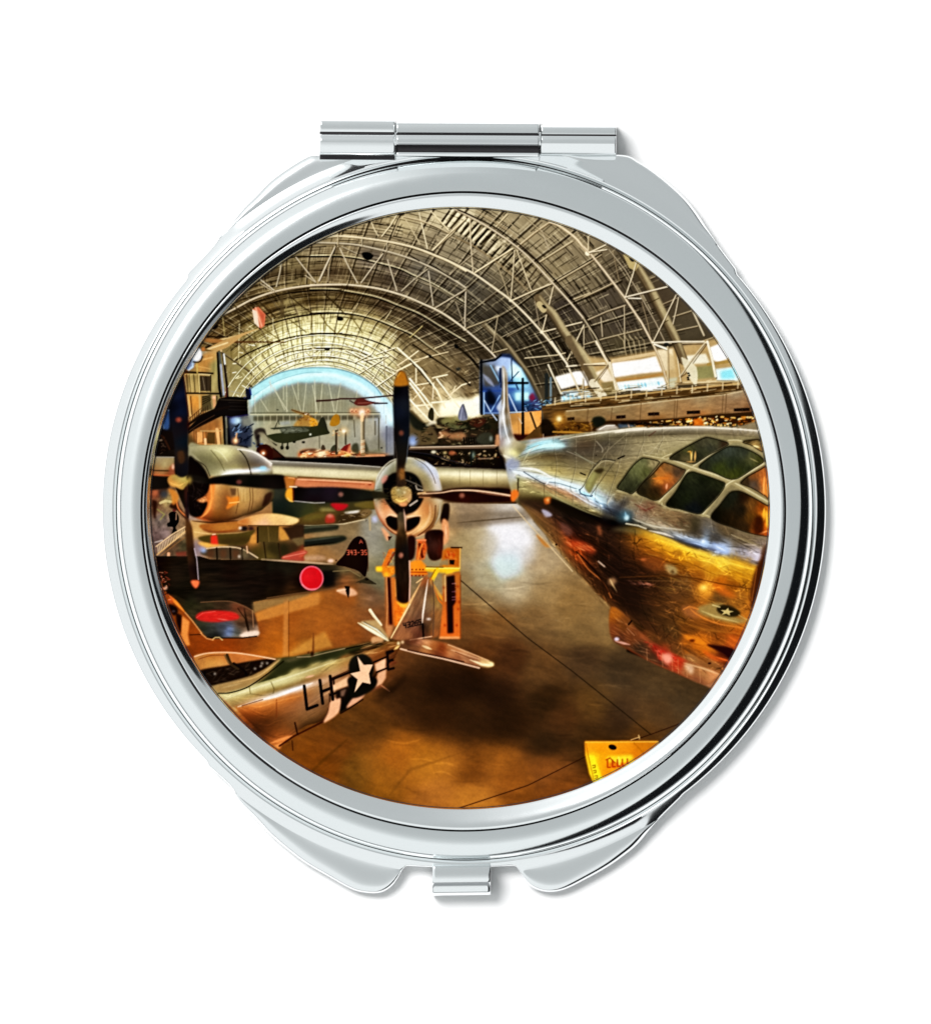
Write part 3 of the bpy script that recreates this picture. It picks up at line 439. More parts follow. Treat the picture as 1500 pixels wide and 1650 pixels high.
# balcony box
poly([(850,690),(960,670),(1190,680),(1200,880),(1160,895),(960,920),(880,905),(640,1010),(480,1120),(470,1060),(620,910),(780,840)], '15100f', 1); line([(960,672),(1190,682)],2.6,'0a0808'); line([(860,700),(1180,715)],1.2,'4c4030',.8)
for y in (735,780,820): line([(960,y),(1180,y+6)],1,'3c342c',.5)
line([(900,905),(1000,920),(1190,885)],3,'20184c',.9); poly([(1170,560),(1240,590),(1235,700),(1190,710),(1170,640)],'1a1c34',.95); line([(1215,560),(1235,640)],2.5,'2c3c90',.8); ell(1160,680,16,12,'3c3c68',.8); line([(990,600),(1170,640)],2,'8c8c88',.5)
line([(480,1000),(620,900),(780,830),(960,790)],4,'1c120e',1); line([(500,970),(620,870),(640,840)],1.3,'3c2818',.9); line([(490,930),(600,830),(640,800)],1.2,'4c3018',.8)
for k in range(9): line([(500+k*26,985-k*19),(500+k*26,905-k*16)],1.1,'2c1c10',.8)
line([(490,1075),(620,985),(790,890)],1.3,'5c3c24',.8); line([(480,1090),(800,930)],2,'2a1a14',.9)
line([(905,900),(915,1080),(925,1250)],5,'14100c',1); line([(930,910),(940,1240)],3,'6c6c5c',.8); line([(960,930),(975,1200)],5,'14141c',.95)
for a, b in (((545,1060),(550,1240)),((570,1080),(575,1240)),((650,1090),(655,1220)),((690,1090),(695,1240)),((810,1060),(815,1240)),((860,1060),(865,1240))): line([a,b],1.8,'5c3c1c',.8)
poly([(710,1100),(805,1100),(805,1240),(700,1235)],'54401e',.9); poly([(585,1100),(650,1095),(655,1210),(585,1230)],'e09c5c',.8); line([(680,1180),(685,1240)],4,'f8c088',.9); line([(820,1060),(845,1240)],5,'f0b070',.8); line([(620,1080),(870,1080)],1.6,'c0a068',.8)
# between tower and end wall
poly([(960,930),(1200,900),(1250,1060),(1240,1280),(1000,1250)],'343c50',.9,1); ell(1060,960,60,40,'b8e0f4',.85,2); ell(1020,960,30,30,'5c74b4',.7,2); poly([(1120,930),(1240,900),(1245,1040),(1130,1020)],'7c8070',.9,2)
for k in range(26):
    x, y = 1000+rd.random()*230, 1030+rd.random()*220; line([(x,y),(x+rd.uniform(10,70),y-rd.uniform(5,50))],2,rd.choice(['101828','28405c','080c18','6884a4','1c2438']),.85)
ell(1045,1205,38,44,'d88c50',.9,2); ell(1050,1200,16,24,'ffe8b0',.95,1); line([(1060,1110),(1050,1170)],2.5,'e8a060',.8)
spoly([(1270,1090),(1330,1050),(1400,1060),(1410,1130),(1340,1150),(1300,1200)],'3a302a',.95,1); spoly([(1320,1120),(1380,1100),(1440,1160),(1500,1220),(1500,1300),(1440,1240)],'8c8468',.9,1); poly([(1330,1270),(1420,1240),(1500,1300),(1500,1450),(1400,1400),(1300,1320)],'3c1408',.95); ell(1382,1350,34,34,'e89058',.95,2); ell(1385,1352,16,15,'fff0c8',1)
poly([(1300,1150),(1340,1110),(1345,1270),(1300,1280)],'1c1418',.8,1)
# blue window slit and dark area at far left
poly([(60,700),(330,430),(330,1100),(60,1400)],'140f12',1); spoly([(190,800),(240,800),(250,1040),(190,1060),(150,1000),(170,880)],'2c4a78',.95,1); line([(180,850),(235,830)],3,'7c9cc0',.7); line([(170,960),(180,1050)],2,'58789c',.7); poly([(60,1080),(330,1100),(330,1300),(200,1330),(60,1390)],'160d0a',1)
line([(120,1120),(180,1160),(250,1300)],3,'3a1c0c',.9); line([(90,1200),(150,1190)],3,'7c6a54',.8)
for k in range(16): rl(70,160,1130,220, 1.5,rd.choice(['3c2414','5c4430','0a0606']),.6)
# ---------------- tail group and warbirds in the middle distance ----------------
T(640, 550, 6)
poly([(120,640),(200,700),(300,800),(560,820),(960,700),(985,900),(985,1030),(100,1030)], '2a2114', .0)
spoly([(120,680),(180,700),(260,780),(360,850),(390,980),(200,1010),(120,1000)], '5c4c30', .97, 1); spoly([(115,680),(220,770),(300,820),(260,860),(180,850),(130,790)], '22261a', .97, 1); ell(150,960,44,50,'6c84b8',.95,3); ell(150,985,24,20,'a0b4e0',.7,2)
spoly([(280,800),(350,790),(420,870),(560,880),(700,860),(900,850),(980,870),(985,1000),(500,1005),(400,990),(420,880)], '2e2416', .98, 1)
spoly([(400,740),(520,740),(620,760),(800,740),(960,720),(985,800),(960,860),(820,850),(700,850),(560,850),(440,830),(380,790)], '2e2818', .98, 1)
spoly([(430,750),(560,720),(700,740),(660,770),(560,790),(440,800)], '8c8654', .85, 2); spoly([(600,790),(820,770),(900,840),(640,850)], '1c1c12', .8, 1)
spoly([(300,740),(305,680),(330,640),(352,660),(355,740),(340,770)], '3e3a26'); spoly([(600,760),(590,700),(620,620),(640,605),(660,650),(680,720),(670,760)], '76788a'); line([(625,640),(610,750)],1.4,'a8acc0',.8); line([(640,610),(665,740)],1.4,'4c4c54',.8); spoly([(280,820),(380,790),(360,770),(310,780)],'d8ccb0',.8,1)
spoly([(400,890),(450,860),(520,890),(640,880),(660,940),(560,950),(470,930),(410,930)], 'a8744a', .85, 2); line([(410,880),(440,915),(400,930)],3,'e0b080',.8); spoly([(480,800),(600,810),(680,830),(560,850)],'6a6a44',.8,1)
spoly([(700,780),(760,740),(860,760),(800,830),(720,820)],'5a2416',.7,1)
for k in range(190):
    x, y = rd.uniform(190, 980), rd.uniform(730, 1000); 
    if y < 800 and x < 380: continue
    line([(x,y),(x+rd.uniform(-40,50),y+rd.uniform(-16,18))], rd.uniform(.9,2), rd.choice(['15100a','6c5c38','2c2a18','8c6c44','0c0a08','8c845c','44201a']), .6)
for k in range(14): line([(640+k*24,930),(648+k*24,990)],2.4,'0e0c0c',.9)
spoly([(760,960),(800,900),(870,880),(920,900),(930,980),(840,1000)],'3a3a2c',.9,1); ell(905,940,14,26,'8c9c8c',.8,1)
# horizontal tailplane and things below it
poly([(120,1020),(560,1012),(950,1002),(980,1006),(940,1040),(600,1040),(110,1052)], '6a5440', 1); line([(130,1022),(560,1014),(960,1004)],1.8,'b8a084',1); line([(110,1050),(600,1040),(940,1036)],1.6,'201410',1)
poly([(90,1060),(600,1045),(980,1040),(990,1200),(90,1200)], '1c140c', 1); spoly([(90,1090),(200,1095),(300,1150),(340,1200),(90,1200)], '7c745a', .0)
for k in range(130):
    x, y = rd.uniform(300, 970), rd.uniform(1055, 1190); line([(x,y),(x+rd.uniform(-20,24),y+rd.uniform(-10,10))], rd.uniform(1.2,3), rd.choice(['100c08','7c5c38','a88c58','302414','c8a878','181410','6c3418','3c3424']), .7)
line([(90,1080),(260,1090),(420,1140),(560,1200)],3,'080608',.9); line([(120,1064),(330,1090),(520,1150),(700,1200)],2,'28242c',.9); ell(352,1070,26,14,'e8e0b8',.95,1); ell(460,1078,20,14,'b8a468',.9,1); ell(530,1080,34,22,'a85c34',.85,1); ell(732,1100,14,34,'88c898',.9,2); line([(712,1060),(712,1190)],3,'142018',.9); line([(780,1132),(920,1128)],2,'8c7458',.8)
# ---------------- blue window bay, orange wall ----------------
poly([(800,190),(930,180),(1010,120),(1090,120),(1200,260),(1300,440),(1380,600),(1500,600),(1500,640),(1390,660),(1390,940),(990,990),(985,700),(800,700)], '223050', 1, 1)
mk = mask([(800,190),(930,180),(1010,150),(1090,160),(1200,260),(1300,440),(1380,600),(1380,660),(1000,680),(985,700),(800,700)], 1)
field(mk, [(830,260,'4a4840'),(870,380,'6c7890'),(900,250,'8090b0'),(850,460,'20386c'),(900,560,'1a2c4c'),(950,450,'3c5488'),(960,620,'3a5490'),(860,650,'28406c'),(1050,220,'9cb4e4'),(1130,300,'b4e4f8'),(1170,370,'98e0f4'),(1100,450,'3858a0'),(1150,530,'88c4e0'),(1250,520,'80bce0'),(1100,560,'2c4c84'),(1250,620,'203c60'),(1120,640,'28406c'),(1300,560,'402c50'),(1050,400,'385890')], 4)
poly([(830,240),(940,230),(1000,420),(840,440)],'4c4436',.8,2); line([(830,320),(930,430)],7,'8890a8',.8,soft=2); line([(900,230),(990,400)],2.4,'80b4e0',.8); poly([(1140,500),(1190,495),(1190,570),(1145,570)],'b4f0f0',.95,1); poly([(1220,495),(1270,495),(1270,570),(1225,570)],'a8e8e8',.95,1); spoly([(1090,240),(1130,330),(1200,360),(1190,290),(1130,230)],'d8fcff',.9,2); spoly([(1080,425),(1250,425),(1250,445),(1080,445)],'7cc0e8',.9,1); ell(975,260,24,20,'f0f8ff',.9,2)
for P, w, c in (([(810,180),(812,700)],3.4,'060a12'), ([(835,480),(835,700)],2.2,'8cb0d8'), ([(1000,260),(1000,440)],2.4,'182850'), ([(1060,400),(1255,400)],4,'0a1018'), ([(830,480),(1000,475)],2.8,'2c4c90'), ([(800,200),(940,180),(1000,130)],3,'0a0c14'), ([(1210,360),(1210,700),(1212,930)],4,'0c1420'), ([(840,570),(900,680),(960,760)],2,'b0c4e0'), ([(900,680),(990,520)],2.2,'7ca0d0'), ([(1075,510),(1180,740)],2.4,'a8bcd8'), ([(1085,685),(1230,680)],2.2,'a8bccc'), ([(1100,170),(1110,390)],1.6,'101c34'), ([(1080,390),(1170,290)],1.6,'28405c'), ([(840,690),(1000,690)],2,'6c88b8'), ([(1140,400),(1165,460)],2.4,'283c60'),([(1235,640),(1250,680)],2,'7c90a8'),([(985,400),(990,260)],2,'1c2c4c'),([(1440,320),(1440,600)],6,'28302c'),([(1480,350),(1480,600)],3,'6c8490'),([(1380,625),(1500,625)],2.4,'8c8c7c')):
    line(P, w, c, .95)
spoly([(860,500),(900,470),(950,560),(940,610),(880,600)],'0e1420',.9,2); spoly([(1270,540),(1310,500),(1330,560),(1300,570)],'8c1838',.8,1)
for k in range(36): rl(1240,250,560,90, 1.4,rd.choice(['38689c','1c304c','68b0d8','a0d8f0','101c2c']),.7)
poly([(1090,700),(1390,670),(1395,940),(1100,960)],'c8823c',1); mk = mask([(1090,700),(1390,670),(1395,940),(1100,960)]); field(mk,[(1110,750,'a87c44'),(1150,850,'d89448'),(1300,740,'f0a458'),(1300,880,'e8a050'),(1380,700,'e8903c'),(1250,900,'c87c30'),(1120,900,'c89868')],3)
line([(1210,690),(1212,920)],4.4,'080808',1); line([(1285,690),(1360,900)],3.2,'2c2418',.95); line([(1165,730),(1200,790)],2,'c8b49c',.8); line([(1318,860),(1320,900)],3.2,'8c3c14',.95); line([(1165,720),(1175,900)],1.6,'a07040',.7); spoly([(1110,900),(1200,900),(1400,900),(1500,890),(1500,930),(1300,950),(1160,990),(1120,960)],'3c1408',.95,1)
# ramp, big white pipe and dark foliage in front of the window band
T(840, 550, 3.75)
poly([(120,390),(400,350),(880,290),(1340,240),(1400,340),(1440,520),(1000,530),(0,600),(140,480)], '5c4220', 1)
mk = mask([(120,390),(400,350),(880,290),(1340,240),(1400,340),(1440,540),(1000,540),(100,580)])
tex(mk,.25,14,3,-7,4)
for k in range(170):
    x, y = rd.uniform(150, 1400), rd.uniform(300, 410); y -= (x-150)*.07; line([(x,y),(x+rd.uniform(20,120),y+rd.uniform(-14,2))], rd.uniform(1,2.2), rd.choice(['b8a070','2c2010','7c6038','d0bc90','4c3818','e0cca0']), .6)
line([(150,385),(400,350),(700,318),(1000,285),(1340,250)],2.6,'c8a468',.85); line([(420,395),(700,360),(1000,330),(1340,290)],2,'3a2810',.8)
for x in range(200,1350,92): line([(x,380-(x-200)*.09),(x+2,340-(x-200)*.09)],2.2,'d8c49c',.7)
PIPE = [(262,425),(300,418),(560,395),(700,375),(940,352),(1200,325),(1300,302),(1365,300),(1400,425),(1200,435),(940,462),(700,475),(520,478),(300,490),(270,465)]
mk = mask(sm(PIPE,4,True), 1)
field(mk, [(300,430,'8c744c'),(300,475,'7a5c34'),(560,410,'8c7854'),(560,465,'80603a'),(820,370,'9a8462'),(820,420,'947a54'),(820,455,'8a5c2c'),(1080,345,'8e7a5a'),(1080,400,'9a7e58'),(1080,435,'a0622c'),(1300,310,'98866a'),(1330,370,'8c6c4c'),(1350,420,'784c28'),(1300,400,'8a6844')], 3)
tex(mk,.07,8,3,-6,12)
line([(270,420),(560,394),(940,350),(1220,322),(1330,300)],2,'c8b48c',.7)
for x, y0, y1 in ((400,410,485),(545,400,475),(720,372,470),(925,356,462),(1215,325,435),(1235,318,430),(940,354,460)): line([(x,y0),(x-6,y1)],1.1,'5c4428',.8)
for x, y, w in ((298,470,22),(600,458,28),(798,440,34),(1038,430,40),(1330,414,48)): poly([(x-w,y-9),(x+w,y-13),(x+w,y+7),(x-w,y+10)],'1e120c',.97); line([(x,y-8),(x,y+8)],1,'4c3828',.8)
poly([(280,490),(520,482),(700,476),(940,465),(1200,440),(1400,425),(1440,530),(1000,520),(700,525),(560,540),(200,590),(120,580),(180,520)], '3a2410', 1)
for k in range(300):
    x = rd.uniform(600, 1430); y = rd.uniform(455, 522); 
    if y < 500-(x-560)*.075: continue
    line([(x,y),(x+rd.uniform(-4,26),y+rd.uniform(-5,4))], rd.uniform(1.4,3.4), rd.choice(['f8b040','d8801c','fff0b0','8c4410','1c0e06','b8640c','e8c078','482408','ffca60']), .75)
poly([(1040,470),(1090,465),(1100,510),(1040,515)],'d86c14',.9,1)
for x in range(1130,1430,42): line([(x,500),(x+4,522)],3,rd.choice(['0c1410','101c20','f4f8e8']),.8)
spoly([(430,465),(470,452),(505,470),(495,505),(450,520),(430,500)],'1e2418',1,1); line([(410,480),(425,530),(420,570)],3,'8a6c4c',.9); spoly([(450,540),(500,508),(560,505),(590,530),(560,545)],'a89c8c',1,1); line([(470,530),(510,508),(560,506)],1.6,'f0e8d8',.8); poly([(580,500),(650,492),(700,515),(590,530)],'44586c',.9,1); line([(640,495),(650,520)],2.4,'c8a080',.8)
poly([(600,488),(760,490),(930,505),(900,512),(700,505),(600,500)],'100c0a',.9,1); spoly([(150,520),(240,480),(420,500),(420,560),(300,570),(150,590)],'7c5014',.6,4)
for k in range(70):
    x, y = rd.uniform(140, 430), rd.uniform(480, 570); line([(x,y),(x+rd.uniform(-26,30),y+rd.uniform(-10,10))], rd.uniform(1.2,2.6), rd.choice(['5c3c10','8c6418','2c1808','a87820','1c1008','442008']), .7)
ell(227,468,34,34,'e8a030',.75,6); ell(227,468,14,15,'fff4c0',1,2); spoly([(120,480),(160,470),(200,520),(210,560),(130,570)],'1c140e',.9,1); line([(190,545),(320,548),(420,556)],3,'b8842c',.9); line([(0,600),(100,585),(240,570)],3,'7c300c',.9); line([(130,560),(130,590)],1.4,'c8a080',.8)
# ---------------- floor of the hall ----------------
T()
FLOOR = [(236,860),(330,800),(600,820),(640,760),(840,790),(860,840),(1000,990),(1010,1050),(1180,1110),(1200,1320),(236,1320)]
mk = mask(FLOOR, 1)
field(mk, [(270,820,'7c6c60'),(300,830,'8a7870'),(560,850,'7c6c50'),(600,850,'8c8c84'),(620,880,'7c7c6c'),(540,870,'7a6448'),(520,900,'8a6a44'),(610,930,'70705c'),(590,960,'6c5440'),(600,1000,'785030'),(720,850,'b0946c'),(760,830,'90806c'),(740,880,'8c7c5c'),(780,870,'a4967c'),(800,860,'b8bcc8'),(815,870,'dce4f4'),(820,900,'b4c4d8'),(812,915,'b0ccc8'),(790,930,'98947c'),(830,940,'a49880'),(860,900,'9a8668'),(880,950,'927a54'),(920,980,'83683f'),(780,970,'7a6442'),(740,940,'7c6a48'),
 (800,1000,'70522e'),(760,1000,'6a4a28'),(860,1000,'6c5434'),(940,1020,'6e5836'),(980,1010,'7a6440'),(940,1060,'4c3a26'),(1000,1080,'443624'),(1060,1100,'4e3e28'),(1100,1130,'483a26'),(1060,1150,'503a20'),(820,1060,'4c3018'),(870,1080,'5e4426'),(780,1050,'5a3a1c'),
 (760,1100,'2c1a0c'),(800,1120,'342010'),(720,1110,'301c0c'),(880,1130,'33220f'),(900,1160,'4c3218'),(960,1130,'58401f'),(1000,1150,'3e2c1a'),(820,1160,'38240f'),(760,1150,'4c3216'),(700,1150,'4a2e12'),(650,1130,'4e3216'),(880,1200,'332311'),(950,1190,'453017'),(1040,1180,'5a3e1c'),
 (560,1160,'5e3e18'),(540,1200,'6c4214'),(600,1180,'5c3c16'),(640,1220,'8a5416'),(680,1230,'8c5a16'),(620,1250,'7c5216'),(580,1240,'6a4a18'),(700,1280,'96622a'),(760,1240,'6e4416'),(800,1230,'8a581e'),(830,1260,'7c4c18'),(880,1240,'6a421c'),(760,1290,'a8702a'),(900,1280,'704418'),(520,1230,'70420e'),
 (450,930,'8c6a3c'),(500,960,'8a5420'),(460,990,'8c4e18'),(520,1000,'8e5520'),(560,1020,'865020'),(400,1000,'7a441a'),(350,1030,'8c4410'),(450,1040,'a8621c'),(500,1050,'7c4c1a'),(300,1000,'80400f'),(430,960,'94602a'),(560,960,'7c4a20'),(500,900,'a07848'),(600,1060,'6c4420')], 4)
comp(mk, np.array([1.02, .98, .92], np.float32), 1, 'mul'); tex(mk, .07, 40, 12, 18, 31, 3); tex(mk, .05, 14, 6, 10, 37, 3)
for P_, c_, a_ in (([(590,1200),(680,1185),(760,1215),(720,1260),(640,1275),(580,1240)],'b8742a',.38), ([(660,1230),(720,1215),(740,1240),(680,1262)],'d8923c',.3), ([(780,1225),(880,1215),(920,1240),(840,1275),(770,1280)],'a8682a',.3), ([(440,950),(560,940),(590,980),(500,1030),(420,1010)],'b4712e',.3), ([(750,850),(860,845),(900,930),(800,980),(740,930)],'b8ac94',.28), ([(860,940),(960,960),(985,1020),(900,1030),(830,990)],'8c7450',.3), ([(700,1260),(800,1270),(780,1300),(700,1300)],'c07c34',.4), ([(960,1080),(1080,1120),(1120,1160),(1040,1170),(960,1120)],'5c4a34',.3)):
    spoly(P_, c_, a_, 12)
for k_ in range(90):
    x_, y_ = 560+rd.random()*480, 900+rd.random()*360; l_ = rd.uniform(14, 60); line([(x_, y_), (x_+l_*.5, y_+l_*rd.uniform(-.05, .12)), (x_+l_, y_+l_*rd.uniform(-.1, .2))], rd.uniform(1.5, 4), np.array([rd.uniform(.72, 1.3)]*3, np.float32), .55, soft=2, mode='mul', curve=True)
streaks([(600,1100),(900,1000),(1100,1130),(1000,1290),(560,1280)], 260, 30, 28, ['7c5020','1c1006','8c5c28','2a1a0a'], 3, .07, 41, 30, .3)
streaks([(560,1180),(760,1200),(880,1290),(620,1290),(520,1240)], 160, 26, -35, ['b87828','5a3810','c88830'], 2.4, .07, 42, 25, .3)
streaks([(420,930),(600,930),(610,1060),(320,1060),(330,990)], 160, 24, -14, ['b06c28','6c3c12','c88440'], 2.6, .1, 43, 18, .3)
streaks([(740,850),(860,850),(980,1000),(760,1000)], 190, 22, 4, ['c8b890','7c6444','b8a888','5c4a30'], 1.6, .12, 44, 16, .3)
spoly([(790,850),(840,850),(862,880),(850,910),(800,905),(775,880)],'e8eefc',.55,8); spoly([(790,842),(830,840),(856,862),(850,880),(800,870)],'fbf8ff',.6,5); spoly([(795,900),(830,895),(838,925),(810,932),(795,920)],'cce8ea',.6,5); spoly([(745,848),(800,860),(790,900),(740,900)],'a89468',.35,5)
spoly([(720,830),(850,822),(850,838),(760,850),(720,850)],'6c5c48',.6,3); line([(735,842),(790,837),(845,832)],2.4,'4c3c28',.6,soft=1)
line([(741,934),(800,985),(850,1028),(920,1080),(960,1112),(1048,1183)],1.6,'24180a',.9); line([(738,1302),(850,1265),(950,1215),(1010,1196),(1050,1182),(1110,1160)],1.6,'30150a',.85); line([(620,1290),(660,1240),(750,1210)],5,'5a3c14',.25,soft=2)
line([(490,1255),(520,1225),(560,1190)],5,'4c3008',.4,soft=2)
spoly([(640,1080),(760,1090),(820,1120),(860,1170),(780,1200),(680,1170),(640,1130)],'1c0e04',.45,14)
# ---------------- left background floor, railing, visitors ----------------
T(240, 700, 6)
poly([(0,400),(200,380),(380,800),(380,1180),(60,1180),(0,1180)], '6e5c50', 1, 1)
mk = mask([(0,400),(200,380),(380,800),(380,1180),(60,1180),(0,1180)]); field(mk,[(60,420,'2c1810'),(100,560,'2a201c'),(60,560,'9c5030'),(60,700,'6c4c34'),(180,640,'a08c58'),(240,700,'8c6c4c'),(120,820,'6c5f58'),(160,960,'84706c'),(80,1000,'64504c'),(330,800,'8c6c4c'),(300,950,'8c7050'),(250,1080,'5c4430'),(330,1080,'46402a')],3.5); tex(mk,.15,5,5,0,3)
line([(80,720),(150,770),(110,820)],2.4,'8c8448',.8); ell(60,560,34,40,'b8623c',.7,2); ell(150,580,36,34,'3c4048',.85,2); line([(110,660),(160,640),(230,650)],4,'c8b478',.8)
spoly([(195,770),(230,745),(270,755),(292,800),(290,850),(260,900),(280,940),(225,965),(235,900),(185,890),(180,860),(205,840)],'0c0e10',1); ell(248,733,17,14,'6c2c28',1); line([(265,760),(262,820)],1.6,'c89068',.8); spoly([(35,640),(80,650),(75,720),(65,810),(50,800),(40,720)],'30140c',.95,1)
line([(70,1080),(230,960),(350,890)],2,'d8b080',.95); line([(80,1160),(200,1060),(350,935)],2.4,'c89458',.95); line([(110,1175),(230,1080),(350,990)],1.4,'8c6034',.8)
for k in range(18): line([(85+k*15,1080-k*10),(92+k*15,1140-k*11)],1,'f0cc98',.85)
line([(60,1040),(130,1020)],2.4,'c8bcb0',.6); line([(190,1150),(190,1170)],5,'f0a070',.8)
# ---------------- wing ----------------
T(240, 700, 6)
mk = mask([(30,215),(250,215),(260,400),(180,420),(20,390)]); field(mk,[(60,240,'8c8064'),(150,290,'a09468'),(60,330,'8c7444'),(60,370,'a05028'),(200,370,'84441c'),(240,260,'8c7c54')],3); line([(40,215),(250,218)],2,'8c8474'); line([(30,345),(240,350)],2.4,'3c2c18',.8); line([(30,390),(220,395)],2.6,'d8622c',.6); poly([(20,400),(260,410),(210,470),(190,520),(30,540)],'1c1612',1,1)
T()
WING = [(430,741),(470,744),(560,748),(610,752),(700,752),(780,755),(832,758),(836,800),(832,812),(780,812),(700,806),(640,800),(560,795),(470,792),(430,790)]
mk = mask(WING)
field(mk, [(450,746,'7a7468'),(550,750,'746c60'),(600,754,'6c6250'),(450,758,'b0a882'),(540,762,'c8bc92'),(600,766,'c0b486'),(450,770,'908660'),(560,774,'a08e62'),(600,780,'8c6a3c'),(470,780,'7c5830'),(500,786,'b06a40'),(560,788,'9c5c34'),(730,757,'8c8264'),(800,758,'6c6048'),(740,768,'dcca98'),(790,768,'d0be8a'),(825,768,'b8a878'),(760,776,'c0a878'),(820,778,'8c7a50'),(740,786,'7c6844'),(800,786,'8c6c40'),(830,795,'403020'),(760,800,'584430'),(830,786,'7c6844')], 4)
tex(mk, .06, 30, 3, 1, 8)
sheet([[(428,741,'7a7468'),(520,746,'8a8478'),(614,752,'746c60')],[(428,744,'8c867a'),(520,749,'7a7466'),(614,755,'6c6454')],[(428,748,'6c6454'),(520,753,'706856'),(614,758,'7c745c')],[(428,752,'b0a884'),(520,757,'c4ba94'),(614,762,'b8ae86')],[(428,759,'c8be94'),(520,763,'d8cca2'),(614,767,'ccc096')],[(428,764,'a09468'),(520,769,'ac9e74'),(614,773,'a8966a')],[(428,768,'6c5430'),(520,773,'8c6438'),(614,778,'94683c')]], .95, 200, 10)
sheet([[(704,751,'5c5444'),(770,754,'6c6450'),(834,757,'5c5444')],[(704,755,'8c8464'),(770,758,'9c9474'),(834,760,'847c60')],[(704,762,'dcd0a4'),(770,764,'f0e6bc'),(834,765,'c8bc94')],[(704,768,'c8b888'),(770,769,'dccc9c'),(834,770,'b8a880')],[(704,776,'8c7c54'),(770,777,'a08e60'),(834,778,'8c7c58')],[(704,786,'685638'),(770,786,'74603e'),(834,786,'5c482c')],[(704,798,'7c6440'),(770,799,'8c7048'),(834,800,'5c4428')],[(704,810,'5c4830'),(770,812,'5c4228'),(834,812,'3c2818')]], .95, 180, 12)
line([(430,742),(560,748),(612,752)],1.4,'b8b4a8',.8); line([(700,752),(780,755),(832,758)],1.4,'5c5040',.8); line([(700,764),(830,765)],2.2,'f0e4b8',.45,soft=1.5); line([(470,764),(600,770)],2.4,'e4dcb4',.35,soft=2)
for x in (740,757,778,800): line([(x,757),(x,785)],.8,'6c5c3c',.6)
line([(829,758),(833,790)],2,'221810',.9)
T(440, 700, 7.5)
poly([(0,505),(130,510),(160,600),(140,640),(0,650)],'0e0a0a',1); spoly([(265,560),(300,535),(600,550),(1000,575),(1215,580),(1230,640),(1200,660),(600,640),(280,625)],'c4744c',1,1); line([(300,540),(700,556),(1180,580)],2,'f0a078',.9); line([(420,560),(1100,600)],1.6,'8c4020',.35); ell(1170,608,24,9,'8c3c20',.8); poly([(130,510),(280,530),(260,620),(160,640),(150,580)],'8c5020',.95,1); line([(160,520),(260,535)],2,'e0783c',.8); line([(200,625),(290,630)],2.2,'f0d0b0',.8)
line([(300,510),(700,530),(1200,560)],2.4,'6c4420',.7)
# green wing beneath, yellow wing edges, parked planes between nacelles
T(440, 700, 7.5)
poly([(0,650),(160,640),(160,760),(250,810),(700,830),(1230,800),(1230,900),(1100,900),(860,940),(300,1010),(0,960)],'24301e',1,1)
mk=mask([(0,650),(1230,650),(1230,940),(0,1010)]); field(mask([(0,650),(160,640),(160,760),(250,810),(700,830),(1230,800),(1230,900),(1100,900),(860,940),(300,1010),(0,960)],1),[(40,700,'34382a'),(100,860,'1c3020'),(300,860,'2c3420'),(600,860,'2c2c1c'),(1000,830,'40381c'),(1150,850,'58481c'),(600,920,'5c4c1c'),(400,950,'3c4020'),(200,930,'20301c')],3)
spoly([(570,890),(700,890),(760,930),(600,935)],'8c8048',.8,2); spoly([(700,835),(900,845),(870,900),(820,920),(760,910)],'b0101c',1,1); spoly([(1010,830),(1220,810),(1225,900),(1000,870)],'6c5c28',.8,1)
spoly([(230,1090),(330,1010),(440,960),(560,940),(900,935),(1100,900),(1180,920),(1190,950),(1100,1020),(850,1075),(500,1100)],'54401c',1,1); spoly([(350,1010),(480,960),(640,950),(620,1000),(400,1050)],'6c6428',.6,3); spoly([(640,1070),(640,990),(690,965),(740,985),(745,1060)],'9c3020',1,1); ell(690,985,36,20,'e8a890',.7,2); spoly([(860,945),(940,930),(1050,920),(1010,950),(900,960)],'e8e4e0',.95,1); spoly([(1060,930),(1150,900),(1190,920),(1180,960),(1100,1010),(1060,980)],'7c6440',.9,1); spoly([(780,960),(900,960),(1050,960),(1060,1000),(860,1070),(780,1080)],'3c2c18',.8,2)
for k in range(20): rl(780,380,940,100, 1.2,rd.choice(['8c7850','2c1c10','c8b08c']),.5)
line([(240,1095),(500,1100),(850,1078),(1100,1025)],2,'c8b490',.8); 
poly([(0,1100),(240,1100),(280,1110),(80,1130),(80,1500),(0,1500)],'4c3418',1); spoly([(100,1150),(240,1110),(500,1100),(760,1090),(795,1120),(740,1160),(400,1200),(240,1240),(160,1200)],'2c2e20',1,1); line([(160,1150),(500,1115),(760,1105)],3,'5c6048',.6,soft=1); poly([(80,1130),(200,1250),(90,1275)],'b07438',1,1); spoly([(100,1300),(300,1280),(500,1250),(800,1220),(880,1240),(870,1280),(700,1330),(400,1350),(220,1400),(160,1380)],'222a1e',1,1); line([(200,1300),(500,1270),(800,1235)],3,'566050',.5,soft=1); line([(240,1370),(500,1330),(760,1300)],3,'140c08',.7,soft=1); spoly([(480,1210),(740,1170),(860,1210),(520,1240)],'948058',.6,3)
spoly([(120,1475),(200,1440),(370,1405),(415,1425),(330,1470),(200,1500)],'b04c38',1,1); line([(150,1465),(380,1415)],2,'e8846c',.7); spoly([(200,1500),(380,1470),(560,1460),(640,1490),(600,1520),(300,1530)],'b08868',.9,2)
line([(80,1270),(90,1500)],2.4,'8c5c30',.8); line([(60,1290),(72,1500)],1.4,'2c1c0c',.8)
# floor glimpses
spoly([(1150,1180),(1290,1200),(1330,1300),(1340,1420),(1180,1460),(1140,1360)],'9c988c',.5,5); spoly([(1200,1000),(1250,990),(1260,1050),(1210,1060)],'b0b4d8',.95,2); line([(1165,1000),(1170,1150)],3,'b09870',.8)
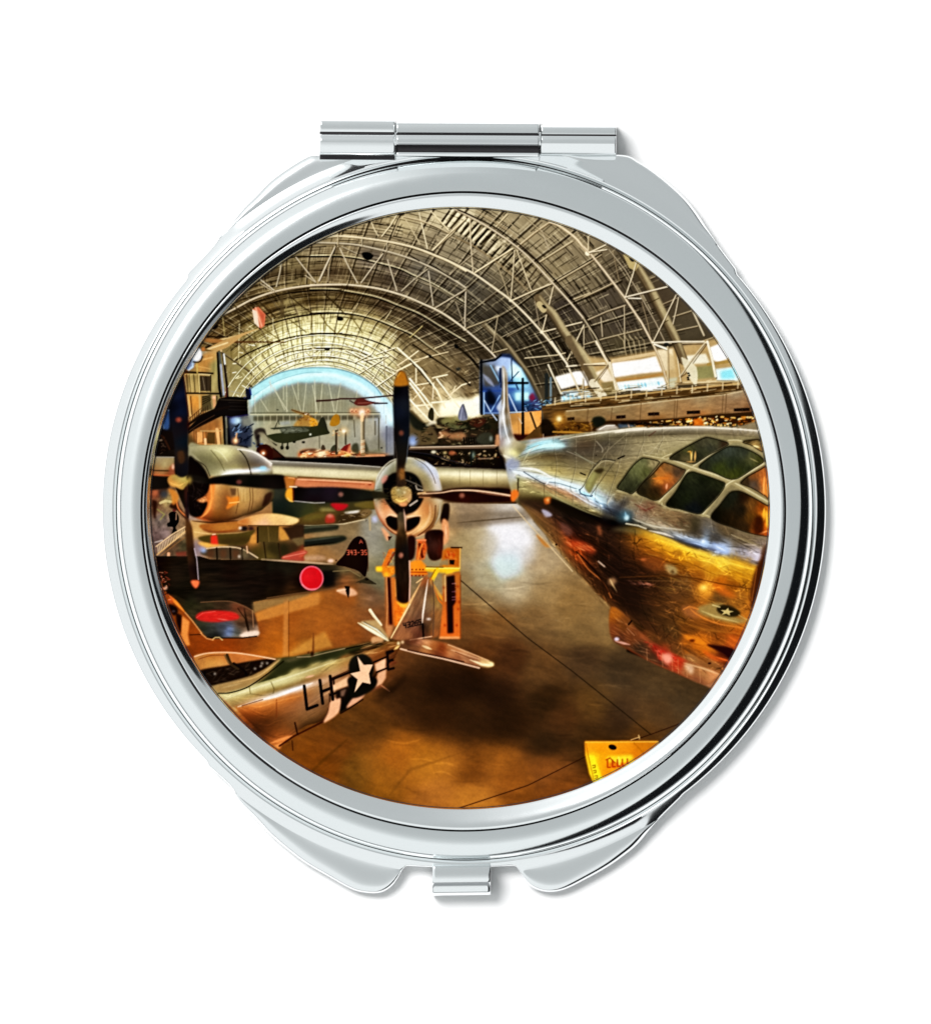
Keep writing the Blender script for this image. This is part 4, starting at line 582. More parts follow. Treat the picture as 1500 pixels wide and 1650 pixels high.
# nose pod and pale wing at left centre
T(240, 700, 6)
poly([(420,840),(860,840),(1050,880),(1050,1200),(400,1200)],'6c4a24',1,1)
mk=mask([(400,830),(1500,870),(1500,1230),(400,1200)],1); field(mk,[(440,870,'b88c54'),(450,930,'c89c5c'),(480,1090,'7c6c74'),(560,1060,'c88c40'),(700,1150,'5c4c34'),(960,920,'7c5430'),(1010,1000,'c07c38'),(1100,1000,'4c4020'),(1150,950,'5c4c2c'),(1200,1100,'342c14'),(1050,1150,'4a3c18'),(1300,1100,'2c2814'),(1400,1080,'3c2c18'),(1300,960,'b87c3c'),(1440,940,'2c1c10'),(1400,1000,'6c5434'),(1480,1150,'8c3c20'),(900,1150,'443020'),(1150,1180,'5c4c20')],4)
spoly([(490,880),(560,860),(860,840),(980,850),(860,920),(760,945),(640,945),(540,925),(500,905)],'9c5c24',1,1); spoly([(620,880),(850,855),(840,920),(680,935)],'b07430',.7,3); spoly([(520,915),(640,940),(860,925),(700,950),(580,945)],'5c1c08',.8,1); line([(440,940),(620,965),(860,950),(1000,930)],2,'e8b878',.6)
spoly([(860,845),(1000,790),(1150,768),(1300,780),(1450,825),(1360,875),(1100,880),(940,870)],'d49a58',1,1); mk=mask(sm([(860,845),(1000,790),(1150,768),(1300,780),(1450,825),(1360,875),(1100,880),(940,870)],6,True),1); field(mk,[(900,840,'b86c30'),(1050,800,'e0a460'),(1200,790,'ecb870'),(1350,810,'e8c47c'),(1100,860,'e0a884'),(1300,860,'d8a468')],3); line([(960,878),(1370,880)],1.4,'3c2410',.8)
spoly([(490,990),(640,965),(860,955),(1020,920),(1010,960),(960,1040),(900,1070),(740,1070),(560,1050),(490,1020)],'54461c',1,1); spoly([(700,1010),(960,990),(940,1050),(740,1060)],'3c2c14',.6,3); poly([(600,980),(660,975),(675,1085),(600,1075)],'e0301c',1,1); line([(615,965),(640,962)],2,'f8b8a0',.7); spoly([(480,1040),(620,1060),(780,1075),(640,1090),(520,1080)],'e0a048',.95,1); poly([(990,980),(1030,960),(1040,1050),(980,1050)],'c88438',.9,1)
ell(920,910,34,22,'141018',.85,1); ell(885,905,16,14,'e8d8c8',.9,1); ell(990,910,24,18,'2c1820',.8,1)
poly([(1050,880),(1260,885),(1250,1040),(1060,1040)],'54441f',1); line([(1050,900),(1050,1040)],3,'241608',.9); line([(1150,890),(1160,1030)],2,'7c6434',.5)
poly([(1290,900),(1490,890),(1490,990),(1370,1020)],'3c2818',1,1); poly([(1260,890),(1310,930),(1360,1015),(1270,1025)],'c08438',1,1); poly([(1380,1010),(1500,990),(1500,1060),(1440,1080)],'6c5a38',.9,1)
spoly([(560,1110),(700,1085),(850,1090),(950,1120),(1050,1190),(900,1210),(620,1190),(500,1150)],'4a3c2a',1,1); line([(560,1100),(700,1085),(850,1092),(950,1130),(1050,1190)],2.2,'c8a880',.95,curve=True)
for x in (655,785,900): line([(x,1095),(x+4,1200)],2.6,'1a1008',.95)
for x in (600,720,840,930): spoly([(x-30,1120),(x+30,1120),(x+26,1190),(x-24,1190)],rd.choice(['6a5c40','5c3820','6c5438']),.7,2)
ell(875,1180,12,16,'c8b8a8',.9,1); ell(530,1120,28,22,'88a4d8',.95,2); ell(510,1100,30,16,'8480a0',.7,2); line([(945,1080),(952,1140)],2.2,'d8a078',.9); line([(1110,1040),(1130,1200)],2,'20140a',.8); line([(1250,1050),(1270,1190)],1.8,'1c1408',.8)
spoly([(1290,1190),(1400,1150),(1500,1120),(1500,1170),(1440,1200),(1320,1210)],'c05038',1,1); line([(1300,1180),(1500,1128)],1.8,'e88c70',.8)
# ---------------- dark green fighter at the left ----------------
T(240, 880, 6)
poly([(70,95),(500,100),(600,130),(1050,135),(1100,135),(1500,160),(1700,190),(1760,200),(1740,390),(1500,450),(1010,540),(1000,700),(600,700),(200,500),(100,300)],'170d08',1)
mk = mask([(70,95),(500,100),(600,130),(1100,135),(1500,160),(1700,185),(1740,190),(1740,380),(1500,440),(1010,540),(1030,640),(900,600),(350,590),(200,480),(100,300)])
field(mk,[(120,200,'1a0d06'),(250,250,'1e150c'),(600,200,'1a120c'),(560,300,'241a0e'),(800,260,'180c07'),(1000,340,'1c100a'),(1200,300,'140b07'),(400,420,'141008'),(500,480,'1e1710'),(700,500,'201a10'),(900,560,'241a12'),(400,530,'2a2816'),(340,480,'161008'),(1350,400,'24150b'),(1700,300,'1a1509'),(1000,200,'1a140c'),(1900,300,'24200f'),(1500,260,'120d08')],3); tex(mk,.25,30,4,-2,15,3)
streaks([(150,150),(1400,180),(1400,400),(200,460)],110,18,-2,['3a2412','0a0604','2c1c10'],1.2,.5,71,8)
line([(1090,125),(1300,135),(1500,155)],2.6,'8c7450',.95); line([(70,100),(490,105)],2,'1a1810',1); poly([(260,60),(370,50),(370,98),(270,98)],'7c3424',.8,1)
spoly([(180,430),(300,500),(400,620),(520,620),(520,760),(400,700),(250,560)],'181208',.0)
# its wing with the red disc
W1 = sm([(240,470),(400,540),(560,540),(760,535),(880,560),(1000,620),(1040,700),(1065,840),(1040,870),(900,880),(760,885),(620,895),(560,880),(500,820),(400,700),(300,580)],5,True)
mk = mask(W1,1); field(mk,[(300,520,'2a2010'),(400,560,'2a2814'),(560,580,'342c1a'),(700,560,'3c2c1c'),(880,600,'6c3c24'),(960,660,'5c3c24'),(500,780,'3a3c2c'),(600,800,'3e4038'),(700,780,'44464c'),(780,820,'5c6c90'),(850,840,'5c5c50'),(900,760,'4c3828'),(900,700,'6a4428'),(980,800,'5c4c3c'),(1030,840,'dcb8a0'),(940,850,'c8a890'),(1000,720,'4c3424'),(440,660,'3c3420'),(620,860,'22241e')],4); tex(mk,.14,14,5,10,5,3)
spoly([(455,685),(500,640),(640,622),(800,635),(870,670),(860,705),(760,722),(640,735),(500,720)],'c4221c',1,1); streaks([(480,680),(640,630),(840,660),(840,700),(640,730)],60,10,0,['e04434','8c1814','d83428'],1.4,.5,72,8); line([(660,700),(760,712)],2,'e8907c',.6,soft=1); line([(460,690),(520,645),(640,628)],1.2,'e86050',.6)
line([(500,540),(760,530),(900,570),(1030,640)],1.6,'7c5434',.8,curve=True); line([(860,600),(930,700),(970,870)],1.5,'1c1008',.8); line([(920,600),(950,760),(970,830)],4,'24160e',.8,soft=1); line([(1000,620),(1010,780)],1.4,'b88458',.7); spoly([(880,860),(960,825),(1060,825),(1065,850),(1020,870),(920,880)],'e0c0aa',.95,1); line([(560,880),(700,885),(900,885),(1040,868)],1.8,'0c0806',.95)
line([(620,895),(640,880),(680,880),(710,905)],1.8,'c8a868',.9); line([(190,470),(260,540),(350,640)],5,'e87a20',1,soft=1); line([(350,640),(420,720),(510,840)],2,'c88044',1); line([(500,840),(560,890),(620,905)],2,'dc9050',.8); ell(215,520,24,40,'c8501c',.8,2); spoly([(200,560),(270,590),(280,640),(240,670),(200,600)],'1a0c0a',1,1); ell(240,630,18,9,'5c5058',.9,1)
for k in range(34): rl(110,80,240,300, 1.4,rd.choice(['6c1c10','a83c20','2c0c08','e88c64','100606']),.7)
ell(165,405,16,18,'f0b090',.8,1)
# floor strips by the wing
T(240,880,6)
poly([(320,670),(395,730),(380,860),(400,960),(360,960),(310,860)],'e0843c',.95,1); poly([(260,640),(320,670),(310,850),(270,740)],'1c0e08',.95,1); line([(395,855),(500,850)],1.4,'2c1408',.9)
poly([(1000,545),(1500,440),(1560,440),(1560,500),(1010,650)],'8a6c40',.9,2); poly([(1030,650),(1350,540),(1640,450),(1640,560),(1500,600),(1050,730)],'c07a34',.95,1); line([(1350,530),(1350,1060)],1.2,'4c2c10',.8); poly([(1310,540),(1345,530),(1345,1060),(1300,1070)],'d08c48',.5,1)
spoly([(1200,1080),(1350,1020),(1500,900),(1560,960),(1400,1080)],'c88838',.5,4)
# rear fuselage and tail of the green fighter
T(430, 840, 6)
mk = mask([(0,375),(300,400),(690,415),(850,480),(960,540),(870,600),(640,650),(400,690),(0,745)],3)
field(mk,[(0,420,'1c180f'),(0,560,'170d08'),(200,430,'201c12'),(600,440,'302a1a'),(750,450,'5a4c30'),(900,540,'54482c'),(100,560,'160c07'),(300,600,'1e100a'),(600,560,'14110f'),(660,600,'5c3c20'),(760,580,'80502a'),(850,580,'6c4828'),(0,700,'24180c'),(250,670,'3a2410'),(500,660,'5c3c20'),(650,510,'2a2418')],4)
tex(mk,.15,16,4,-4,19)
poly([(545,470),(660,480),(660,620),(545,640)],'100d0e',.8,2); line([(0,372),(250,385),(500,402),(640,412)],3.4,'b09070',1,soft=1); line([(640,480),(800,470),(900,530)],2,'7c6a44',.8)
spoly([(670,415),(750,320),(800,220),(850,160),(900,145),(945,175),(970,260),(978,400),(965,500),(945,535),(880,480),(760,440)],'1c0d08',1); line([(950,180),(975,280),(978,480)],1.4,'4c2c18',.7); text('A',(890,178),(30,-2),(2,16),(0,0),1.2,'b8503a'); text('343-35',(772,278),(18,-1),(2,21),(34,0),1.3,'d45a3c')
line([(900,590),(980,560),(1050,603)],1.8,'241c14',1); spoly([(860,590),(930,560),(960,540),(1000,575),(1050,605),(980,605),(900,592)],'38301f',.95); ell(968,560,18,12,'1c140e')
spoly([(670,670),(750,645),(830,650),(875,705),(790,722)],'d89c78',.95,1); poly([(752,625),(802,628),(800,700),(790,745),(770,700)],'0e0a0c',1); line([(680,670),(760,655)],2,'f0c8a0',.6)
ell(618,382,30,18,'e0b4a0',.95,1); ell(672,378,8,8,'3c1c14'); spoly([(150,345),(260,300),(370,290),(385,310),(300,335),(370,370),(300,380),(160,365)],'a84434',1,1); line([(160,345),(370,300)],1.6,'e07c64',.7); line([(120,220),(130,350)],2,'3c2818',.8)
ell(434,550,116,120,'d8586a',1,0,-8); ell(436,550,101,106,'c8101c',1,0,-8); ell(400,520,50,50,'e02830',.5,6); line([(340,610),(400,650),(470,650)],2.4,'f09090',.5,curve=True)
spoly([(430,700),(500,690),(520,710),(500,800),(300,860),(0,940),(0,850),(250,780)],'b87838',.65,2); line([(212,900),(212,1310)],1.1,'6c3c14',.8); poly([(165,760),(210,750),(210,1300),(150,1320)],'b8763a',.4,1); line([(0,740),(250,700),(560,660),(680,640)],2,'6c4c2c',.8)
poly([(200,1290),(400,1150),(560,1060),(640,1210),(430,1260)],'c4883c',.7,2); ell(1000,745,34,10,'b88c70',.6,3); ell(900,870,70,16,'8c5020',.3,4)
# ---------------- outer engine (left) ----------------
T(240, 700, 6)
NAC = sm([(380,115),(520,105),(720,100),(900,120),(1060,185),(1170,265),(1195,330),(1205,420),(1215,520),(1200,620),(1120,700),(1000,770),(820,830),(640,850),(520,830),(430,780),(380,600)],5,True)
mk = mask(NAC,1)
field(mk,[(420,140,'8a8464'),(520,150,'8c8666'),(620,140,'a49c78'),(580,240,'7a7452'),(640,330,'84805c'),(700,380,'a09a74'),(680,160,'dcd69c'),(740,180,'c8c088'),(760,260,'948a64'),(830,200,'a89c74'),(820,330,'9c9264'),(900,280,'7c7250'),(860,150,'8c8060'),(960,180,'908a7c'),(1060,230,'8a8078'),(960,260,'6c6048'),(1050,300,'7a6a5c'),(1150,290,'b8a89c'),(830,360,'e4e4e4'),(920,350,'e0dcdc'),(1000,345,'bcb8c0'),(1100,330,'90c4e0'),(1180,320,'a89878'),(1000,380,'8c8058'),(1150,380,'80744c'),
 (620,500,'e08c40'),(610,600,'e0843c'),(590,720,'d07030'),(540,790,'a85020'),(660,520,'c89050'),(680,620,'a06c38'),(680,740,'8c5c30'),(760,540,'8c6034'),(800,620,'e06c18'),(840,660,'c86424'),(900,580,'c49458'),(940,650,'b08850'),(880,740,'8c6840'),(980,700,'7c5c34'),(1040,580,'9c7848'),(1120,540,'8c6c44'),(1150,620,'3c2414'),(1180,700,'4c4428'),(1080,660,'7c5c38'),(760,800,'7a4c24'),(640,810,'643818'),(1000,760,'4c3820'),(1190,540,'343420'),(1190,480,'2c2c20')],4.2)
sheet([
 [(380,118,'8c8664'),(520,106,'a8a078'),(700,101,'a89c74'),(860,115,'b0a88c'),(1000,150,'c8c0b0'),(1120,220,'d8d0c4'),(1190,300,'c8bca8')],
 [(400,150,'8c8666'),(540,140,'a49c74'),(720,150,'dcd69c'),(850,170,'a49a70'),(980,200,'8c8478'),(1090,255,'807870'),(1190,310,'b8a898')],
 [(430,190,'7c7654'),(580,190,'8c8660'),(740,200,'c8c088'),(850,230,'8c8260'),(960,250,'6c6250'),(1080,290,'706458'),(1192,318,'a89480')],
 [(480,240,'6c6648'),(620,260,'7a7452'),(750,270,'948a64'),(850,280,'8a805c'),(960,300,'6c6048'),(1080,310,'7c6c5c'),(1194,325,'a89880')],
 [(540,310,'6a6446'),(650,330,'8a8460'),(770,330,'a09870'),(860,325,'9c9268'),(970,330,'8c8068'),(1090,330,'90b4cc'),(1196,335,'a09078')],
 [(575,370,'7c7654'),(680,375,'a8a27c'),(790,362,'ecebe4'),(880,355,'f0eeee'),(980,350,'e0dce0'),(1090,342,'b8d0e0'),(1198,345,'988868')],
 [(590,400,'8c845c'),(690,395,'b8b08c'),(800,385,'c0b890'),(890,380,'9c9470'),(990,385,'8c8058'),(1100,385,'80744c'),(1200,385,'6c6040')]])
sheet([
 [(600,480,'f0984c'),(660,480,'d09858'),(760,480,'a07840'),(860,480,'c0a068'),(980,480,'a88450'),(1100,480,'8c6c40'),(1215,480,'40402a')],
 [(605,580,'e88c44'),(670,600,'b07a40'),(760,600,'8c5c30'),(860,600,'b88c50'),(970,600,'ac8850'),(1090,590,'9c7848'),(1215,590,'3c3420')],
 [(590,680,'dc7c38'),(660,690,'a06c38'),(750,690,'845428'),(850,690,'a47840'),(950,690,'a47c48'),(1060,670,'806038'),(1180,650,'3c2c18')],
 [(560,750,'b85c28'),(640,770,'84501f'),(740,780,'74481f'),(840,770,'845c30'),(930,750,'7c5c34'),(1030,730,'604828'),(1120,710,'3c3018')],
 [(510,810,'7c3c18'),(620,840,'4c2810'),(740,840,'44240e'),(840,820,'3c2410'),(920,790,'44301a'),(1010,760,'3c2c18'),(1080,740,'30281a')]])
line([(600,150),(680,250),(730,350)],1.4,'5c5434',.6,curve=True); line([(870,140),(940,230),(980,350),(990,400)],1.8,'2c2414',.9,curve=True); line([(620,140),(700,180),(760,260)],2.4,'e8e2b0',.5,curve=True,soft=1); line([(860,140),(1000,165),(1110,225),(1185,280)],2.2,'e4dccc',.85,curve=True); line([(700,385),(830,362),(980,350)],3,'f4f4f8',.8,soft=1,curve=True); line([(1010,350),(1120,335)],2.4,'d4dce8',.8,soft=1); ell(1105,325,34,20,'88ccec',.8,1); ell(1180,290,10,12,'f0e8e0',.8,1)
for x in (860,975,1000): line([(x,520),(x+4,640),(x-20,760)],1.3,'5c3c20',.75,curve=True)
for x in (900,930): line([(x,530),(x,640)],1,'e0b878',.5)
spoly([(750,600),(800,610),(870,600),(860,660),(800,700),(750,720),(770,650)],'f08020',.8,1); line([(780,660),(870,650)],2,'fcb060',.8); poly([(785,520),(850,520),(840,590),(800,590)],'5c4028',.85,1); spoly([(1130,580),(1190,560),(1170,640),(1100,700),(1110,640)],'301810',.85,1)
spoly([(380,240),(460,250),(530,320),(575,400),(590,470),(590,600),(560,720),(500,790),(420,790),(380,700)],'120a08',1,1); line([(560,320),(585,400),(595,470)],2,'8c8458',.5); line([(440,240),(540,300),(590,400)],2,'3c3424',.8,curve=True)
spoly([(460,640),(520,610),(570,560),(600,480),(640,480),(620,620),(590,730),(520,790),(560,700),(560,650)],'e07830',.9,1); line([(600,480),(605,620),(570,740),(500,800)],3,'f8a050',.6,soft=1.5,curve=True); spoly([(480,640),(540,610),(560,640),(520,660)],'f89c58',.9,1)
streaks([(390,400),(560,430),(560,640),(480,760),(390,720)],60,12,30,['3c2c28','2a1c1c','5c4438','0a0608'],1.4,.7,74,80)
line([(420,835),(600,850),(860,830)],2.6,'2c140a',.8,soft=1)
spoly([(200,700),(270,640),(300,700),(360,780),(360,820),(280,740)],'2a120a',.9,1); line([(265,640),(290,720),(370,800)],2.6,'dc7838',.8,curve=True); spoly([(190,530),(250,540),(290,600),(270,660),(230,680),(220,600)],'c87828',.9,1); 
spoly([(200,330),(240,280),(255,300),(250,380),(200,390)],'8c4c30',.9,1); ell(238,312,14,26,'f0b898',.8,1)
spoly([(185,440),(210,400),(290,390),(370,395),(390,430),(370,480),(330,530),(270,510),(210,490)],'a87c34',1,1); mk=mask(sm([(185,440),(210,400),(290,390),(370,395),(390,430),(370,480),(330,530),(270,510),(210,490)],5,True),1); field(mk,[(200,440,'b87030'),(250,420,'8c8444'),(320,430,'b0a058'),(370,420,'9c8c44'),(240,480,'e89848'),(340,480,'8c7434'),(280,510,'dc9c48')],3); line([(200,460),(290,490),(350,460)],2,'f0b058',.7,soft=1,curve=True)
# upper blade, lower blade
poly([(255,200),(380,200),(380,400),(255,380)],'14100e',.97,1); spoly([(290,180),(330,190),(330,260),(290,260)],'7c4c1c',.8,1); line([(345,200),(345,340)],3,'4c4c44',.8)
T(240,550,7.5)
BL = sm([(250,750),(290,560),(380,410),(420,430),(450,640),(480,900),(475,1250),(470,1600),(330,1600),(310,1250),(280,1050)],5,True)
mk = mask(BL,.6); field(mk,[(330,560,'12121c'),(380,650,'141e3c'),(420,700,'0c1024'),(290,800,'0a0a14'),(380,850,'101a34'),(430,1000,'0c1018'),(340,1100,'1a1418'),(420,1200,'0e1a24'),(400,1400,'2c2018'),(460,1500,'14141c'),(470,1000,'2a1014')],3)
line([(420,430),(450,640),(478,900)],1.8,'3c1814',.9); poly([(370,340),(400,330),(440,350),(420,400),(385,400)],'7c3c1c',.9,1); ell(362,948,40,34,'6c2c1e',1,1); ell(366,948,18,20,'9c4c36',.8,1); ell(480,1010,14,60,'2a0a08',.9,1); spoly([(350,1340),(420,1330),(430,1450),(370,1470)],'4c3018',.8,1)
T(240,700,6)
BL = sm([(345,540),(375,540),(385,800),(420,900),(440,1100),(480,1400),(470,1430),(410,1420),(380,1250),(360,1000),(355,800)],5,True)
mk=mask(BL,.6); field(mk,[(360,560,'3c1c14'),(370,700,'241014'),(385,900,'5a3a1c'),(400,1000,'4c3018'),(400,1200,'4a2c14'),(390,1350,'2c180e'),(440,1300,'14080a'),(450,1200,'160e10')],3); line([(440,1100),(462,1200),(478,1400)],1.6,'b8a8b4',.8); line([(380,800),(375,560)],2,'140c14',.8); spoly([(410,1415),(485,1415),(482,1460),(455,1488),(425,1460)],'f06434',1,.6)
# right blade of that engine
BL = sm([(390,400),(450,410),(560,430),(640,410),(860,385),(1100,388),(1310,400),(1320,520),(1100,520),(860,500),(700,480),(560,480),(420,450)],5,True)
mk=mask(BL,.6); field(mk,[(430,430,'2c241c'),(600,440,'14100c'),(800,430,'12120e'),(1000,450,'141410'),(1250,450,'181210'),(900,410,'241e18'),(1200,500,'1c1410')],3); ell(873,460,28,22,'6c3c34',1,1); line([(700,405),(860,390),(1100,392)],1.4,'3c3830',.8); spoly([(380,390),(470,395),(560,420),(520,450),(380,440)],'1a140e',.95,1); ell(395,445,22,40,'a88c3c',.8,2)
poly([(1305,410),(1340,405),(1410,440),(1400,500),(1330,530)],'b8702c',.9,1); line([(1350,415),(1400,420)],2,'f0a060',.7); spoly([(1330,590),(1350,550),(1395,535),(1395,640),(1350,630)],'e08c20',1,.6)
# ---------------- inner engine (centre) ----------------
T(580, 700, 5.357)
COWL = ellp(420,545,300,350,-6)
spoly([(700,620),(770,600),(760,740),(700,760)],'1c1008',.95,1); spoly([(710,740),(760,760),(765,900),(730,950),(710,930)],'d88c5c',1,1); line([(735,780),(745,900)],3,'f8b488',.7,soft=1)
spoly([(185,800),(250,860),(240,920),(210,870)],'e09468',1,1); poly([(240,880),(280,880),(250,920)],'2a1008',.9)
mk = mask(COWL,.8)
field(mk,[(200,300,'8c8c7c'),(160,420,'7a7860'),(260,250,'706c52'),(440,220,'8c8060'),(520,260,'7a6c4c'),(470,310,'988a64'),(560,340,'84764e'),(600,420,'8c7c54'),(580,250,'9ca8c0'),(640,310,'c8c8d8'),(670,370,'d8b8a4'),(680,440,'b09c7c'),(690,480,'8c7c5c'),(140,460,'6c6a50'),(220,400,'b0705c'),
 (170,600,'dc9c70'),(200,680,'d48c5c'),(160,640,'a85c34'),(250,740,'e0a478'),(220,820,'8c4424'),(300,860,'7c4424'),(430,880,'c08454'),(520,850,'e8b080'),(540,640,'dc9c64'),(590,600,'b8703c'),(560,740,'c8844c'),(600,760,'a06c38'),(640,640,'c89c64'),(680,600,'8c7c58'),(690,700,'9c8c6c'),(650,740,'705834'),(620,820,'6c3c1c'),(500,720,'f0bc88'),(440,700,'e8ac74'),(300,690,'e4a070')],4.4)
RC = [['8c7048','c88850','e8ac74','7c5838','e0a070','b8683c','6c6448','8a7c60','706c52','84785a','8a7c58','7c6c4c'],
 ['9c8c68','b87844','d89c60','c88c5c','e0a47c','d08c5c','74705a','8c8c78','7a765c','9c9270','a89c78','988c68'],
 ['c4b494','a87c4c','e0a868','b07444','b86c40','e8a880','7c7a64','a8a898','8c8a74','98906c','9ca4b4','c8c4cc'],
 ['a89c80','6c5434','6c3c1c','a06840','6c3418','8c4c2c','8c8c78','d0d0c8','b8b4a0','b0a88c','c8d0e4','b0b4c0']]
RR = []
for q_, (cx_, cy_, rx_, ry_) in enumerate(((375,500,172,185),(395,520,225,245),(412,538,268,305),(420,545,299,349))):
    RR.append([(cx_+rx_*math.cos(math.radians(30*j)), cy_+ry_*math.sin(math.radians(30*j)), RC[q_][j % 12]) for j in range(13)])
sheet(RR, .92, 50, 30)
line([(190,290),(260,230),(340,205),(440,205),(540,225),(620,280)],2.4,'b4ac94',.8,curve=True); line([(130,470),(150,360),(210,270)],2.4,'c0c0b4',.7,curve=True,soft=.6); line([(470,205),(560,260),(620,340),(650,420)],1.3,'4c4028',.7,curve=True); line([(560,230),(640,300),(680,370)],5,'c4cce0',.8,curve=True,soft=1); line([(650,610),(640,720),(590,800),(500,870)],2,'5c3418',.7,curve=True); line([(600,600),(600,700),(550,790),(450,860)],4,'f0c090',.5,curve=True,soft=2); line([(690,600),(680,700),(640,780)],3,'b0a48c',.7,curve=True,soft=1)
spoly([(205,400),(260,350),(300,330),(400,320),(480,350),(530,420),(545,500),(545,560),(500,640),(440,680),(350,690),(290,660),(240,600),(215,560),(200,480)],'0e0a08',1,1); spoly([(190,380),(230,350),(240,380),(210,420),(190,420)],'c88070',.85,1)
streaks([(230,380),(480,360),(520,480),(500,620),(300,650),(230,560)],130,14,20,['3a3428','2c2018','6c5c40','1c1814','8c7c58','080606'],1.4,.6,75,85)
line([(430,610),(490,570)],3.2,'b0a090',.9); line([(395,390),(470,420),(530,450)],2,'6c6458',.8); line([(480,440),(490,470),(540,480)],2.4,'c8b8a0',.7)
# chin intakes
spoly([(222,725),(250,702),(300,712),(335,722),(338,790),(320,830),(270,812),(232,775)],'160a06',1,1); spoly([(398,742),(440,720),(490,706),(520,716),(512,765),(465,812),(405,838),(398,790)],'160a06',1,1); line([(215,720),(260,690),(350,712),(480,700),(525,700)],3,'f4c090',.85,curve=True,soft=1); line([(215,730),(235,790),(320,850),(420,850),(500,800),(525,720)],3,'e8a870',.7,curve=True,soft=1); spoly([(330,705),(400,705),(390,760),(340,760)],'8c7458',.9,1); line([(345,720),(350,745)],3,'2c2014',.8)
spoly([(300,620),(420,620),(400,690),(320,690)],'1c1410',.9,1)
# hub
spoly([(270,500),(290,460),(360,445),(430,470),(445,530),(430,580),(380,615),(330,600),(285,570)],'b08c4c',1,.8); mk=mask(sm([(270,500),(290,460),(360,445),(430,470),(445,530),(430,580),(380,615),(330,600),(285,570)],5,True),.8); field(mk,[(290,500,'a8843c'),(350,480,'94865c'),(340,510,'6c7058'),(380,470,'9c8450'),(410,500,'b08850'),(430,550,'c8946c'),(360,560,'e8b858'),(310,560,'a07c34'),(400,590,'8c5c34'),(345,600,'c07850')],3.4); line([(300,550),(350,575),(410,550)],3.4,'f4c868',.8,soft=1,curve=True); ell(375,605,34,16,'e08c58',.9,1); ell(385,500,10,10,'d8c8a0',.8,1); ell(330,480,12,8,'c8bc90',.8,1)
for k in range(16): rl(280,160,450,140, 1,rd.choice(['5c4820','e0c080','3c3018']),.5)
streaks([(110,480),(270,460),(270,580),(230,600),(120,560)],40,12,0,['4c4428','1c1810','8c8050','2c2414'],1.6,.8,76,30)
# left blade
T(440,700,7.5)
BL = sm([(235,645),(400,640),(700,635),(1000,655),(1215,690),(1250,720),(1230,770),(1000,800),(700,815),(450,810),(240,800)],5,True)
mk=mask(BL,.6); field(mk,[(280,700,'14100e'),(500,680,'1e1a20'),(500,780,'1c0e14'),(900,740,'16160f'),(1100,740,'23241a'),(700,660,'281c28'),(1000,680,'1e1c1a')],3); line([(240,800),(500,825),(620,820)],1.8,'b0a8a8',.7); ell(820,725,32,30,'7c5246',1,1); spoly([(152,720),(170,670),(235,648),(240,800),(200,800),(160,770)],'e89420',1,.6); line([(175,765),(200,800),(240,806)],2,'ffc060',.6); line([(200,628),(280,632)],2,'e8c8a8',.9); line([(242,650),(246,795)],2.4,'5c1c08',.8); spoly([(1200,690),(1330,700),(1400,760),(1220,770)],'2c2818',.95,1); ell(1480,755,50,60,'c8a060',.0)
# right blade
T(580,700,5.357)
BL = sm([(500,505),(560,495),(680,490),(780,470),(920,458),(1100,460),(1310,475),(1320,570),(1100,588),(900,590),(760,575),(660,550),(540,545),(500,530)],5,True)
mk=mask(BL,.6); field(mk,[(560,520,'5c3c24'),(680,520,'2c1408'),(800,510,'2a0e06'),(900,550,'3a120a'),(1000,550,'2c1008'),(1200,550,'2a0e08'),(1280,550,'341008'),(900,470,'1c0e0a'),(1200,480,'1c0c08')],3); line([(540,510),(700,500),(800,483),(950,480),(1100,495),(1290,525)],(1.6,3.4),'e8b890',.95,curve=True,soft=.6); line([(1000,495),(1290,535)],3,'8c5c44',.7,soft=1); ell(880,527,25,24,'7c4838',1,1); ell(885,525,10,10,'a86c54',.7,1); spoly([(1308,478),(1350,485),(1368,520),(1355,560),(1320,575),(1306,560)],'e86c1c',1,.6); line([(500,508),(560,500)],3,'c89c68',.9); line([(510,540),(600,545)],2,'c88858',.7)
# ---------------- undercarriage and yellow stand ----------------
T(580, 860, 6)
spoly([(640,-10),(790,-30),(800,60),(795,190),(780,240),(720,258),(675,240),(650,160)],'33160f',1,1); mk=mask(sm([(640,-10),(790,-30),(800,60),(795,190),(780,240),(720,258),(675,240),(650,160)],5,True),1); field(mk,[(670,50,'2c1814'),(720,100,'4c2c22'),(780,50,'3a140c'),(790,150,'561a0c'),(700,220,'2c1610'),(740,0,'1c0c08')],3); streaks([(660,20),(780,20),(780,200),(700,230)],30,10,80,['5c3c30','1c0c0c','6c4434'],1,.4,77)
spoly([(460,40),(530,30),(535,150),(520,230),(490,255),(465,240)],'2a0f0c',1,1); spoly([(600,250),(650,200),(660,240),(720,270),(790,240),(800,250),(790,300),(650,310),(620,290)],'8c8060',1,1)
STC = [(240,180),(260,150),(320,130),(345,130),(345,350),(160,360),(155,320),(200,310)]
poly([(300,135),(345,130),(345,420),(220,420),(220,360)],'d87820',.0)
line([(215,330),(290,160),(345,150)],5,'e07018',.95); line([(300,170),(245,310)],4,'d86820',.9); line([(265,300),(330,180)],3,'7c2810',.8); poly([(155,320),(210,315),(345,315),(345,380),(290,420),(230,415),(215,370),(160,362)],'e88018',1,1); poly([(155,320),(215,320),(215,362),(160,362)],'f8cc20',1,1); ell(255,395,24,24,'f8a820',.9,1); 
streaks([(225,180),(330,160),(335,390),(240,390)],60,5,60,['ffa020','b04810','fcc040','8c2c08'],1.6,.6,78,60)
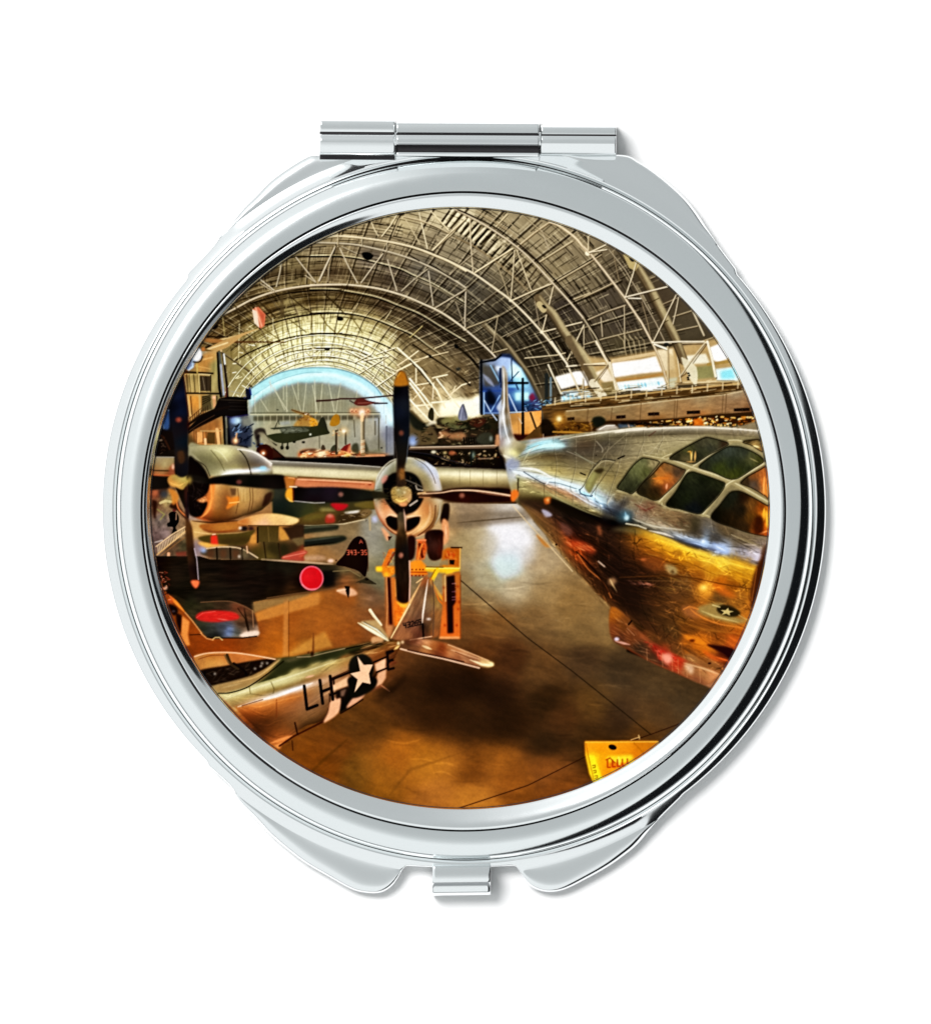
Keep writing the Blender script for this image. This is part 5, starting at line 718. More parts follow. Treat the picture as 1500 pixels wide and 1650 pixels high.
poly([(480,350),(480,280),(530,255),(590,255),(640,310),(650,400),(480,400)],'f08418',1,1); poly([(540,250),(560,60),(630,50),(650,140),(620,250)],'d05818',1,1); streaks([(560,240),(570,70),(620,70),(625,240)],80,5,80,['f07828','7c200c','ffa860','3c0c08','e84c20'],1.6,.8,79,50); line([(550,60),(630,60)],3,'e87848',.9); line([(575,100),(600,220)],5,'4c140c',.8); line([(560,240),(585,130),(600,100)],3,'f88830',.8)
poly([(800,160),(850,135),(970,140),(965,330),(770,320),(790,260)],'b86014',1,1); poly([(780,260),(860,240),(860,310),(770,310)],'8c7c58',.9,1); streaks([(820,170),(930,160),(930,245),(830,250)],50,5,60,['e05018','8c1c08','f88c30','ffa040','c83010'],1.8,.8,80,60); line([(880,130),(980,132)],2.4,'3c2008',1); line([(965,140),(962,330)],2,'e0a850',.9); poly([(865,255),(915,255),(910,298),(868,296)],'14060c',1)
poly([(625,325),(960,325),(965,362),(900,372),(885,420),(840,415),(830,380),(650,365),(630,345)],'f8b818',1,.6); line([(640,330),(955,330)],2.4,'ffe060',.9); poly([(800,300),(960,318),(960,328),(800,325)],'c87818',1); line([(635,318),(800,322)],1.6,'4c3010',.8); ell(860,390,26,26,'fcc828',.9,2)
for x in (505,545,580,610): poly([(x-7,340),(x+7,340),(x+7,355),(x-7,355)],'6c1c08',1)
for x in (500,540,575,610): poly([(x-8,396),(x+8,396),(x+8,412),(x-8,412)],'8c1c08',.9)
line([(480,368),(640,370)],2,'a03c10',.9); line([(480,385),(650,385)],2,'e87018',.9)
line([(745,345),(690,460)],6.5,'fcc018',1); line([(725,345),(675,440)],2,'8c5808',.7); line([(690,470),(810,650)],4.4,'ee9418',1); line([(680,430),(760,640),(810,690)],3,'d86814',.9)
# stand legs
poly([(240,420),(300,420),(320,880),(300,960),(250,1000)],'a05c2c',.9,1); poly([(262,425),(297,425),(320,880),(285,885)],'33060a',1,.6); poly([(300,420),(345,420),(355,650),(330,880),(318,880)],'c86820',.95,1); line([(255,420),(265,700),(255,900)],2,'c8844c',.8); line([(340,440),(345,600)],2,'ffa040',.7)
poly([(330,650),(480,650),(455,760),(380,880),(335,900)],'e87018',1,1); poly([(355,655),(475,655),(465,720),(390,710)],'fcb030',.95,1); streaks([(335,700),(450,720),(380,870),(335,880)],36,12,50,['f88820','c04c10','ffb050'],2,.6,81,60); poly([(250,880),(320,885),(300,1000),(260,1000)],'c88858',.8,2)
poly([(800,400),(965,370),(970,1010),(770,1010),(800,700)],'b85e20',1,1); mk=mask([(800,400),(965,370),(970,1010),(770,1010),(800,700)],1); field(mk,[(820,450,'a08048'),(950,450,'b86420'),(950,650,'c85c14'),(950,800,'d0641c'),(810,850,'d86820'),(800,980,'d8641c'),(950,980,'d8641c'),(815,600,'b05c24')],3); poly([(835,415),(915,400),(925,660),(900,700),(905,960),(845,965),(840,700)],'240a0c',1,.6); line([(820,400),(825,650)],2,'e8b070',.7); line([(968,400),(968,1000)],1.6,'7c3c10',.8); poly([(768,996),(962,996),(962,1014),(768,1014)],'f0a068',.95,.6)
for k in range(7): line([(890,480+k*26),(920,478+k*26)],2,rd.choice(['8c5c6c','3c1418','b08080']),.6)
for x, y in ((945,510),(960,660),(950,730),(935,885),(820,885),(810,520)): ell(x,y,10,13,'8c2c08',.9,1)
spoly([(660,470),(720,430),(790,400),(800,560),(760,600)],'908468',.5,2)
# bottom blade over the stand
T(580,700,5.357)
BL = sm([(325,690),(385,680),(395,830),(410,900),(425,1050),(428,1300),(418,1445),(330,1440),(312,1300),(300,1100),(310,900),(325,820)],5,True)
mk=mask(BL,.6); field(mk,[(350,700,'4c4430'),(350,760,'5c4830'),(340,900,'2a1a0c'),(330,1050,'22150c'),(360,1200,'261a10'),(400,1200,'2c1c14'),(350,1350,'20120a'),(400,1000,'181414'),(400,1380,'301810'),(360,850,'4a3418')],3); tex(mk,.15,4,12,0,5); line([(375,640),(388,720),(392,830)],3,'cc9c84',.8,soft=.6); line([(425,1090),(430,1250),(424,1440)],2.2,'e4a890',.85); ell(354,1044,21,25,'8c5442',1,1); ell(360,1040,9,10,'b07a62',.7,1)
# top blade
BL = sm([(285,-300),(300,-440),(330,-535),(355,-550),(392,-530),(418,-440),(430,-200),(425,0),(410,130),(400,220),(380,330),(395,430),(320,450),(315,330),(318,200),(300,60)],5,True)
mk=mask(BL,.6); field(mk,[(320,-400,'0c0a10'),(400,-400,'1c1a20'),(330,-200,'1a2030'),(390,-250,'20242c'),(320,0,'1a1414'),(400,0,'101a24'),(360,130,'1c1a16'),(340,250,'1c1410'),(390,200,'242018'),(370,330,'6c4824'),(330,400,'2c2018'),(410,-100,'0e121c')],3); line([(300,60),(315,180),(318,300)],1.2,'5c5248',.6); line([(422,20),(408,140),(400,240)],1.4,'6c7888',.6)
spoly([(298,-420),(315,-500),(340,-543),(365,-548),(392,-528),(410,-470),(415,-425)],'a86c1c',1,.6); line([(320,-500),(345,-535)],2,'d8a040',.6); ell(362,-80,0.1,0.1,'000000',0); ell(357,-12,22,24,'6c3c2c',1,1); spoly([(345,300),(380,300),(385,370),(345,390)],'8c5c28',.8,1); streaks([(325,280),(395,280),(395,430),(330,430)],26,8,70,['8c6838','2c2014','5c3c1c'],1.2,.7,82,40)
# ---------------- polished bomber fuselage (right) ----------------
T()
FUS = [(812,728),(830,712),(870,706),(900,703),(950,697),(1010,689),(1060,687),(1120,686),(1180,688),(1250,694),(1260,900),(1220,1160),(1150,1112),(1090,1085),(1040,1062),(1000,1040),(986,1020),(984,980),(960,955),(920,905),(880,855),(845,820),(826,800)]
mk = mask(sm(FUS,5,True),.8)
field(mk,[(818,730,'94896c'),(830,745,'8c94ac'),(850,730,'7c7858'),(870,716,'a0bcc8'),(890,716,'b0e4f0'),(905,716,'94ccdc'),(920,712,'8a9484'),(880,735,'6c6250'),(920,735,'5e5440'),(950,715,'5c5244'),(960,730,'554a3c'),(980,700,'7c7058'),(1000,710,'887c60'),(860,745,'9a8a64'),(880,750,'a8986c'),(920,755,'94835c'),(940,760,'a0905c'),(920,770,'b8a878'),(930,780,'b8a874'),(860,760,'bcb088'),(840,760,'d0d4d0'),(850,770,'a0b8c8'),(880,773,'a8c4d0'),(900,778,'b8dcec'),(920,786,'b0d4e8'),(940,793,'8cc8e0'),(960,808,'a8bcd4'),(980,815,'6c7888'),
 (840,785,'a09060'),(860,790,'94855c'),(880,785,'9a7c60'),(900,795,'a88468'),(920,800,'a08868'),(930,810,'8c8460'),(960,825,'98905c'),(890,805,'7c7448'),(850,812,'5c4c2c'),(880,820,'2c1e10'),(900,825,'1c130c'),(940,845,'150f0a'),(970,840,'3c3424'),(860,830,'4a3c28'),(880,840,'583c20'),(900,850,'4a2c18'),(920,860,'341e12'),(880,850,'6c4c28'),(870,835,'644c2c'),(890,865,'7c5c34'),(910,885,'7c5428'),(930,880,'c84c14'),(940,880,'b04010'),(920,905,'64401c'),(960,870,'1c100c'),(968,858,'7c3c18'),(1000,870,'2c1a10'),(980,900,'1e100a'),(1010,900,'24140c'),(960,930,'4c2c14'),(1000,930,'301a0e'),(1000,960,'281a0e'),
 (1000,770,'847450'),(1000,745,'9c8c64'),(1020,730,'948462'),(980,780,'8a7c50'),(1030,710,'8a7c5e'),(1060,700,'6c6048'),(1100,700,'74684c'),(1150,700,'7a6c50'),(1200,700,'84765a'),(1060,720,'a0926c'),(1090,690,'6a5e48'),(1000,800,'746444'),(1010,815,'7a6c50'),(1000,830,'2c3038'),(1010,835,'8ca8b4'),(1030,800,'7c6c4c'),(1040,820,'6c4834'),(1050,835,'7c6444'),(1080,830,'7c6444'),(1060,855,'8c7c60'),(1100,850,'5c4c34'),(1040,860,'4a4438'),(1120,865,'4a4034'),(1150,870,'4c4844'),(1135,875,'8ca8cc'),(1160,885,'a0b4d8'),(1100,875,'5c4c38'),(1170,850,'5c4c34'),(1200,870,'6c5c44'),(1220,890,'8c7c74'),(1200,885,'6c6058'),
 (1050,870,'d89c30'),(1070,875,'e8a830'),(1100,885,'f0a828'),(1130,895,'f8c440'),(1160,905,'f0c444'),(1190,910,'e0a830'),(1215,905,'a87c28'),(1060,890,'a86c1c'),(1090,900,'c07c1c'),(1120,910,'b0701c'),(1150,920,'c88820'),(1190,925,'b87c18'),(1210,940,'a06814'),(1180,945,'8c5010'),(1060,910,'5c3414'),(1030,890,'4c2c14'),(1040,910,'341c0e'),(1090,920,'8c5418'),(1120,930,'8c5014'),(1100,935,'6c5030'),(1140,945,'e8942c'),(1160,940,'b86414'),(1060,930,'5c3818'),(1030,935,'341c10'),(1160,960,'6c4c24'),(1190,960,'8c5c20'),(1050,950,'3c2410'),(1090,955,'5c3c20'),
 (1020,960,'281a0c'),(1040,980,'34220f'),(1060,970,'4a3014'),(1080,980,'54381c'),(1060,1000,'4a3014'),(1100,990,'5c3c14'),(1130,985,'a86420'),(1110,1010,'6c4014'),(1150,1010,'7c4a18'),(1180,1000,'94601c'),(1190,1020,'9c4c14'),(1160,1030,'8c4c14'),(1110,1040,'a85c14'),(1130,1040,'c06814'),(1170,1050,'5c240c'),(1180,1035,'b85818'),(1080,1020,'4c3418'),(1030,1000,'3a240e'),(1000,985,'6c3c14'),(990,1000,'8c4c14'),(1000,1020,'6c3c18'),(1040,1040,'7c3014'),(1070,1060,'b83c1c'),(1050,1030,'5c3818'),(1090,1050,'6c4420'),(1110,1065,'94683c'),(1140,1075,'8c5c30'),(1130,1090,'a06c4c'),(1100,1080,'8c3c20')],4.6,26)
T(800, 660, 2.373)
BODY = [
 [(62,150,'9c9478'),(170,112,'b8b098'),(300,92,'8c8468'),(420,80,'d0c8b0'),(560,70,'e8e0cc'),(720,64,'dcd4c0'),(880,66,'c8c0ac'),(1044,82,'b0a898')],
 [(58,168,'8c8464'),(170,126,'90c8d8'),(300,112,'6c6450'),(420,102,'6c644c'),(560,92,'6a604a'),(720,86,'6c624c'),(880,88,'786c54'),(1044,104,'7c7058')],
 [(55,185,'8c8460'),(175,142,'b0e4f0'),(300,140,'5a5040'),(420,130,'585040'),(560,120,'8c8060'),(720,110,'9a8e6c'),(880,110,'7c7054'),(1044,130,'84785c')],
 [(52,200,'b0a880'),(180,170,'6c6248'),(300,170,'564c3c'),(410,170,'605642'),(540,170,'8c8060'),(700,150,'948862'),(880,150,'948862'),(1044,170,'8c8062')],
 [(50,212,'c8c4a8'),(190,205,'8c8058'),(300,215,'7c7050'),(400,225,'7a6e4c'),(520,240,'847650'),(680,240,'847850'),(860,240,'847850'),(1044,260,'847850')],
 [(48,222,'c4d0d8'),(190,240,'b8ac7c'),(290,260,'b4a878'),(380,275,'a89c6c'),(500,300,'847650'),(640,340,'847850'),(820,360,'847850'),(1044,380,'7c7048')],
 [(60,235,'e4f0f4'),(190,268,'d0e8f4'),(280,296,'d8f4fc'),(370,335,'bce4f8'),(470,385,'8c8c88'),(600,420,'8c7c64'),(790,480,'6c6658'),(1020,500,'6c5c48')],
 [(75,262,'a0a078'),(190,292,'a88868'),(290,325,'b08c70'),(390,365,'98a8b8'),(480,405,'3c4448'),(610,450,'948870'),(780,508,'94a8c8'),(1010,560,'c4bac4')],
 [(80,300,'94885c'),(190,325,'948858'),(290,360,'8c8054'),(390,395,'8c8058'),(485,425,'2a2820'),(600,465,'5c5444'),(760,525,'44403c'),(1005,590,'6c6260')],
 [(82,338,'5c4c2c'),(190,345,'3c3018'),(290,380,'140e08'),(390,412,'140e08'),(480,440,'181008'),(590,478,'d09c30'),(750,540,'fcc83c'),(1000,605,'d89c2c')],
 [(84,346,'5c4a30'),(190,375,'4a3220'),(280,420,'1c120c'),(375,455,'2c1a10'),(470,490,'3c2410'),(590,520,'b07018'),(740,565,'e09c20'),(990,640,'c48818')],
 [(95,362,'7c6040'),(195,420,'5c3c24'),(280,480,'482010'),(370,510,'241208'),(470,550,'2c180c'),(590,570,'6c3c10'),(740,620,'845014'),(985,690,'a06414')],
 [(110,382,'84683f'),(200,462,'6c4c2c'),(290,530,'a04414'),(380,570,'2a160b'),(480,620,'1e1009'),(600,640,'2c1a0c'),(740,670,'6c4820'),(975,740,'b46c1c')],
 [(125,402,'8a7048'),(205,490,'7a5c38'),(300,590,'5c3418'),(395,650,'301a0c'),(490,690,'20120a'),(610,720,'3a220f'),(750,745,'7a4c1c'),(960,810,'b4681c')],
 [(128,408,'927a54'),(210,505,'846840'),(305,615,'6c4c28'),(410,715,'4a2c14'),(510,760,'2a180c'),(630,800,'4a2e14'),(770,830,'84501c'),(930,870,'c06c1c')],
 [(130,412,'a89468'),(214,514,'a08858'),(308,628,'8a6c40'),(438,748,'6c4420'),(560,832,'4a2c14'),(690,905,'5c3818'),(790,965,'7c4c20'),(880,1030,'94602c')]]
sheet(BODY)
# skin joints that follow the body
for c_ in (1.35, 2.0, 2.6, 3.05, 3.5, 4.0, 4.45):
    i_ = int(c_); f_ = c_-i_; P = [(r[i_][0]*(1-f_)+r[i_+1][0]*f_, r[i_][1]*(1-f_)+r[i_+1][1]*f_) for r in BODY]; line(P[:9], .9, '3c3424', .5, curve=True); line([(x+2, y) for x, y in P[:9]], .7, 'd8ccaa', .35, curve=True); line(P[9:], .9, '140c06', .5, curve=True)
for r_, n_ in ((1, 8), (2, 8), (3, 5), (4, 5), (5, 4)): line([(p[0], p[1]+6) for p in BODY[r_][:n_]], .8, '3c3424', .5, curve=True)
T()

TOP = [(820,728),(900,703),(1010,689),(1180,688),(1250,694),(1250,860),(1150,860),(1040,820),(960,800),(840,760)]
streaks(TOP,160,13,-12,['c8b88c','5c5038','a8986c','4a4030','d8cca4'],1.2,.28,52,16)
streaks(TOP,60,9,-55,['c8b88c','4c4230'],1,.28,53,16)
streaks([(850,805),(1000,850),(1040,870),(1060,960),(1050,1010),(960,950),(880,855)],340,30,lambda x,y:46-(x-850)*.16,['6c3c18','150b06','8c5020','2c180c','a84c18','0e0806'],1.1,.4,54,8,.12)
streaks([(1040,862),(1230,905),(1225,960),(1180,990),(1060,950)],300,26,lambda x,y:16,['ffd050','8c5410','e8a030','6c3c0c','fcb838','4c2808'],1.0,.4,55,9,.15)
streaks([(1040,960),(1220,970),(1180,1080),(1080,1010)],220,40,lambda x,y:18,['a86420','4c2c10','c07828','34200c'],1.2,.34,56,7,.12)
streaks([(840,815),(870,830),(985,975),(975,990),(880,870)],90,18,48,['8c6c40','3c2810','a88858'],1.4,.4,57,6)
T()
flow([(845,802),(920,832),(1000,864),(1060,874),(1140,892),(1236,925)],[(852,832),(900,890),(960,955),(1010,1010),(1090,1058),(1180,1108)],380,.22,.55,1.5,201,(.7,2.0))
flow([(840,725),(900,702),(1010,690),(1120,687),(1240,694)],[(850,775),(930,800),(1010,835),(1120,870),(1240,905)],520,.16,.78,1.28,202,(.5,1.3))
flow([(960,690),(975,730),(985,780),(1000,840)],[(1200,688),(1215,740),(1225,800),(1232,880)],160,.3,.72,1.3,203,(.5,1.2))
flow([(825,762),(880,773),(918,785),(956,801),(998,822),(1053,837),(1133,862),(1230,871)],[(834,790),(880,798),(922,814),(964,828),(1004,842),(1053,858),(1120,884),(1224,910)],420,.045,.45,1.7,211,(.6,1.7))
flow([(960,840),(1040,862),(1120,885),(1230,925)],[(950,930),(1010,1010),(1090,1058),(1180,1108)],420,.07,.5,1.7,212,(.8,2.2))
flow([(880,820),(940,842),(1000,866)],[(880,865),(920,910),(960,955)],160,.12,.5,2.1,213,(.8,2.0))
flow([(830,720),(900,702),(1010,690),(1120,687),(1240,694)],[(830,760),(900,775),(1010,815),(1120,850),(1240,890)],380,.03,.66,1.34,214,(.6,1.4))
T(800,680,6.25)
# details along the upper flank

for P, w, c, a in (([(230,460),(400,480),(560,560)],4,'f0f4ec',.8), ([(560,560),(700,610),(840,660),(960,730),(1050,800)],4.4,'d4ecf8',.85), ([(270,500),(420,590),(480,620)],1.6,'3c4450',.8), ([(520,600),(640,620),(800,670)],1.4,'4c5460',.7), ([(500,620),(540,580),(620,590)],2,'e8f4f8',.7),
  ([(830,680),(870,640),(960,470),(1060,375),(1190,385)],1.3,'2c2c28',.9), ([(830,680),(850,720),(940,745),(960,735)],1.8,'28405c',.9), ([(845,700),(940,735)],3,'a0e4f4',.8), ([(940,740),(1010,640),(1180,400)],1.2,'4c4434',.7), ([(860,650),(980,470),(1080,390),(1180,400)],1,'c8bc94',.6),
  ([(700,680),(900,800),(1000,850)],2.4,'dce8f4',.7), ([(400,620),(600,760),(850,880),(1060,960)],2.4,'b8b07c',.5), ([(300,560),(480,640),(700,760)],1.6,'5c6448',.5), ([(550,770),(700,830),(900,930),(1020,1000)],3,'181208',.6), ([(215,570),(210,700)],2,'2a1c0e',.8),([(475,630),(478,780)],1,'4c4028',.6),
  ([(250,430),(330,290),(420,230)],2,'c8c49c',.5), ([(700,290),(800,330),(1000,420)],1.2,'b0a890',.5), ([(780,300),(900,380),(960,420)],1.6,'8c9074',.5), ([(1000,190),(1060,260),(1060,300)],1.4,'b8ac90',.6), ([(1020,450),(1100,300),(1280,140)],1,'b0a480',.4), ([(640,170),(900,130),(1300,70),(1500,55)],2,'e8dcc0',.8), ([(620,165),(900,140)],1.2,'5c5444',.6)):
    line(P, w, c, a, soft=.5 if w > 2 else 0, curve=True)
spoly([(890,640),(980,490),(1080,460),(1080,490),(1000,600),(940,720)],'7c7448',.9,1); spoly([(900,640),(970,510),(1000,490),(960,620),(930,690)],'b0b070',.5,2); spoly([(980,490),(1050,465),(1080,480),(1040,520)],'3c301c',.9,1); line([(840,510),(890,530)],2.2,'1c1810',.95); line([(1220,365),(1280,340)],2.2,'1c1810',.95); ell(1000,335,7,6,'241c10'); ell(690,280,30,10,'4c4438',.7,1)
spoly([(470,215),(560,200),(660,220),(690,250),(560,265),(460,250)],'c0f4f8',.85,2); spoly([(90,420),(150,380),(230,390),(220,460),(150,480)],'8c94b0',.8,2); ell(170,300,40,30,'e0d898',.7,3); line([(60,340),(150,370)],4,'e8e0c8',.7,soft=1); spoly([(160,690),(210,690),(220,740),(170,800),(145,770)],'e86c1c',.95,1); spoly([(480,770),(545,760),(550,810),(490,830)],'d8681c',.95,1); ell(520,785,18,16,'ffb870',.8,1)
spoly([(545,765),(700,830),(850,900),(980,990),(1000,1010),(880,1000),(700,930),(560,850)],'1a120a',.85,1.5)
spoly([(210,790),(400,790),(560,860),(700,950),(560,950),(420,900),(260,830)],'2a1c12',.6,3); spoly([(455,880),(520,900),(560,940),(500,960),(470,930)],'a4a0b8',.9,1); spoly([(240,830),(420,900),(560,1000),(700,1180),(740,1300),(560,1180),(380,1000)],'6c4c28',.5,3); line([(160,840),(300,1000),(560,1280),(760,1500)],1.6,'d8b888',.8); line([(400,1140),(470,1220),(540,1265)],3.4,'c88c4c',.95,soft=1); spoly([(400,1140),(430,1150),(530,1250),(480,1250)],'b87c3c',.9,1); ell(600,1235,12,10,'1c1008',.9)
spoly([(640,1010),(740,1060),(760,1130),(700,1140),(650,1080)],'6c4438',.7,2); spoly([(690,1215),(800,1190),(900,1220),(1000,1290),(960,1330),(840,1270),(720,1240)],'c8481c',.6,3); streaks([(690,1200),(900,1210),(1000,1290),(900,1300),(740,1250)],34,12,28,['ff8c44','b03810','ffa868'],1.6,.7,83); spoly([(1010,1050),(1040,1050),(1060,1140),(1030,1130)],'c86c38',.6,1.5); line([(800,1300),(900,1400),(1000,1500)],2,'140a06',.8); line([(1020,1400),(1080,1450)],2.4,'c8a488',.7); ell(1480,1385,30,12,'e87838',.7,1)
spoly([(1180,900),(1300,880),(1380,920),(1340,1020),(1220,1010)],'2c3c40',.7,3); spoly([(1080,850),(1200,820),(1330,760),(1300,850),(1180,960),(1060,980)],'24242c',.6,4); ell(1305,965,20,22,'e8fcff',.95,1.5); line([(1290,900),(1300,960)],3,'9cc8dc',.7,soft=1); line([(1300,1020),(1420,1040),(1500,1070)],2.4,'d8ccac',.8); line([(1110,820),(1160,740)],2.4,'c8c0a0',.6,soft=1); spoly([(1150,1080),(1300,1060),(1480,1110),(1400,1120),(1250,1100)],'7c744c',.6,3)
T(980,660,5.556)
line([(360,235),(420,190)],1.4,'5c3428',.7); line([(80,438),(140,410)],1.8,'1c1810',.9); line([(60,200),(300,175),(700,155),(1100,170),(1340,188)],2.2,'e4d8c0',.8,curve=True)
for P in ([(380,330),(520,370)],[(340,430),(500,240)],[(300,380),(480,400)]): line(P, .9, 'c8bc9c', .45)
# greenhouse: frame first, then each pane
FR = sm([(60,720),(200,520),(330,410),(470,410),(620,350),(850,230),(1060,240),(1340,250),(1420,400),(1440,860),(1440,1130),(1200,1090),(920,970),(820,950),(500,880),(430,830),(200,760)],4,True)
poly(FR,'8c8258',.55,3)
for P, w in (([(70,730),(250,760),(460,830),(500,870),(830,940),(900,960)],3), ([(220,760),(440,470),(560,400)],4.5), ([(450,830),(700,560),(800,480),(1090,290)],6), ([(530,440),(740,520),(1080,640),(1440,840)],6.5), ([(840,940),(1040,690),(1200,600),(1400,480)],6.5), ([(1070,280),(1200,290),(1400,400)],5), ([(310,410),(520,450)],4)):
    line(P, w, '98895f', .95, curve=True); line([(x+2,y-8) for x,y in P], w*.35, 'd4c89c', .6, curve=True)
PANES = (
 ([(80,690),(130,620),(210,510),(290,440),(340,435),(445,460),(440,490),(330,620),(220,745),(160,735),(90,710)], [(140,650,'44472e'),(250,540,'6a6e44'),(300,470,'6c6c48'),(400,480,'8a7c58'),(330,560,'50522c'),(220,680,'363a22'),(200,730,'2a2c1c')], (['8c8c5c','34381e','7c8050'],60)),
 ([(255,740),(300,660),(400,570),(480,480),(530,480),(660,530),(685,545),(640,620),(520,740),(430,810),(340,785)], [(300,720,'2a2414'),(400,600,'5c4c28'),(460,540,'a0642c'),(530,600,'c87028'),(440,630,'d87c28'),(600,560,'4c3c2c'),(520,530,'7c5c34'),(420,720,'302210'),(520,690,'8c4c24'),(400,790,'3a2e14'),(330,650,'2c2818')], (['1c1608','5c4820'],50)),
 ([(520,840),(600,740),(690,590),(740,560),(800,570),(1000,640),(1040,670),(990,760),(870,890),(820,930),(760,925),(640,890),(540,870)], [(560,840,'181a0e'),(650,720,'1c2412'),(740,600,'2c341c'),(850,650,'1e2612'),(980,680,'2a2f18'),(850,800,'171e0e'),(760,880,'14181a'),(700,780,'1e2a10'),(940,780,'1c1a10')], (['3c4420','0c120a','2c3818'],40)),
 ([(550,430),(600,390),(740,310),(850,255),(900,250),(1000,275),(1070,300),(1040,330),(900,400),(800,465),(760,480),(660,460),(560,445)], [(600,410,'3c3824'),(700,360,'4c4c2c'),(850,290,'4c4834'),(950,290,'54523a'),(1040,305,'3c2c1c'),(900,350,'34342a'),(800,420,'2e3020'),(700,440,'5a5034'),(880,380,'3a3c24')], (['6c6848','24221a'],48)),
 ([(810,510),(860,460),(960,390),(1060,335),(1110,330),(1200,340),(1330,400),(1385,460),(1300,520),(1180,600),(1130,620),(1060,615),(940,560),(840,530)], [(860,490,'2c3420'),(960,420,'34402c'),(1080,370,'3c4a38'),(1200,380,'3a4430'),(1340,450,'44441e'),(1280,440,'5c5a38'),(1100,480,'2c3c20'),(1000,520,'3a4a18'),(1150,560,'3a4616'),(1100,600,'444c1a'),(1240,520,'303a1c')], (['586438','1c2a14','4c5c20'],72)),
 ([(1185,650),(1240,600),(1340,545),(1420,500),(1450,520),(1450,800),(1400,770),(1280,700),(1190,665)], [(1220,640,'3c301c'),(1300,600,'7c4c20'),(1380,580,'a86028'),(1300,660,'44403c'),(1390,660,'e87828'),(1400,720,'e08434'),(1340,700,'5c4c3c'),(1430,640,'c87838')], (['8c5020'],80)),
 ([(920,950),(1000,850),(1080,750),(1140,730),(1200,740),(1300,790),(1420,860),(1450,880),(1450,1120),(1400,1130),(1250,1100),(1100,1050),(960,1000)], [(960,950,'141208'),(1060,820,'1c1e12'),(1120,760,'242a1c'),(1200,780,'28180c'),(1280,850,'6c481c'),(1360,880,'7c3c0c'),(1400,920,'e88c1c'),(1390,980,'c86c10'),(1340,1000,'4c2008'),(1400,1040,'e87c18'),(1380,1100,'a84c14'),(1280,960,'54380e'),(1180,900,'1c160c'),(1100,980,'2a1c0a'),(1200,1050,'342410'),(1060,1000,'1c1408')], (['2c2a18','0c0a06','5c3c14'],70)),
 ([(1200,290),(1280,272),(1360,275),(1400,370),(1360,370),(1280,320)], [(1240,295,'3c3018'),(1320,310,'c09858'),(1360,340,'7c5c30'),(1350,285,'2c2818')], (['e0c070'],20)),
)
for pts, sw, (cs, an) in PANES:
    P = sm(pts,5,True); poly([(x-3,y-5) for x,y in P],'221c10',.9,.6); mk=mask(P,.6); field(mk,sw,4); tex(mk,.12,7,3,an,61); streaks(pts,40,14,-an,cs,.9,.3,62,8); line(P+[P[0]],1.2,'15110a',.8)
for P, w, c in (([(700,375),(730,372),(745,460)],2,'e8a038'), ([(745,370),(735,460)],2.6,'f8c868'), ([(775,370),(770,460)],3,'f4b058'), ([(690,465),(775,465)],1.6,'e0a050'), ([(390,615),(540,610)],5,'c86c20'), ([(520,660),(515,710)],3.6,'f09c70'), ([(1390,880),(1385,1000)],5,'f8a828'), ([(1410,900),(1420,1060)],4,'ffb838'), ([(1340,1110),(1430,1080)],3,'fc9850'), ([(1390,600),(1385,760)],3,'f8a050'), ([(1420,600),(1425,780)],2.4,'f8b868'), ([(1260,430),(1340,470)],1.6,'a89860'), ([(1290,320),(1350,335)],3,'f0d890')):
    line(P, w, c, .85, soft=.5)
spoly([(1320,960),(1370,960),(1390,1000),(1380,1100),(1320,1120),(1300,1060)],'3a1806',.85,2)
# rivet rows, blue glints and the warm reflection edge
for k in range(34): ell(1100+k*9, 1120+k*4.2, 4, 3,'c8b898',.7); ell(1110+k*8.6, 1160+k*4.4, 4, 3,'2c2418',.7)
for k in range(26): ell(1090+k*10, 1270+k*5, 5, 4,'c0b8c0',.7,1)
line([(1110,1120),(1250,1180),(1400,1230)],3,'94845c',.6,soft=1); line([(1230,1280),(1380,1340)],5,'b0a4ac',.7,soft=1.5); ell(1350,1320,26,36,'dcd8ec',.7,2)
ell(165,965,16,22,'dcfcff',.9,1); ell(150,950,50,40,'4c7c94',.5,4); ell(860,1190,34,30,'a8c8f4',.9,2,20); ell(850,1180,14,14,'e8f4ff',.8,1); spoly([(920,1200),(980,1200),(1080,1260),(1060,1290),(980,1260)],'a0b8e8',.9,1.5); line([(960,1220),(1040,1260)],2.4,'dce8ff',.8,soft=1); pass
line([(210,970),(330,1020),(450,1050),(680,1075)],3,'dcd4bc',.6,soft=1,curve=True); line([(360,1080),(500,1110),(580,1140)],3.4,'e8dcc8',.85,soft=1); line([(230,840),(330,900),(420,860)],3,'6c3024',.6,soft=1)
streaks([(200,800),(420,830),(760,940),(700,1080),(240,980)],130,12,20,['c8a880','4c2c1c','7c5038','d8c8a8','2c2018'],1.4,.5,84,22); streaks([(760,940),(1000,1000),(1420,1150),(1400,1300),(800,1150)],110,13,20,['8c7c5c','2c2418','5c5444'],1.4,.5,85,14); spoly([(740,970),(820,980),(800,1080),(750,1100)],'3a3420',.6,3)
line([(400,1110),(560,1170),(700,1250),(900,1310),(1150,1390),(1300,1430)],4,'ffd048',.75,soft=2,curve=True); spoly([(1380,1250),(1430,1230),(1400,1500),(1320,1500)],'4a2614',.8,3)
T(900,860,4.286)
spoly([(1360,250),(1430,150),(1380,420),(1330,520),(1325,380)],'4a2410',.95,2); line([(1365,240),(1330,460)],2,'a06020',.6)
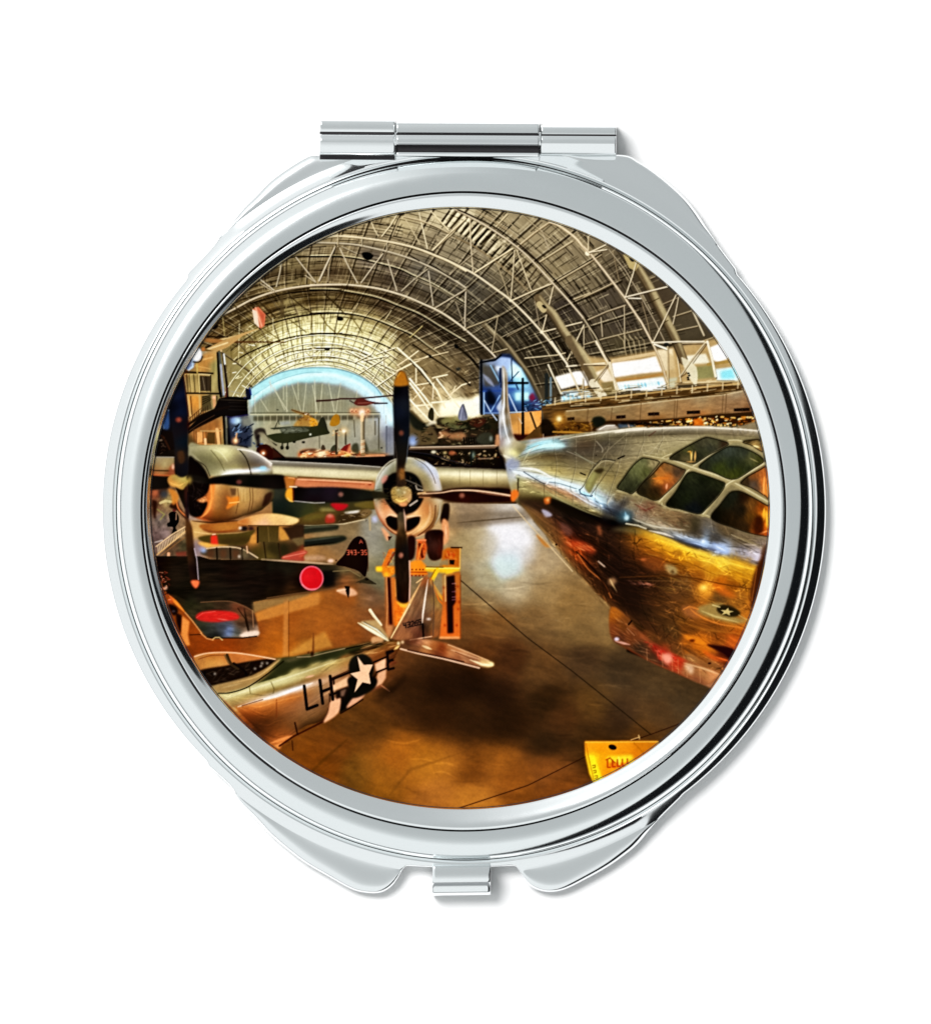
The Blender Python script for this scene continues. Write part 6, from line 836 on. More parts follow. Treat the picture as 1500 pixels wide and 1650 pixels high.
line([(420,300),(700,290),(900,300),(1100,340),(1320,380)],2.2,'5c3410',.7,curve=True); line([(450,320),(800,325),(960,330)],1.2,'a87840',.4,soft=.5,curve=True); ell(1000,372,44,26,'f8a838',.85,4); ell(1000,372,20,12,'fff078',.8,2); spoly([(1060,340),(1180,400),(1230,440),(1120,420)],'e86c14',.6,3); spoly([(730,210),(800,225),(820,270),(780,280),(740,250)],'a89c70',.7,2); ell(785,262,12,12,'4c3418',.8,1); ell(820,135,36,22,'8c5c1c',.6,1); ell(1000,60,24,18,'b8d0f4',.0)
streaks([(460,320),(640,340),(640,380),(500,350)],40,10,20,['b06848','6c2c18','d88c70','2c1008'],1.6,.7,86,30); ell(370,330,30,26,'a07850',.8,2); line([(350,310),(370,350),(400,400)],2.4,'e0b878',.7,soft=1); line([(280,195),(320,230)],1.4,'d8b8a0',.4)
line([(130,140),(200,240),(300,330),(360,440)],2,'c86c28',.7,curve=True); line([(150,150),(260,270),(340,400)],2.4,'1a0a06',.7,curve=True); spoly([(420,300),(520,320),(560,400),(540,560),(480,520),(400,420)],'22120a',.6,5)
spoly([(570,180),(700,160),(740,240),(640,260)],'8c4c20',.5,4); spoly([(850,500),(940,510),(980,580),(880,570)],'a8683c',.6,3); line([(600,460),(700,600),(760,660)],3,'3c2410',.4,soft=3)
# reflected national star
spoly([(960,510),(1060,480),(1140,490),(1100,530),(1240,580),(1300,600),(1240,620),(1080,590),(980,555)],'94804c',.85,2); line([(980,530),(1080,570),(1240,610)],3,'c8b070',.7,soft=1); spoly([(1090,515),(1130,490),(1190,500),(1240,530),(1250,560),(1190,575),(1110,550)],'2c2414',.95,1); poly(star(1160,540,42,10,1.2,.7),'c0a868',1,.5); line([(1240,560),(1300,595)],2,'b89c60',.6); line([(1060,490),(1110,505)],2,'d0b878',.8)
line([(900,510),(960,560),(1100,620),(1290,650)],2.4,'e88430',.75,soft=1,curve=True); line([(860,520),(900,500),(960,520)],2.4,'d87c30',.7); line([(820,600),(1000,660),(1260,690)],3,'b87424',.5,soft=2)
spoly([(860,700),(960,715),(1040,770),(1100,830),(1010,780),(910,745)],'e07c18',.9,2); ell(920,738,20,10,'4c1c08',.9,1); spoly([(1020,765),(1150,780),(1210,800),(1180,860),(1120,820)],'2a0c10',.95,1); line([(1080,850),(1180,880)],3,'f06820',.8,soft=1); ell(1040,895,12,7,'2c0c08',.9); spoly([(990,800),(1100,860),(1160,880),(1060,870)],'d85814',.8,1.5)
# base of the nose and the lower gear doors
spoly([(360,510),(420,530),(480,590),(540,660),(640,740),(760,810),(900,880),(1100,960),(1080,1000),(1000,1040),(820,960),(640,880),(480,790),(380,740),(350,640)],'7c4824',.95,1)
mk=mask(sm([(360,510),(420,530),(480,590),(540,660),(640,740),(760,810),(900,880),(1100,960),(1080,1000),(1000,1040),(820,960),(640,880),(480,790),(380,740),(350,640)],4,True),1); field(mk,[(380,560,'a05c18'),(370,660,'7c4420'),(440,620,'6c4018'),(420,730,'54301c'),(500,700,'6c3c1c'),(600,700,'8c4a24'),(560,790,'3c2a1a'),(700,800,'8c2c18'),(740,860,'b84430'),(820,880,'b8381c'),(900,920,'94643c'),(1000,960,'a87444'),(1060,960,'c88454'),(960,1020,'7c4c30'),(640,860,'4a3420'),(700,900,'4c3422')],4)
streaks([(360,520),(640,750),(1080,980),(1000,1030),(640,870),(380,740)],170,16,30,['c87840','3c1c10','e8a068','5c2c14','b86c3c'],1.4,.5,87,22); streaks([(600,740),(780,840),(860,900),(700,870)],60,9,40,['e83c28','8c0c08','c82818','ff8c70'],1.8,.8,88,40); spoly([(710,840),(770,830),(780,880),(740,895)],'f0947c',.9,1.5); ell(400,728,16,12,'d8d0f0',.9,1); line([(390,740),(490,765)],3.4,'e0a090',.8,soft=1); line([(500,600),(480,625)],3,'1a0c06',.9); line([(470,650),(520,700)],1.4,'d8a078',.4); spoly([(870,900),(930,920),(920,970),(880,940)],'e0b898',.7,2); line([(860,890),(1000,930),(1110,970)],3,'e8b888',.6,soft=1)
for x in (605,712,780,820,880,970): line([(x,790+(x-600)*.35),(x+3,870+(x-600)*.42)],1,'d09060',.5)
# ---------------- big silver tail fin behind ----------------
T(640,550,6)
FIN = sm([(1010,255),(1030,240),(1060,300),(1065,430),(1070,560),(1090,720),(1110,880),(1160,960),(1250,1010),(1180,1100),(1100,1180),(1040,1120),(985,1060),(980,900),(985,700),(960,640),(1000,560),(1015,430)],4,True)
mk=mask(FIN,.8); field(mk,[(1035,300,'a89c88'),(1050,420,'7c6c4c'),(1025,450,'a08c6c'),(1040,560,'74603c'),(1000,640,'b8c4dc'),(1050,660,'6c5838'),(1020,740,'d8dce0'),(1060,760,'7c6a4c'),(1000,860,'706c70'),(1040,880,'a8b8c4'),(1080,900,'6c5c48'),(1070,960,'e8f0f4'),(1000,960,'8c7874'),(1120,980,'b0a078'),(1000,1080,'7c6a50'),(1060,1080,'e0d8b0'),(1130,1080,'ded488'),(1180,1050,'7c7454'),(1100,1150,'8c94b4')],4)
for P, w, c, a in (([(1022,260),(1030,430),(1030,600),(1020,700),(1045,860),(1085,980)],3,'f0f4f8',.8), ([(1062,300),(1062,560),(1090,760),(1130,950)],2,'c8a888',.8), ([(1040,320),(1045,560),(1055,760),(1100,930)],2,'5c4a2c',.6), ([(985,700),(990,860),(1000,960)],2,'c8c8d0',.6), ([(970,640),(1010,560)],3,'a8bce0',.7), ([(1000,1090),(1100,1130)],3,'e8e0c0',.7), ([(985,1040),(1050,1180)],2.4,'5c4c3c',.7)):
    line(P,w,c,a,soft=.6,curve=True)
poly([(955,900),(985,900),(990,1010),(940,1010)],'c88c60',.9,1); ell(1110,1075,34,16,'f0e8a0',.8,2)
# ---------------- silver fighter in the foreground ----------------
T(290,1010,6)
BODY = sm([(280,480),(380,400),(560,320),(760,290),(1000,300),(1250,260),(1500,215),(1800,160),(2080,110),(2170,120),(2160,170),(2060,300),(2100,350),(1980,400),(1900,440),(1700,560),(1500,760),(1200,960),(1000,1130),(960,1180),(860,1120),(700,1010),(500,780),(300,600)],4,True)
mk=mask(BODY,.8)
field(mk,[(300,430,'3a2410'),(450,380,'34200f'),(600,450,'241408'),(450,560,'a08858'),(600,530,'a08454'),(800,430,'a87c40'),(400,640,'b8a470'),(600,640,'c8b888'),(480,720,'b89868'),(560,690,'b8a46c'),(700,620,'ccc090'),(860,580,'bcb07c'),(1000,520,'c8bc84'),(900,620,'7c6a40'),(1100,480,'c4b074'),(1300,420,'a89458'),(1450,370,'ccb47c'),(760,670,'8c6438'),(900,530,'4a4a24'),(1000,430,'3a3a1c'),(1000,350,'4a4824'),(1200,330,'34361c'),(1400,280,'2e321a'),(1500,250,'3a3c24'),(1300,290,'8c8458'),(1700,220,'5c4418'),(1900,160,'241c0c'),(1120,580,'d4ccc8'),(1000,640,'e0c8b0'),(860,690,'d8a878'),(1250,500,'8c6840'),(1350,460,'8c603c'),(1450,470,'a87c54'),
 (640,780,'b05c20'),(760,760,'e07c38'),(940,720,'d88c4c'),(1060,690,'c87c38'),(700,860,'7c3c14'),(900,820,'8c4c1c'),(1050,800,'9c6030'),(800,930,'44240f'),(950,920,'7a4a20'),(1100,880,'80502a'),(860,1000,'4a2810'),(1000,1050,'a85c28'),(960,1130,'d88040'),(1200,830,'84603c'),(1300,800,'805c38'),(1400,760,'7c5434'),(1200,700,'906848'),(1320,700,'8c6c50'),(1250,950,'3c2410'),(1450,640,'e0a078'),(1500,600,'e8a87c'),
 (1600,320,'8c5c2c'),(1800,260,'8c5428'),(1950,200,'7c4820'),(2100,140,'5c3410'),(1700,300,'a87840'),(1600,480,'3c2c1c'),(1900,300,'6c3818'),(2000,300,'5c2c14'),(1950,400,'8c5434'),(1850,450,'a8784c'),(1700,560,'8c5c3c')],4.6)
tex(mk,.12,26,4,-24,91,3)
streaks([(620,780),(1180,620),(1420,540),(1380,800),(1000,1100),(800,980)],200,22,-26,['c87434','4c2810','e89450','6c3c1c'],1.6,.35,92,10); streaks([(1450,500),(2000,200),(2100,160),(1900,400),(1500,560)],120,20,-24,['c88048','4c2810','e0a468'],1.6,.4,93,8); streaks([(380,640),(700,560),(1500,340),(1480,380),(480,740)],120,18,-22,['e8dca8','7c6c3c','a89860'],1.4,.35,94,8)
spoly([(1000,300),(1120,300),(1250,275),(1600,200),(1900,140),(2080,115),(1900,180),(1640,260),(1400,320),(1200,370),(1050,430),(880,520),(760,580),(720,570),(860,460),(940,380)],'33361c',.9,1.5); spoly([(1000,320),(1100,300),(1240,280),(1160,310),(1060,340)],'64583c',.8,2); line([(1130,290),(1260,285),(1400,250),(1600,205)],1.6,'a08868',.8); line([(1600,210),(1900,145),(2080,112)],2,'120c06',.9); spoly([(1640,240),(1900,165),(2080,120),(1900,200),(1700,270)],'1a1409',.8,2)
T(290,1010,6)
sheet([
 [(380,650,'b8ac74'),(700,560,'c0b47c'),(1000,470,'b8ac74'),(1300,370,'948858'),(1500,320,'b09c60'),(1800,240,'8c6c38'),(2080,125,'5c4418')],
 [(420,690,'c4b880'),(720,600,'d4c890'),(1020,530,'d0c48c'),(1320,440,'b09860'),(1520,380,'a8844c'),(1810,280,'946030'),(2090,145,'6c441c')],
 [(470,735,'a88c54'),(740,660,'a88c54'),(1040,585,'846838'),(1330,490,'9c7448'),(1530,430,'b88c5c'),(1820,320,'8c5428'),(2100,165,'74481c')],
 [(500,765,'8c6c3c'),(760,705,'d0b090'),(1060,620,'ece4e4'),(1340,535,'d0a88c'),(1540,480,'a87850'),(1830,360,'7c4820'),(2110,190,'6c4018')],
 [(540,790,'b06830'),(790,740,'d88848'),(1090,660,'c07840'),(1350,580,'a07850'),(1560,530,'9c6c48'),(1840,400,'8c5830'),(2110,220,'5c3414')],
 [(600,850,'7c4018'),(850,820,'8c5020'),(1120,760,'946038'),(1380,680,'846040'),(1580,600,'805430'),(1850,440,'7c4c28'),(2100,260,'4c2810')],
 [(700,950,'48260f'),(900,920,'5c3414'),(1150,860,'7c5430'),(1400,790,'74502e'),(1620,650,'5c3c20'),(1860,470,'4c2c14'),(2080,300,'341a0a')],
 [(800,1060,'5c3012'),(960,1030,'844a1c'),(1180,940,'60401f'),(1400,860,'54381c'),(1650,680,'3a2412'),(1870,490,'2c180a'),(2060,320,'200f06')],
 [(900,1150,'b0622a'),(1000,1110,'a85c28'),(1200,970,'3c2410'),(1400,900,'2c180c'),(1660,700,'1c0e06'),(1880,500,'180c05'),(2050,330,'140a04')]], .85)
flow([(300,620),(700,560),(1300,400),(1700,240),(2120,120)],[(560,800),(960,1160),(1300,940),(1650,640),(2120,300)],140,.2,.75,1.28,204,(.6,1.8))
# canopy
spoly([(140,290),(250,255),(400,245),(560,250),(760,280),(940,315),(900,320),(700,330),(480,370),(220,430)],'b87034',1,1); mk=mask(sm([(140,290),(250,255),(400,245),(560,250),(760,280),(940,315),(900,320),(700,330),(480,370),(220,430)],4,True),1); field(mk,[(200,310,'a87038'),(300,340,'c08844'),(400,360,'c88c48'),(600,290,'c87438'),(700,320,'b86c30'),(560,330,'a05c28'),(300,270,'b06828'),(450,270,'b8682c')],3)
spoly([(200,420),(480,370),(700,330),(850,310),(935,318),(880,380),(760,440),(640,490),(300,570),(240,500)],'1e120c',1,1); streaks([(240,440),(640,360),(880,330),(700,460),(300,550)],90,12,-20,['3c2418','080606','5c4c38','2c1410'],1.8,.7,95,50)
for P, w, c in (([(140,285),(250,255),(400,245),(560,252),(760,282),(920,312)],2,'ecb088'),([(180,310),(300,275),(420,272)],1.2,'7c4018'),([(455,270),(490,350),(560,400)],5,'3c2c18'),([(430,270),(470,350)],2.4,'6c5430'),([(520,350),(620,420),(640,460)],4,'140c08'),([(240,430),(240,520)],2,'0c0806')): line(P,w,c,.95,curve=True)
for x,y in ((728,405),(785,380),(795,352),(845,352),(340,455)): ell(x,y,10,10,'e8e0d0',.85,1)
spoly([(330,575),(500,530),(640,490),(760,450),(860,380),(940,320),(980,315),(880,400),(780,490),(660,570),(500,620),(380,635)],'9c7c4c',1,1); line([(520,540),(740,480),(860,400),(960,320)],2,'d8a868',.7,soft=1,curve=True); line([(370,640),(480,635),(620,595),(720,540),(860,440),(1000,330)],2,'1c1608',.95,curve=True); line([(400,590),(600,540)],3,'b89c6c',.5,soft=1)
line([(420,700),(660,610),(1000,500),(1300,400),(1500,330)],2.6,'ece4b8',.5,soft=1.5); line([(670,580),(680,640)],1.4,'6c5c30',.8); line([(880,530),(910,600),(900,640)],1.4,'6c5c30',.8); line([(560,770),(760,710),(940,665),(1140,590),(1280,540)],4,'f4e8e0',.9,soft=1); line([(600,760),(800,700)],1.6,'5c2c10',.8); line([(1000,640),(1180,575)],3,'e4e4f8',.8,soft=1); line([(1210,490),(1300,465)],3,'f0a890',.7,soft=1); line([(932,700),(932,870)],1.3,'6c3414',.8); line([(700,790),(1000,700),(1180,660)],2,'f09c54',.5,soft=1.5); line([(880,1120),(1000,1080),(1080,1050)],5,'f08c48',.8,soft=1.5); line([(960,1150),(1090,1060),(1250,980),(1390,910)],3,'3c1408',.9); line([(1110,925),(1135,1035)],2.6,'2a1208',.95); line([(1083,1100),(1090,1190)],2,'3c1c0c',.9); line([(1440,640),(1440,760),(1390,920)],1.6,'3c2414',.9,curve=True)
# white invasion stripes, star and bar, letters
T(420,1020,5.357)
spoly([(600,600),(640,560),(700,560),(700,600),(690,660),(640,720),(560,770),(545,765),(585,680)],'e4a078',1,.8); poly([(600,460),(760,375),(770,450),(600,510)],'e6a87c',1,.6); poly([(700,560),(760,480),(800,440),(880,510),(800,600),(740,660),(680,690)],'14120e',1,1); spoly([(740,645),(800,560),(900,510),(880,560),(800,620)],'d89470',1,1); line([(690,690),(760,650),(880,570)],2.4,'241008',.9)
poly([(985,270),(1080,215),(1080,320),(1000,335)],'e6a880',1,.6); poly([(1010,345),(1085,310),(1080,390),(1040,450),(980,480),(1000,400)],'d89870',1,.8); spoly([(940,510),(1040,445),(1100,500),(1120,520),(1060,470)],'7c4428',.8,1)
mk=mask(ellp(870,300,110,122,-10)+[],.6); comp(mk,'1e1c16'); spoly([(770,380),(980,380),(1000,450),(920,520),(800,560),(760,470)],'16140f',1,1)
poly([(835,200),(890,275),(970,272),(935,350),(950,440),(880,425),(810,515),(838,400),(775,350),(860,330)],'eab088',1,.5)
line([(610,385),(760,320)],1.4,'3a1c10',.9); line([(610,400),(770,335)],4,'1a0e0a',.95); line([(975,250),(1080,205)],3,'1a0e0a',.95); line([(1000,335),(1090,300)],3,'1a0e0a',.9)
text('LH',(375,455),(88,-34),(12,100),(135,-50),5,'160c0c'); poly([(570,370),(610,372),(612,600),(595,600),(590,400)],'160c0c',.0); line([(598,375),(600,590)],1.6,'3c2414',.6)
poly([(650,500),(752,462),(768,480),(735,560),(700,600),(692,558),(652,572)],'20140f',1,.6); poly([(690,498),(742,480),(720,545),(692,548)],'7c5c48',.9,1); line([(600,532),(660,512)],4,'20140f',.95); line([(610,398),(700,365)],3,'241610',.9); line([(628,400),(631,436)],3,'2a1810',.9)
text('E',(1092,165),(48,-12),(3,74),(0,0),4,'180c0c'); line([(1110,240),(1140,232)],3,'180c0c')
line([(1040,450),(1110,500)],2,'b87850',.8); spoly([(1090,500),(1180,450),(1260,330),(1200,440),(1130,510)],'180c06',.7,3); spoly([(1060,480),(1180,440),(1250,360),(1260,400),(1160,500),(1000,600)],'140a04',.45,5)
spoly([(1080,420),(1200,340),(1300,240),(1350,200),(1240,300),(1120,410)],'7c4c2c',.6,2)
# aerial, mast
line([(455,0),(452,170)],(2,4),'7c4a20',.95); ell(445,180,14,22,'2a1408',.95,1); ell(415,170,8,12,'2a1408',.8,1)
# ---------------- its tailplane and fin ----------------
T(580,860,6)
spoly([(0,860),(60,840),(190,840),(210,900),(250,960),(285,1030),(250,1035),(130,950),(60,905)],'b09060',1,1); line([(-20,858),(120,940),(270,1030)],5,'f4e8bc',1,soft=1); line([(40,850),(180,930),(250,1000)],2.4,'5c4c34',.6); line([(20,852),(160,925),(260,1010)],2.6,'e8f0dc',.8,soft=1); line([(95,735),(130,790),(205,880)],(5,3),'e8c898',1); line([(100,735),(200,870)],2,'fff0c8',.7); spoly([(120,1000),(200,1000),(230,1040),(120,1060)],'d8a070',.8,1)
FINP = sm([(290,1020),(400,830),(500,620),(600,440),(640,400),(660,420),(690,500),(710,650),(715,850),(700,990),(600,1020),(450,1040)],3,True)
mk=mask([(290,1020),(400,830),(500,620),(610,430),(640,395),(665,420),(690,500),(740,620),(790,720),(770,900),(770,990),(700,1010),(450,1040)],.8)
field(mk,[(400,880,'8c5c3c'),(480,720,'8c6848'),(560,560,'7c5c40'),(620,450,'9c5c34'),(540,700,'7a5438'),(590,780,'6c4c38'),(520,900,'7a4c34'),(440,980,'94603c'),(580,960,'5c3424'),(640,700,'84684c'),(660,550,'6c5038'),(650,850,'6c4c34'),(690,900,'74502c'),(740,800,'8c5c30'),(730,950,'94582c'),(750,650,'90703c'),(620,900,'241810')],4); tex(mk,.1,16,4,-65,97)
line([(295,1015),(400,820),(510,610),(585,470)],4,'dca468',.95,soft=.6); line([(300,1000),(480,680)],1.6,'ffd898',.8); line([(655,440),(630,600),(605,780),(600,870)],3,'f4dcc8',.9,soft=.5); line([(605,870),(612,1010)],3,'100a08',.9); line([(545,470),(600,430)],2,'f0b878',.8); line([(700,450),(712,650),(705,980)],2,'5c4434',.8); ell(665,825,22,10,'e8d8d0',.9,1)
text('43265',(418,862),(24,-5),(2,24),(36,-8),1.7,'1c1416',.95)
# right tailplane
TP = sm([(390,1040),(560,1020),(700,1030),(860,1065),(1060,1150),(1240,1225),(1290,1250),(1285,1280),(1200,1290),(1000,1245),(800,1205),(560,1150),(400,1110)],4,True)
mk=mask(TP,.8); field(mk,[(450,1070,'5c3c24'),(560,1040,'a0684c'),(640,1060,'c8885c'),(620,1100,'b07440'),(700,1090,'9c5c2c'),(800,1100,'7c3814'),(860,1080,'b87844'),(900,1130,'a87048'),(1000,1170,'b07c54'),(1100,1210,'a87450'),(1200,1240,'c89c64'),(1270,1265,'fcdc94'),(760,1170,'6c3820'),(950,1200,'8c5434'),(540,1110,'6c4428'),(1100,1250,'8c5438')],4); tex(mk,.1,20,4,22,98)
line([(600,1080),(690,1115)],4,'f4d098',.8,soft=1); line([(850,1070),(1060,1150),(1240,1225)],1.6,'e0a878',.8); line([(1060,1215),(1180,1262),(1280,1268)],3.6,'fce0a8',.9,soft=1); line([(390,1110),(560,1155),(800,1205),(1150,1295)],2.6,'e8b898',.85); line([(460,1120),(700,1170),(1000,1235)],2.4,'3c1c10',.8); line([(880,1120),(1150,1210)],1.4,'e0ac80',.6); line([(920,1140),(1100,1220)],1.4,'6c3c20',.7)
ell(372,1060,14,18,'fce8b0',.9,1); ell(412,1048,16,14,'f0c898',.9,1); line([(330,1115),(380,1080)],4,'f4c070',.9,soft=1); spoly([(250,1140),(320,1125),(300,1160),(260,1170)],'1c0e0a',.9,1); streaks([(0,1060),(280,1030),(380,1060),(240,1150),(0,1150)],50,18,-14,['e09850','6c3814','f4b878'],1.6,.6,99,8)
line([(480,1025),(600,1005),(690,990)],2,'f0b890',.7); spoly([(440,1030),(560,1010),(540,1060),(460,1070)],'5c3420',.8,2)
# ---------------- yellow box at the lower right ----------------
T(680,1020,3.261)
poly([(856,570),(1240,568),(1150,660),(1000,790),(905,790),(880,740),(858,640)],'e8860c',1,.6); mk=mask([(856,570),(1240,568),(1150,660),(1000,790),(905,790),(880,740),(858,640)],.6); field(mk,[(870,600,'f09010'),(930,600,'f08c0c'),(1060,600,'ee8c10'),(1150,600,'c8740c'),(1200,590,'b86c0c'),(960,680,'f89810'),(960,740,'f48c10'),(890,660,'fcd018'),(900,740,'fcd414'),(1120,650,'d8780c')],3)
poly([(874,640),(905,645),(945,770),(920,785),(900,785),(885,720)],'fce41c',.95,1); line([(856,572),(1240,570)],1.4,'ffb83c',.8); line([(860,580),(870,640),(900,770)],1.6,'b8640c',.8); ell(1000,600,22,14,'140606',1,.5,15); poly([(970,650),(1100,640),(1110,660),(1060,690),(970,670)],'fce028',.9,1.5); poly([(975,690),(1000,680),(1090,680),(1080,700),(1000,712)],'d86410',.6,1)
for k in range(5): line([(972+k*26,668-k*2),(972+k*26,704-k*3),(986+k*26,704-k*3)],2.2,'a82c08',.85)
line([(965,665),(985,655),(1010,680)],2,'a82c08',.8); line([(1030,650),(1035,690)],2,'fcec58',.8)
for k,(x,y) in enumerate(((893,695),(897,722),(905,750),(912,772))): line([(x,y),(x+14,y-2),(x+14,y+10),(x+2,y+12)],1.6,'8c5c08',.9)
line([(1095,560),(1140,545)],1.6,'d8a868',.8); line([(1135,535),(1140,555)],1.6,'e8b870',.8); line([(1110,575),(1170,640)],2,'b06808',.8)
# ---------------- print grain and local contrast ----------------
T()
full = (0, 0, np.ones((PH, PW), np.float32))
for c_ in range(3): IMG[..., c_] = IMG[..., c_]*.6+boxblur(IMG[..., c_], 1)*.4
L = IMG.mean(axis=2); bl = boxblur(L, 14); IMG += ((L-bl)*.22)[..., None]
bl = boxblur(L, 2); IMG += ((L-bl)*.35)[..., None]
np.clip(IMG, 0, 1, out=IMG)
IMG *= (1+.035*noise(full, 2.5, 2.5, 0, 311)+.03*noise(full, 6, 6, 0, 312))[..., None]
IMG += .55*(IMG-.42)*IMG*(1-IMG)*1.6
_ly = np.clip((np.arange(PH)+Y0-760)/200.0, 0, 1)[:, None, None]; _g = IMG.mean(axis=2, keepdims=True); IMG += (IMG-_g)*.02*_ly
_g = IMG.mean(axis=2, keepdims=True); _gr = np.clip(IMG[..., 1]-np.maximum(IMG[..., 0], IMG[..., 2]), 0, 1); IMG[..., 1] -= _gr*.6
np.clip(IMG, 0.008, 1, out=IMG)
# =====================================================================
#  The compact mirror itself.  PX = one unit of the drawing in metres (the case is 62 mm across)
# =====================================================================
PX = 5.3e-5; CAMD = 0.90
sc = bpy.context.scene; COL = sc.collection
ZOFF = 12.0
def W(x, y, z=0.0):
    # drawing units (x right, y down, z up) to metres; the wings of the case ride ZOFF above the table
    z = z+ZOFF
    k = 1-z*PX/CAMD
    return ((x-750)*PX*k, -(y-825)*PX*k, z*PX)
# ---------------- materials ----------------
def new_mat(name):
    m = bpy.data.materials.new(name); m.use_nodes = True; return m, m.node_tree, m.node_tree.nodes['Principled BSDF']
def metal(name, col, rough, bump=0.0, scale=9000.0, rvar=0.03):
    m, t, b = new_mat(name); b.inputs['Metallic'].default_value = 1
    n = t.nodes.new('ShaderNodeTexNoise'); n.inputs['Scale'].default_value = scale; n.inputs['Detail'].default_value = 3
    co = t.nodes.new('ShaderNodeTexCoord'); t.links.new(co.outputs['Object'], n.inputs['Vector'])
    n2 = t.nodes.new('ShaderNodeTexNoise'); n2.inputs['Scale'].default_value = 260; n2.inputs['Detail'].default_value = 4; t.links.new(co.outputs['Object'], n2.inputs['Vector'])
    r = t.nodes.new('ShaderNodeMapRange'); n2.inputs['Roughness'].default_value = .7; r.inputs['To Min'].default_value = max(rough-rvar, .02); r.inputs['To Max'].default_value = rough+rvar; t.links.new(n2.outputs['Fac'], r.inputs['Value']); t.links.new(r.outputs['Result'], b.inputs['Roughness'])
    mx = t.nodes.new('ShaderNodeMix'); mx.data_type = 'RGBA'; mx.inputs['A'].default_value = (*[c*.97 for c in col], 1); mx.inputs['B'].default_value = (*[min(c*1.03, 1) for c in col], 1)
    t.links.new(n.outputs['Fac'], mx.inputs['Factor']); t.links.new(mx.outputs['Result'], b.inputs['Base Color'])
    if bump:
        bp = t.nodes.new('ShaderNodeBump'); bp.inputs['Strength'].default_value = bump; bp.inputs['Distance'].default_value = .00001
        t.links.new(n.outputs['Fac'], bp.inputs['Height']); t.links.new(bp.outputs['Normal'], b.inputs['Normal'])
    return m
CHROME = metal('polished_chrome', (.93, .95, .955), .11, .05)
SATIN = metal('satin_nickel', (.90, .93, .935), .10, .08)
m, t, b = new_mat('gap_shade_and_line'); b.inputs['Base Color'].default_value = (.03, .028, .03, 1); b.inputs['Roughness'].default_value = .7; b.inputs['Specular IOR Level'].default_value = .1  # near-black colour painting the shade of gaps and recesses; also the print's hairline
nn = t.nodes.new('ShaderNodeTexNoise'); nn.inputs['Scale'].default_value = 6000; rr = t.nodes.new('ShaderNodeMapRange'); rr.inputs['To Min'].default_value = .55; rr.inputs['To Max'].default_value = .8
t.links.new(nn.outputs['Fac'], rr.inputs['Value']); t.links.new(rr.outputs['Result'], b.inputs['Roughness']); GAP_SHADE_LINE = m
m, t, b = new_mat('white_paper'); b.inputs['Base Color'].default_value = (.86, .86, .86, 1); b.inputs['Roughness'].default_value = .8; b.inputs['Specular IOR Level'].default_value = .1
nn = t.nodes.new('ShaderNodeTexNoise'); nn.inputs['Scale'].default_value = 900; nn.inputs['Detail'].default_value = 6; mx = t.nodes.new('ShaderNodeMix'); mx.data_type = 'RGBA'
mx.inputs['A'].default_value = (.85, .85, .85, 1); mx.inputs['B'].default_value = (.87, .87, .87, 1); t.links.new(nn.outputs['Fac'], mx.inputs['Factor']); t.links.new(mx.outputs['Result'], b.inputs['Base Color']); PAPER = m
m, t, b = new_mat('printed_picture'); vc = t.nodes.new('ShaderNodeVertexColor'); vc.layer_name = 'ink'; t.links.new(vc.outputs['Color'], b.inputs['Base Color']); b.inputs['Roughness'].default_value = .5; b.inputs['Specular IOR Level'].default_value = 0.0; PRINT = m
# ---------------- mesh helpers ----------------
def mesh_obj(name, verts, faces, mats, midx=None, parent=None, sharp=35):
    me = bpy.data.meshes.new(name); me.from_pydata(verts, [], faces)
    for q in mats: me.materials.append(q)
    if midx: me.polygons.foreach_set('material_index', midx)
    me.validate(); me.polygons.foreach_set('use_smooth', [True]*len(me.polygons))
    if sharp: me.set_sharp_from_angle(angle=math.radians(sharp))
    me.update(); o = bpy.data.objects.new(name, me); COL.objects.link(o)
    if parent: o.parent = parent
    return o
NS = 1080
def E(cx, cy, rx, ry):
    return lambda a: (cx+rx*math.cos(a), cy-ry*math.sin(a))
def E3B(cx, cy, rx, ry):
    def g(a):
        d = (math.degrees(a)+180) % 360-180; k = 1+.013*math.exp(-((d+48)/26.0)**2); return (cx+rx*k*math.cos(a), cy-ry*k*math.sin(a))
    return g
def loft(name, rings, mats, rmat=None, parent=None, sharp=35):
    # rings: list of functions angle -> (x, y, z)
    V, F, M = [], [], []; n = len(rings)
    for r in rings:
        for i in range(NS): V.append(W(*r(2*math.pi*i/NS)))
    for k in range(n-1):
        for i in range(NS):
            j = (i+1) % NS; F.append((k*NS+i, k*NS+j, (k+1)*NS+j, (k+1)*NS+i)); M.append(rmat[k] if rmat else 0)
    return mesh_obj(name, V, F, mats, M, parent, sharp)
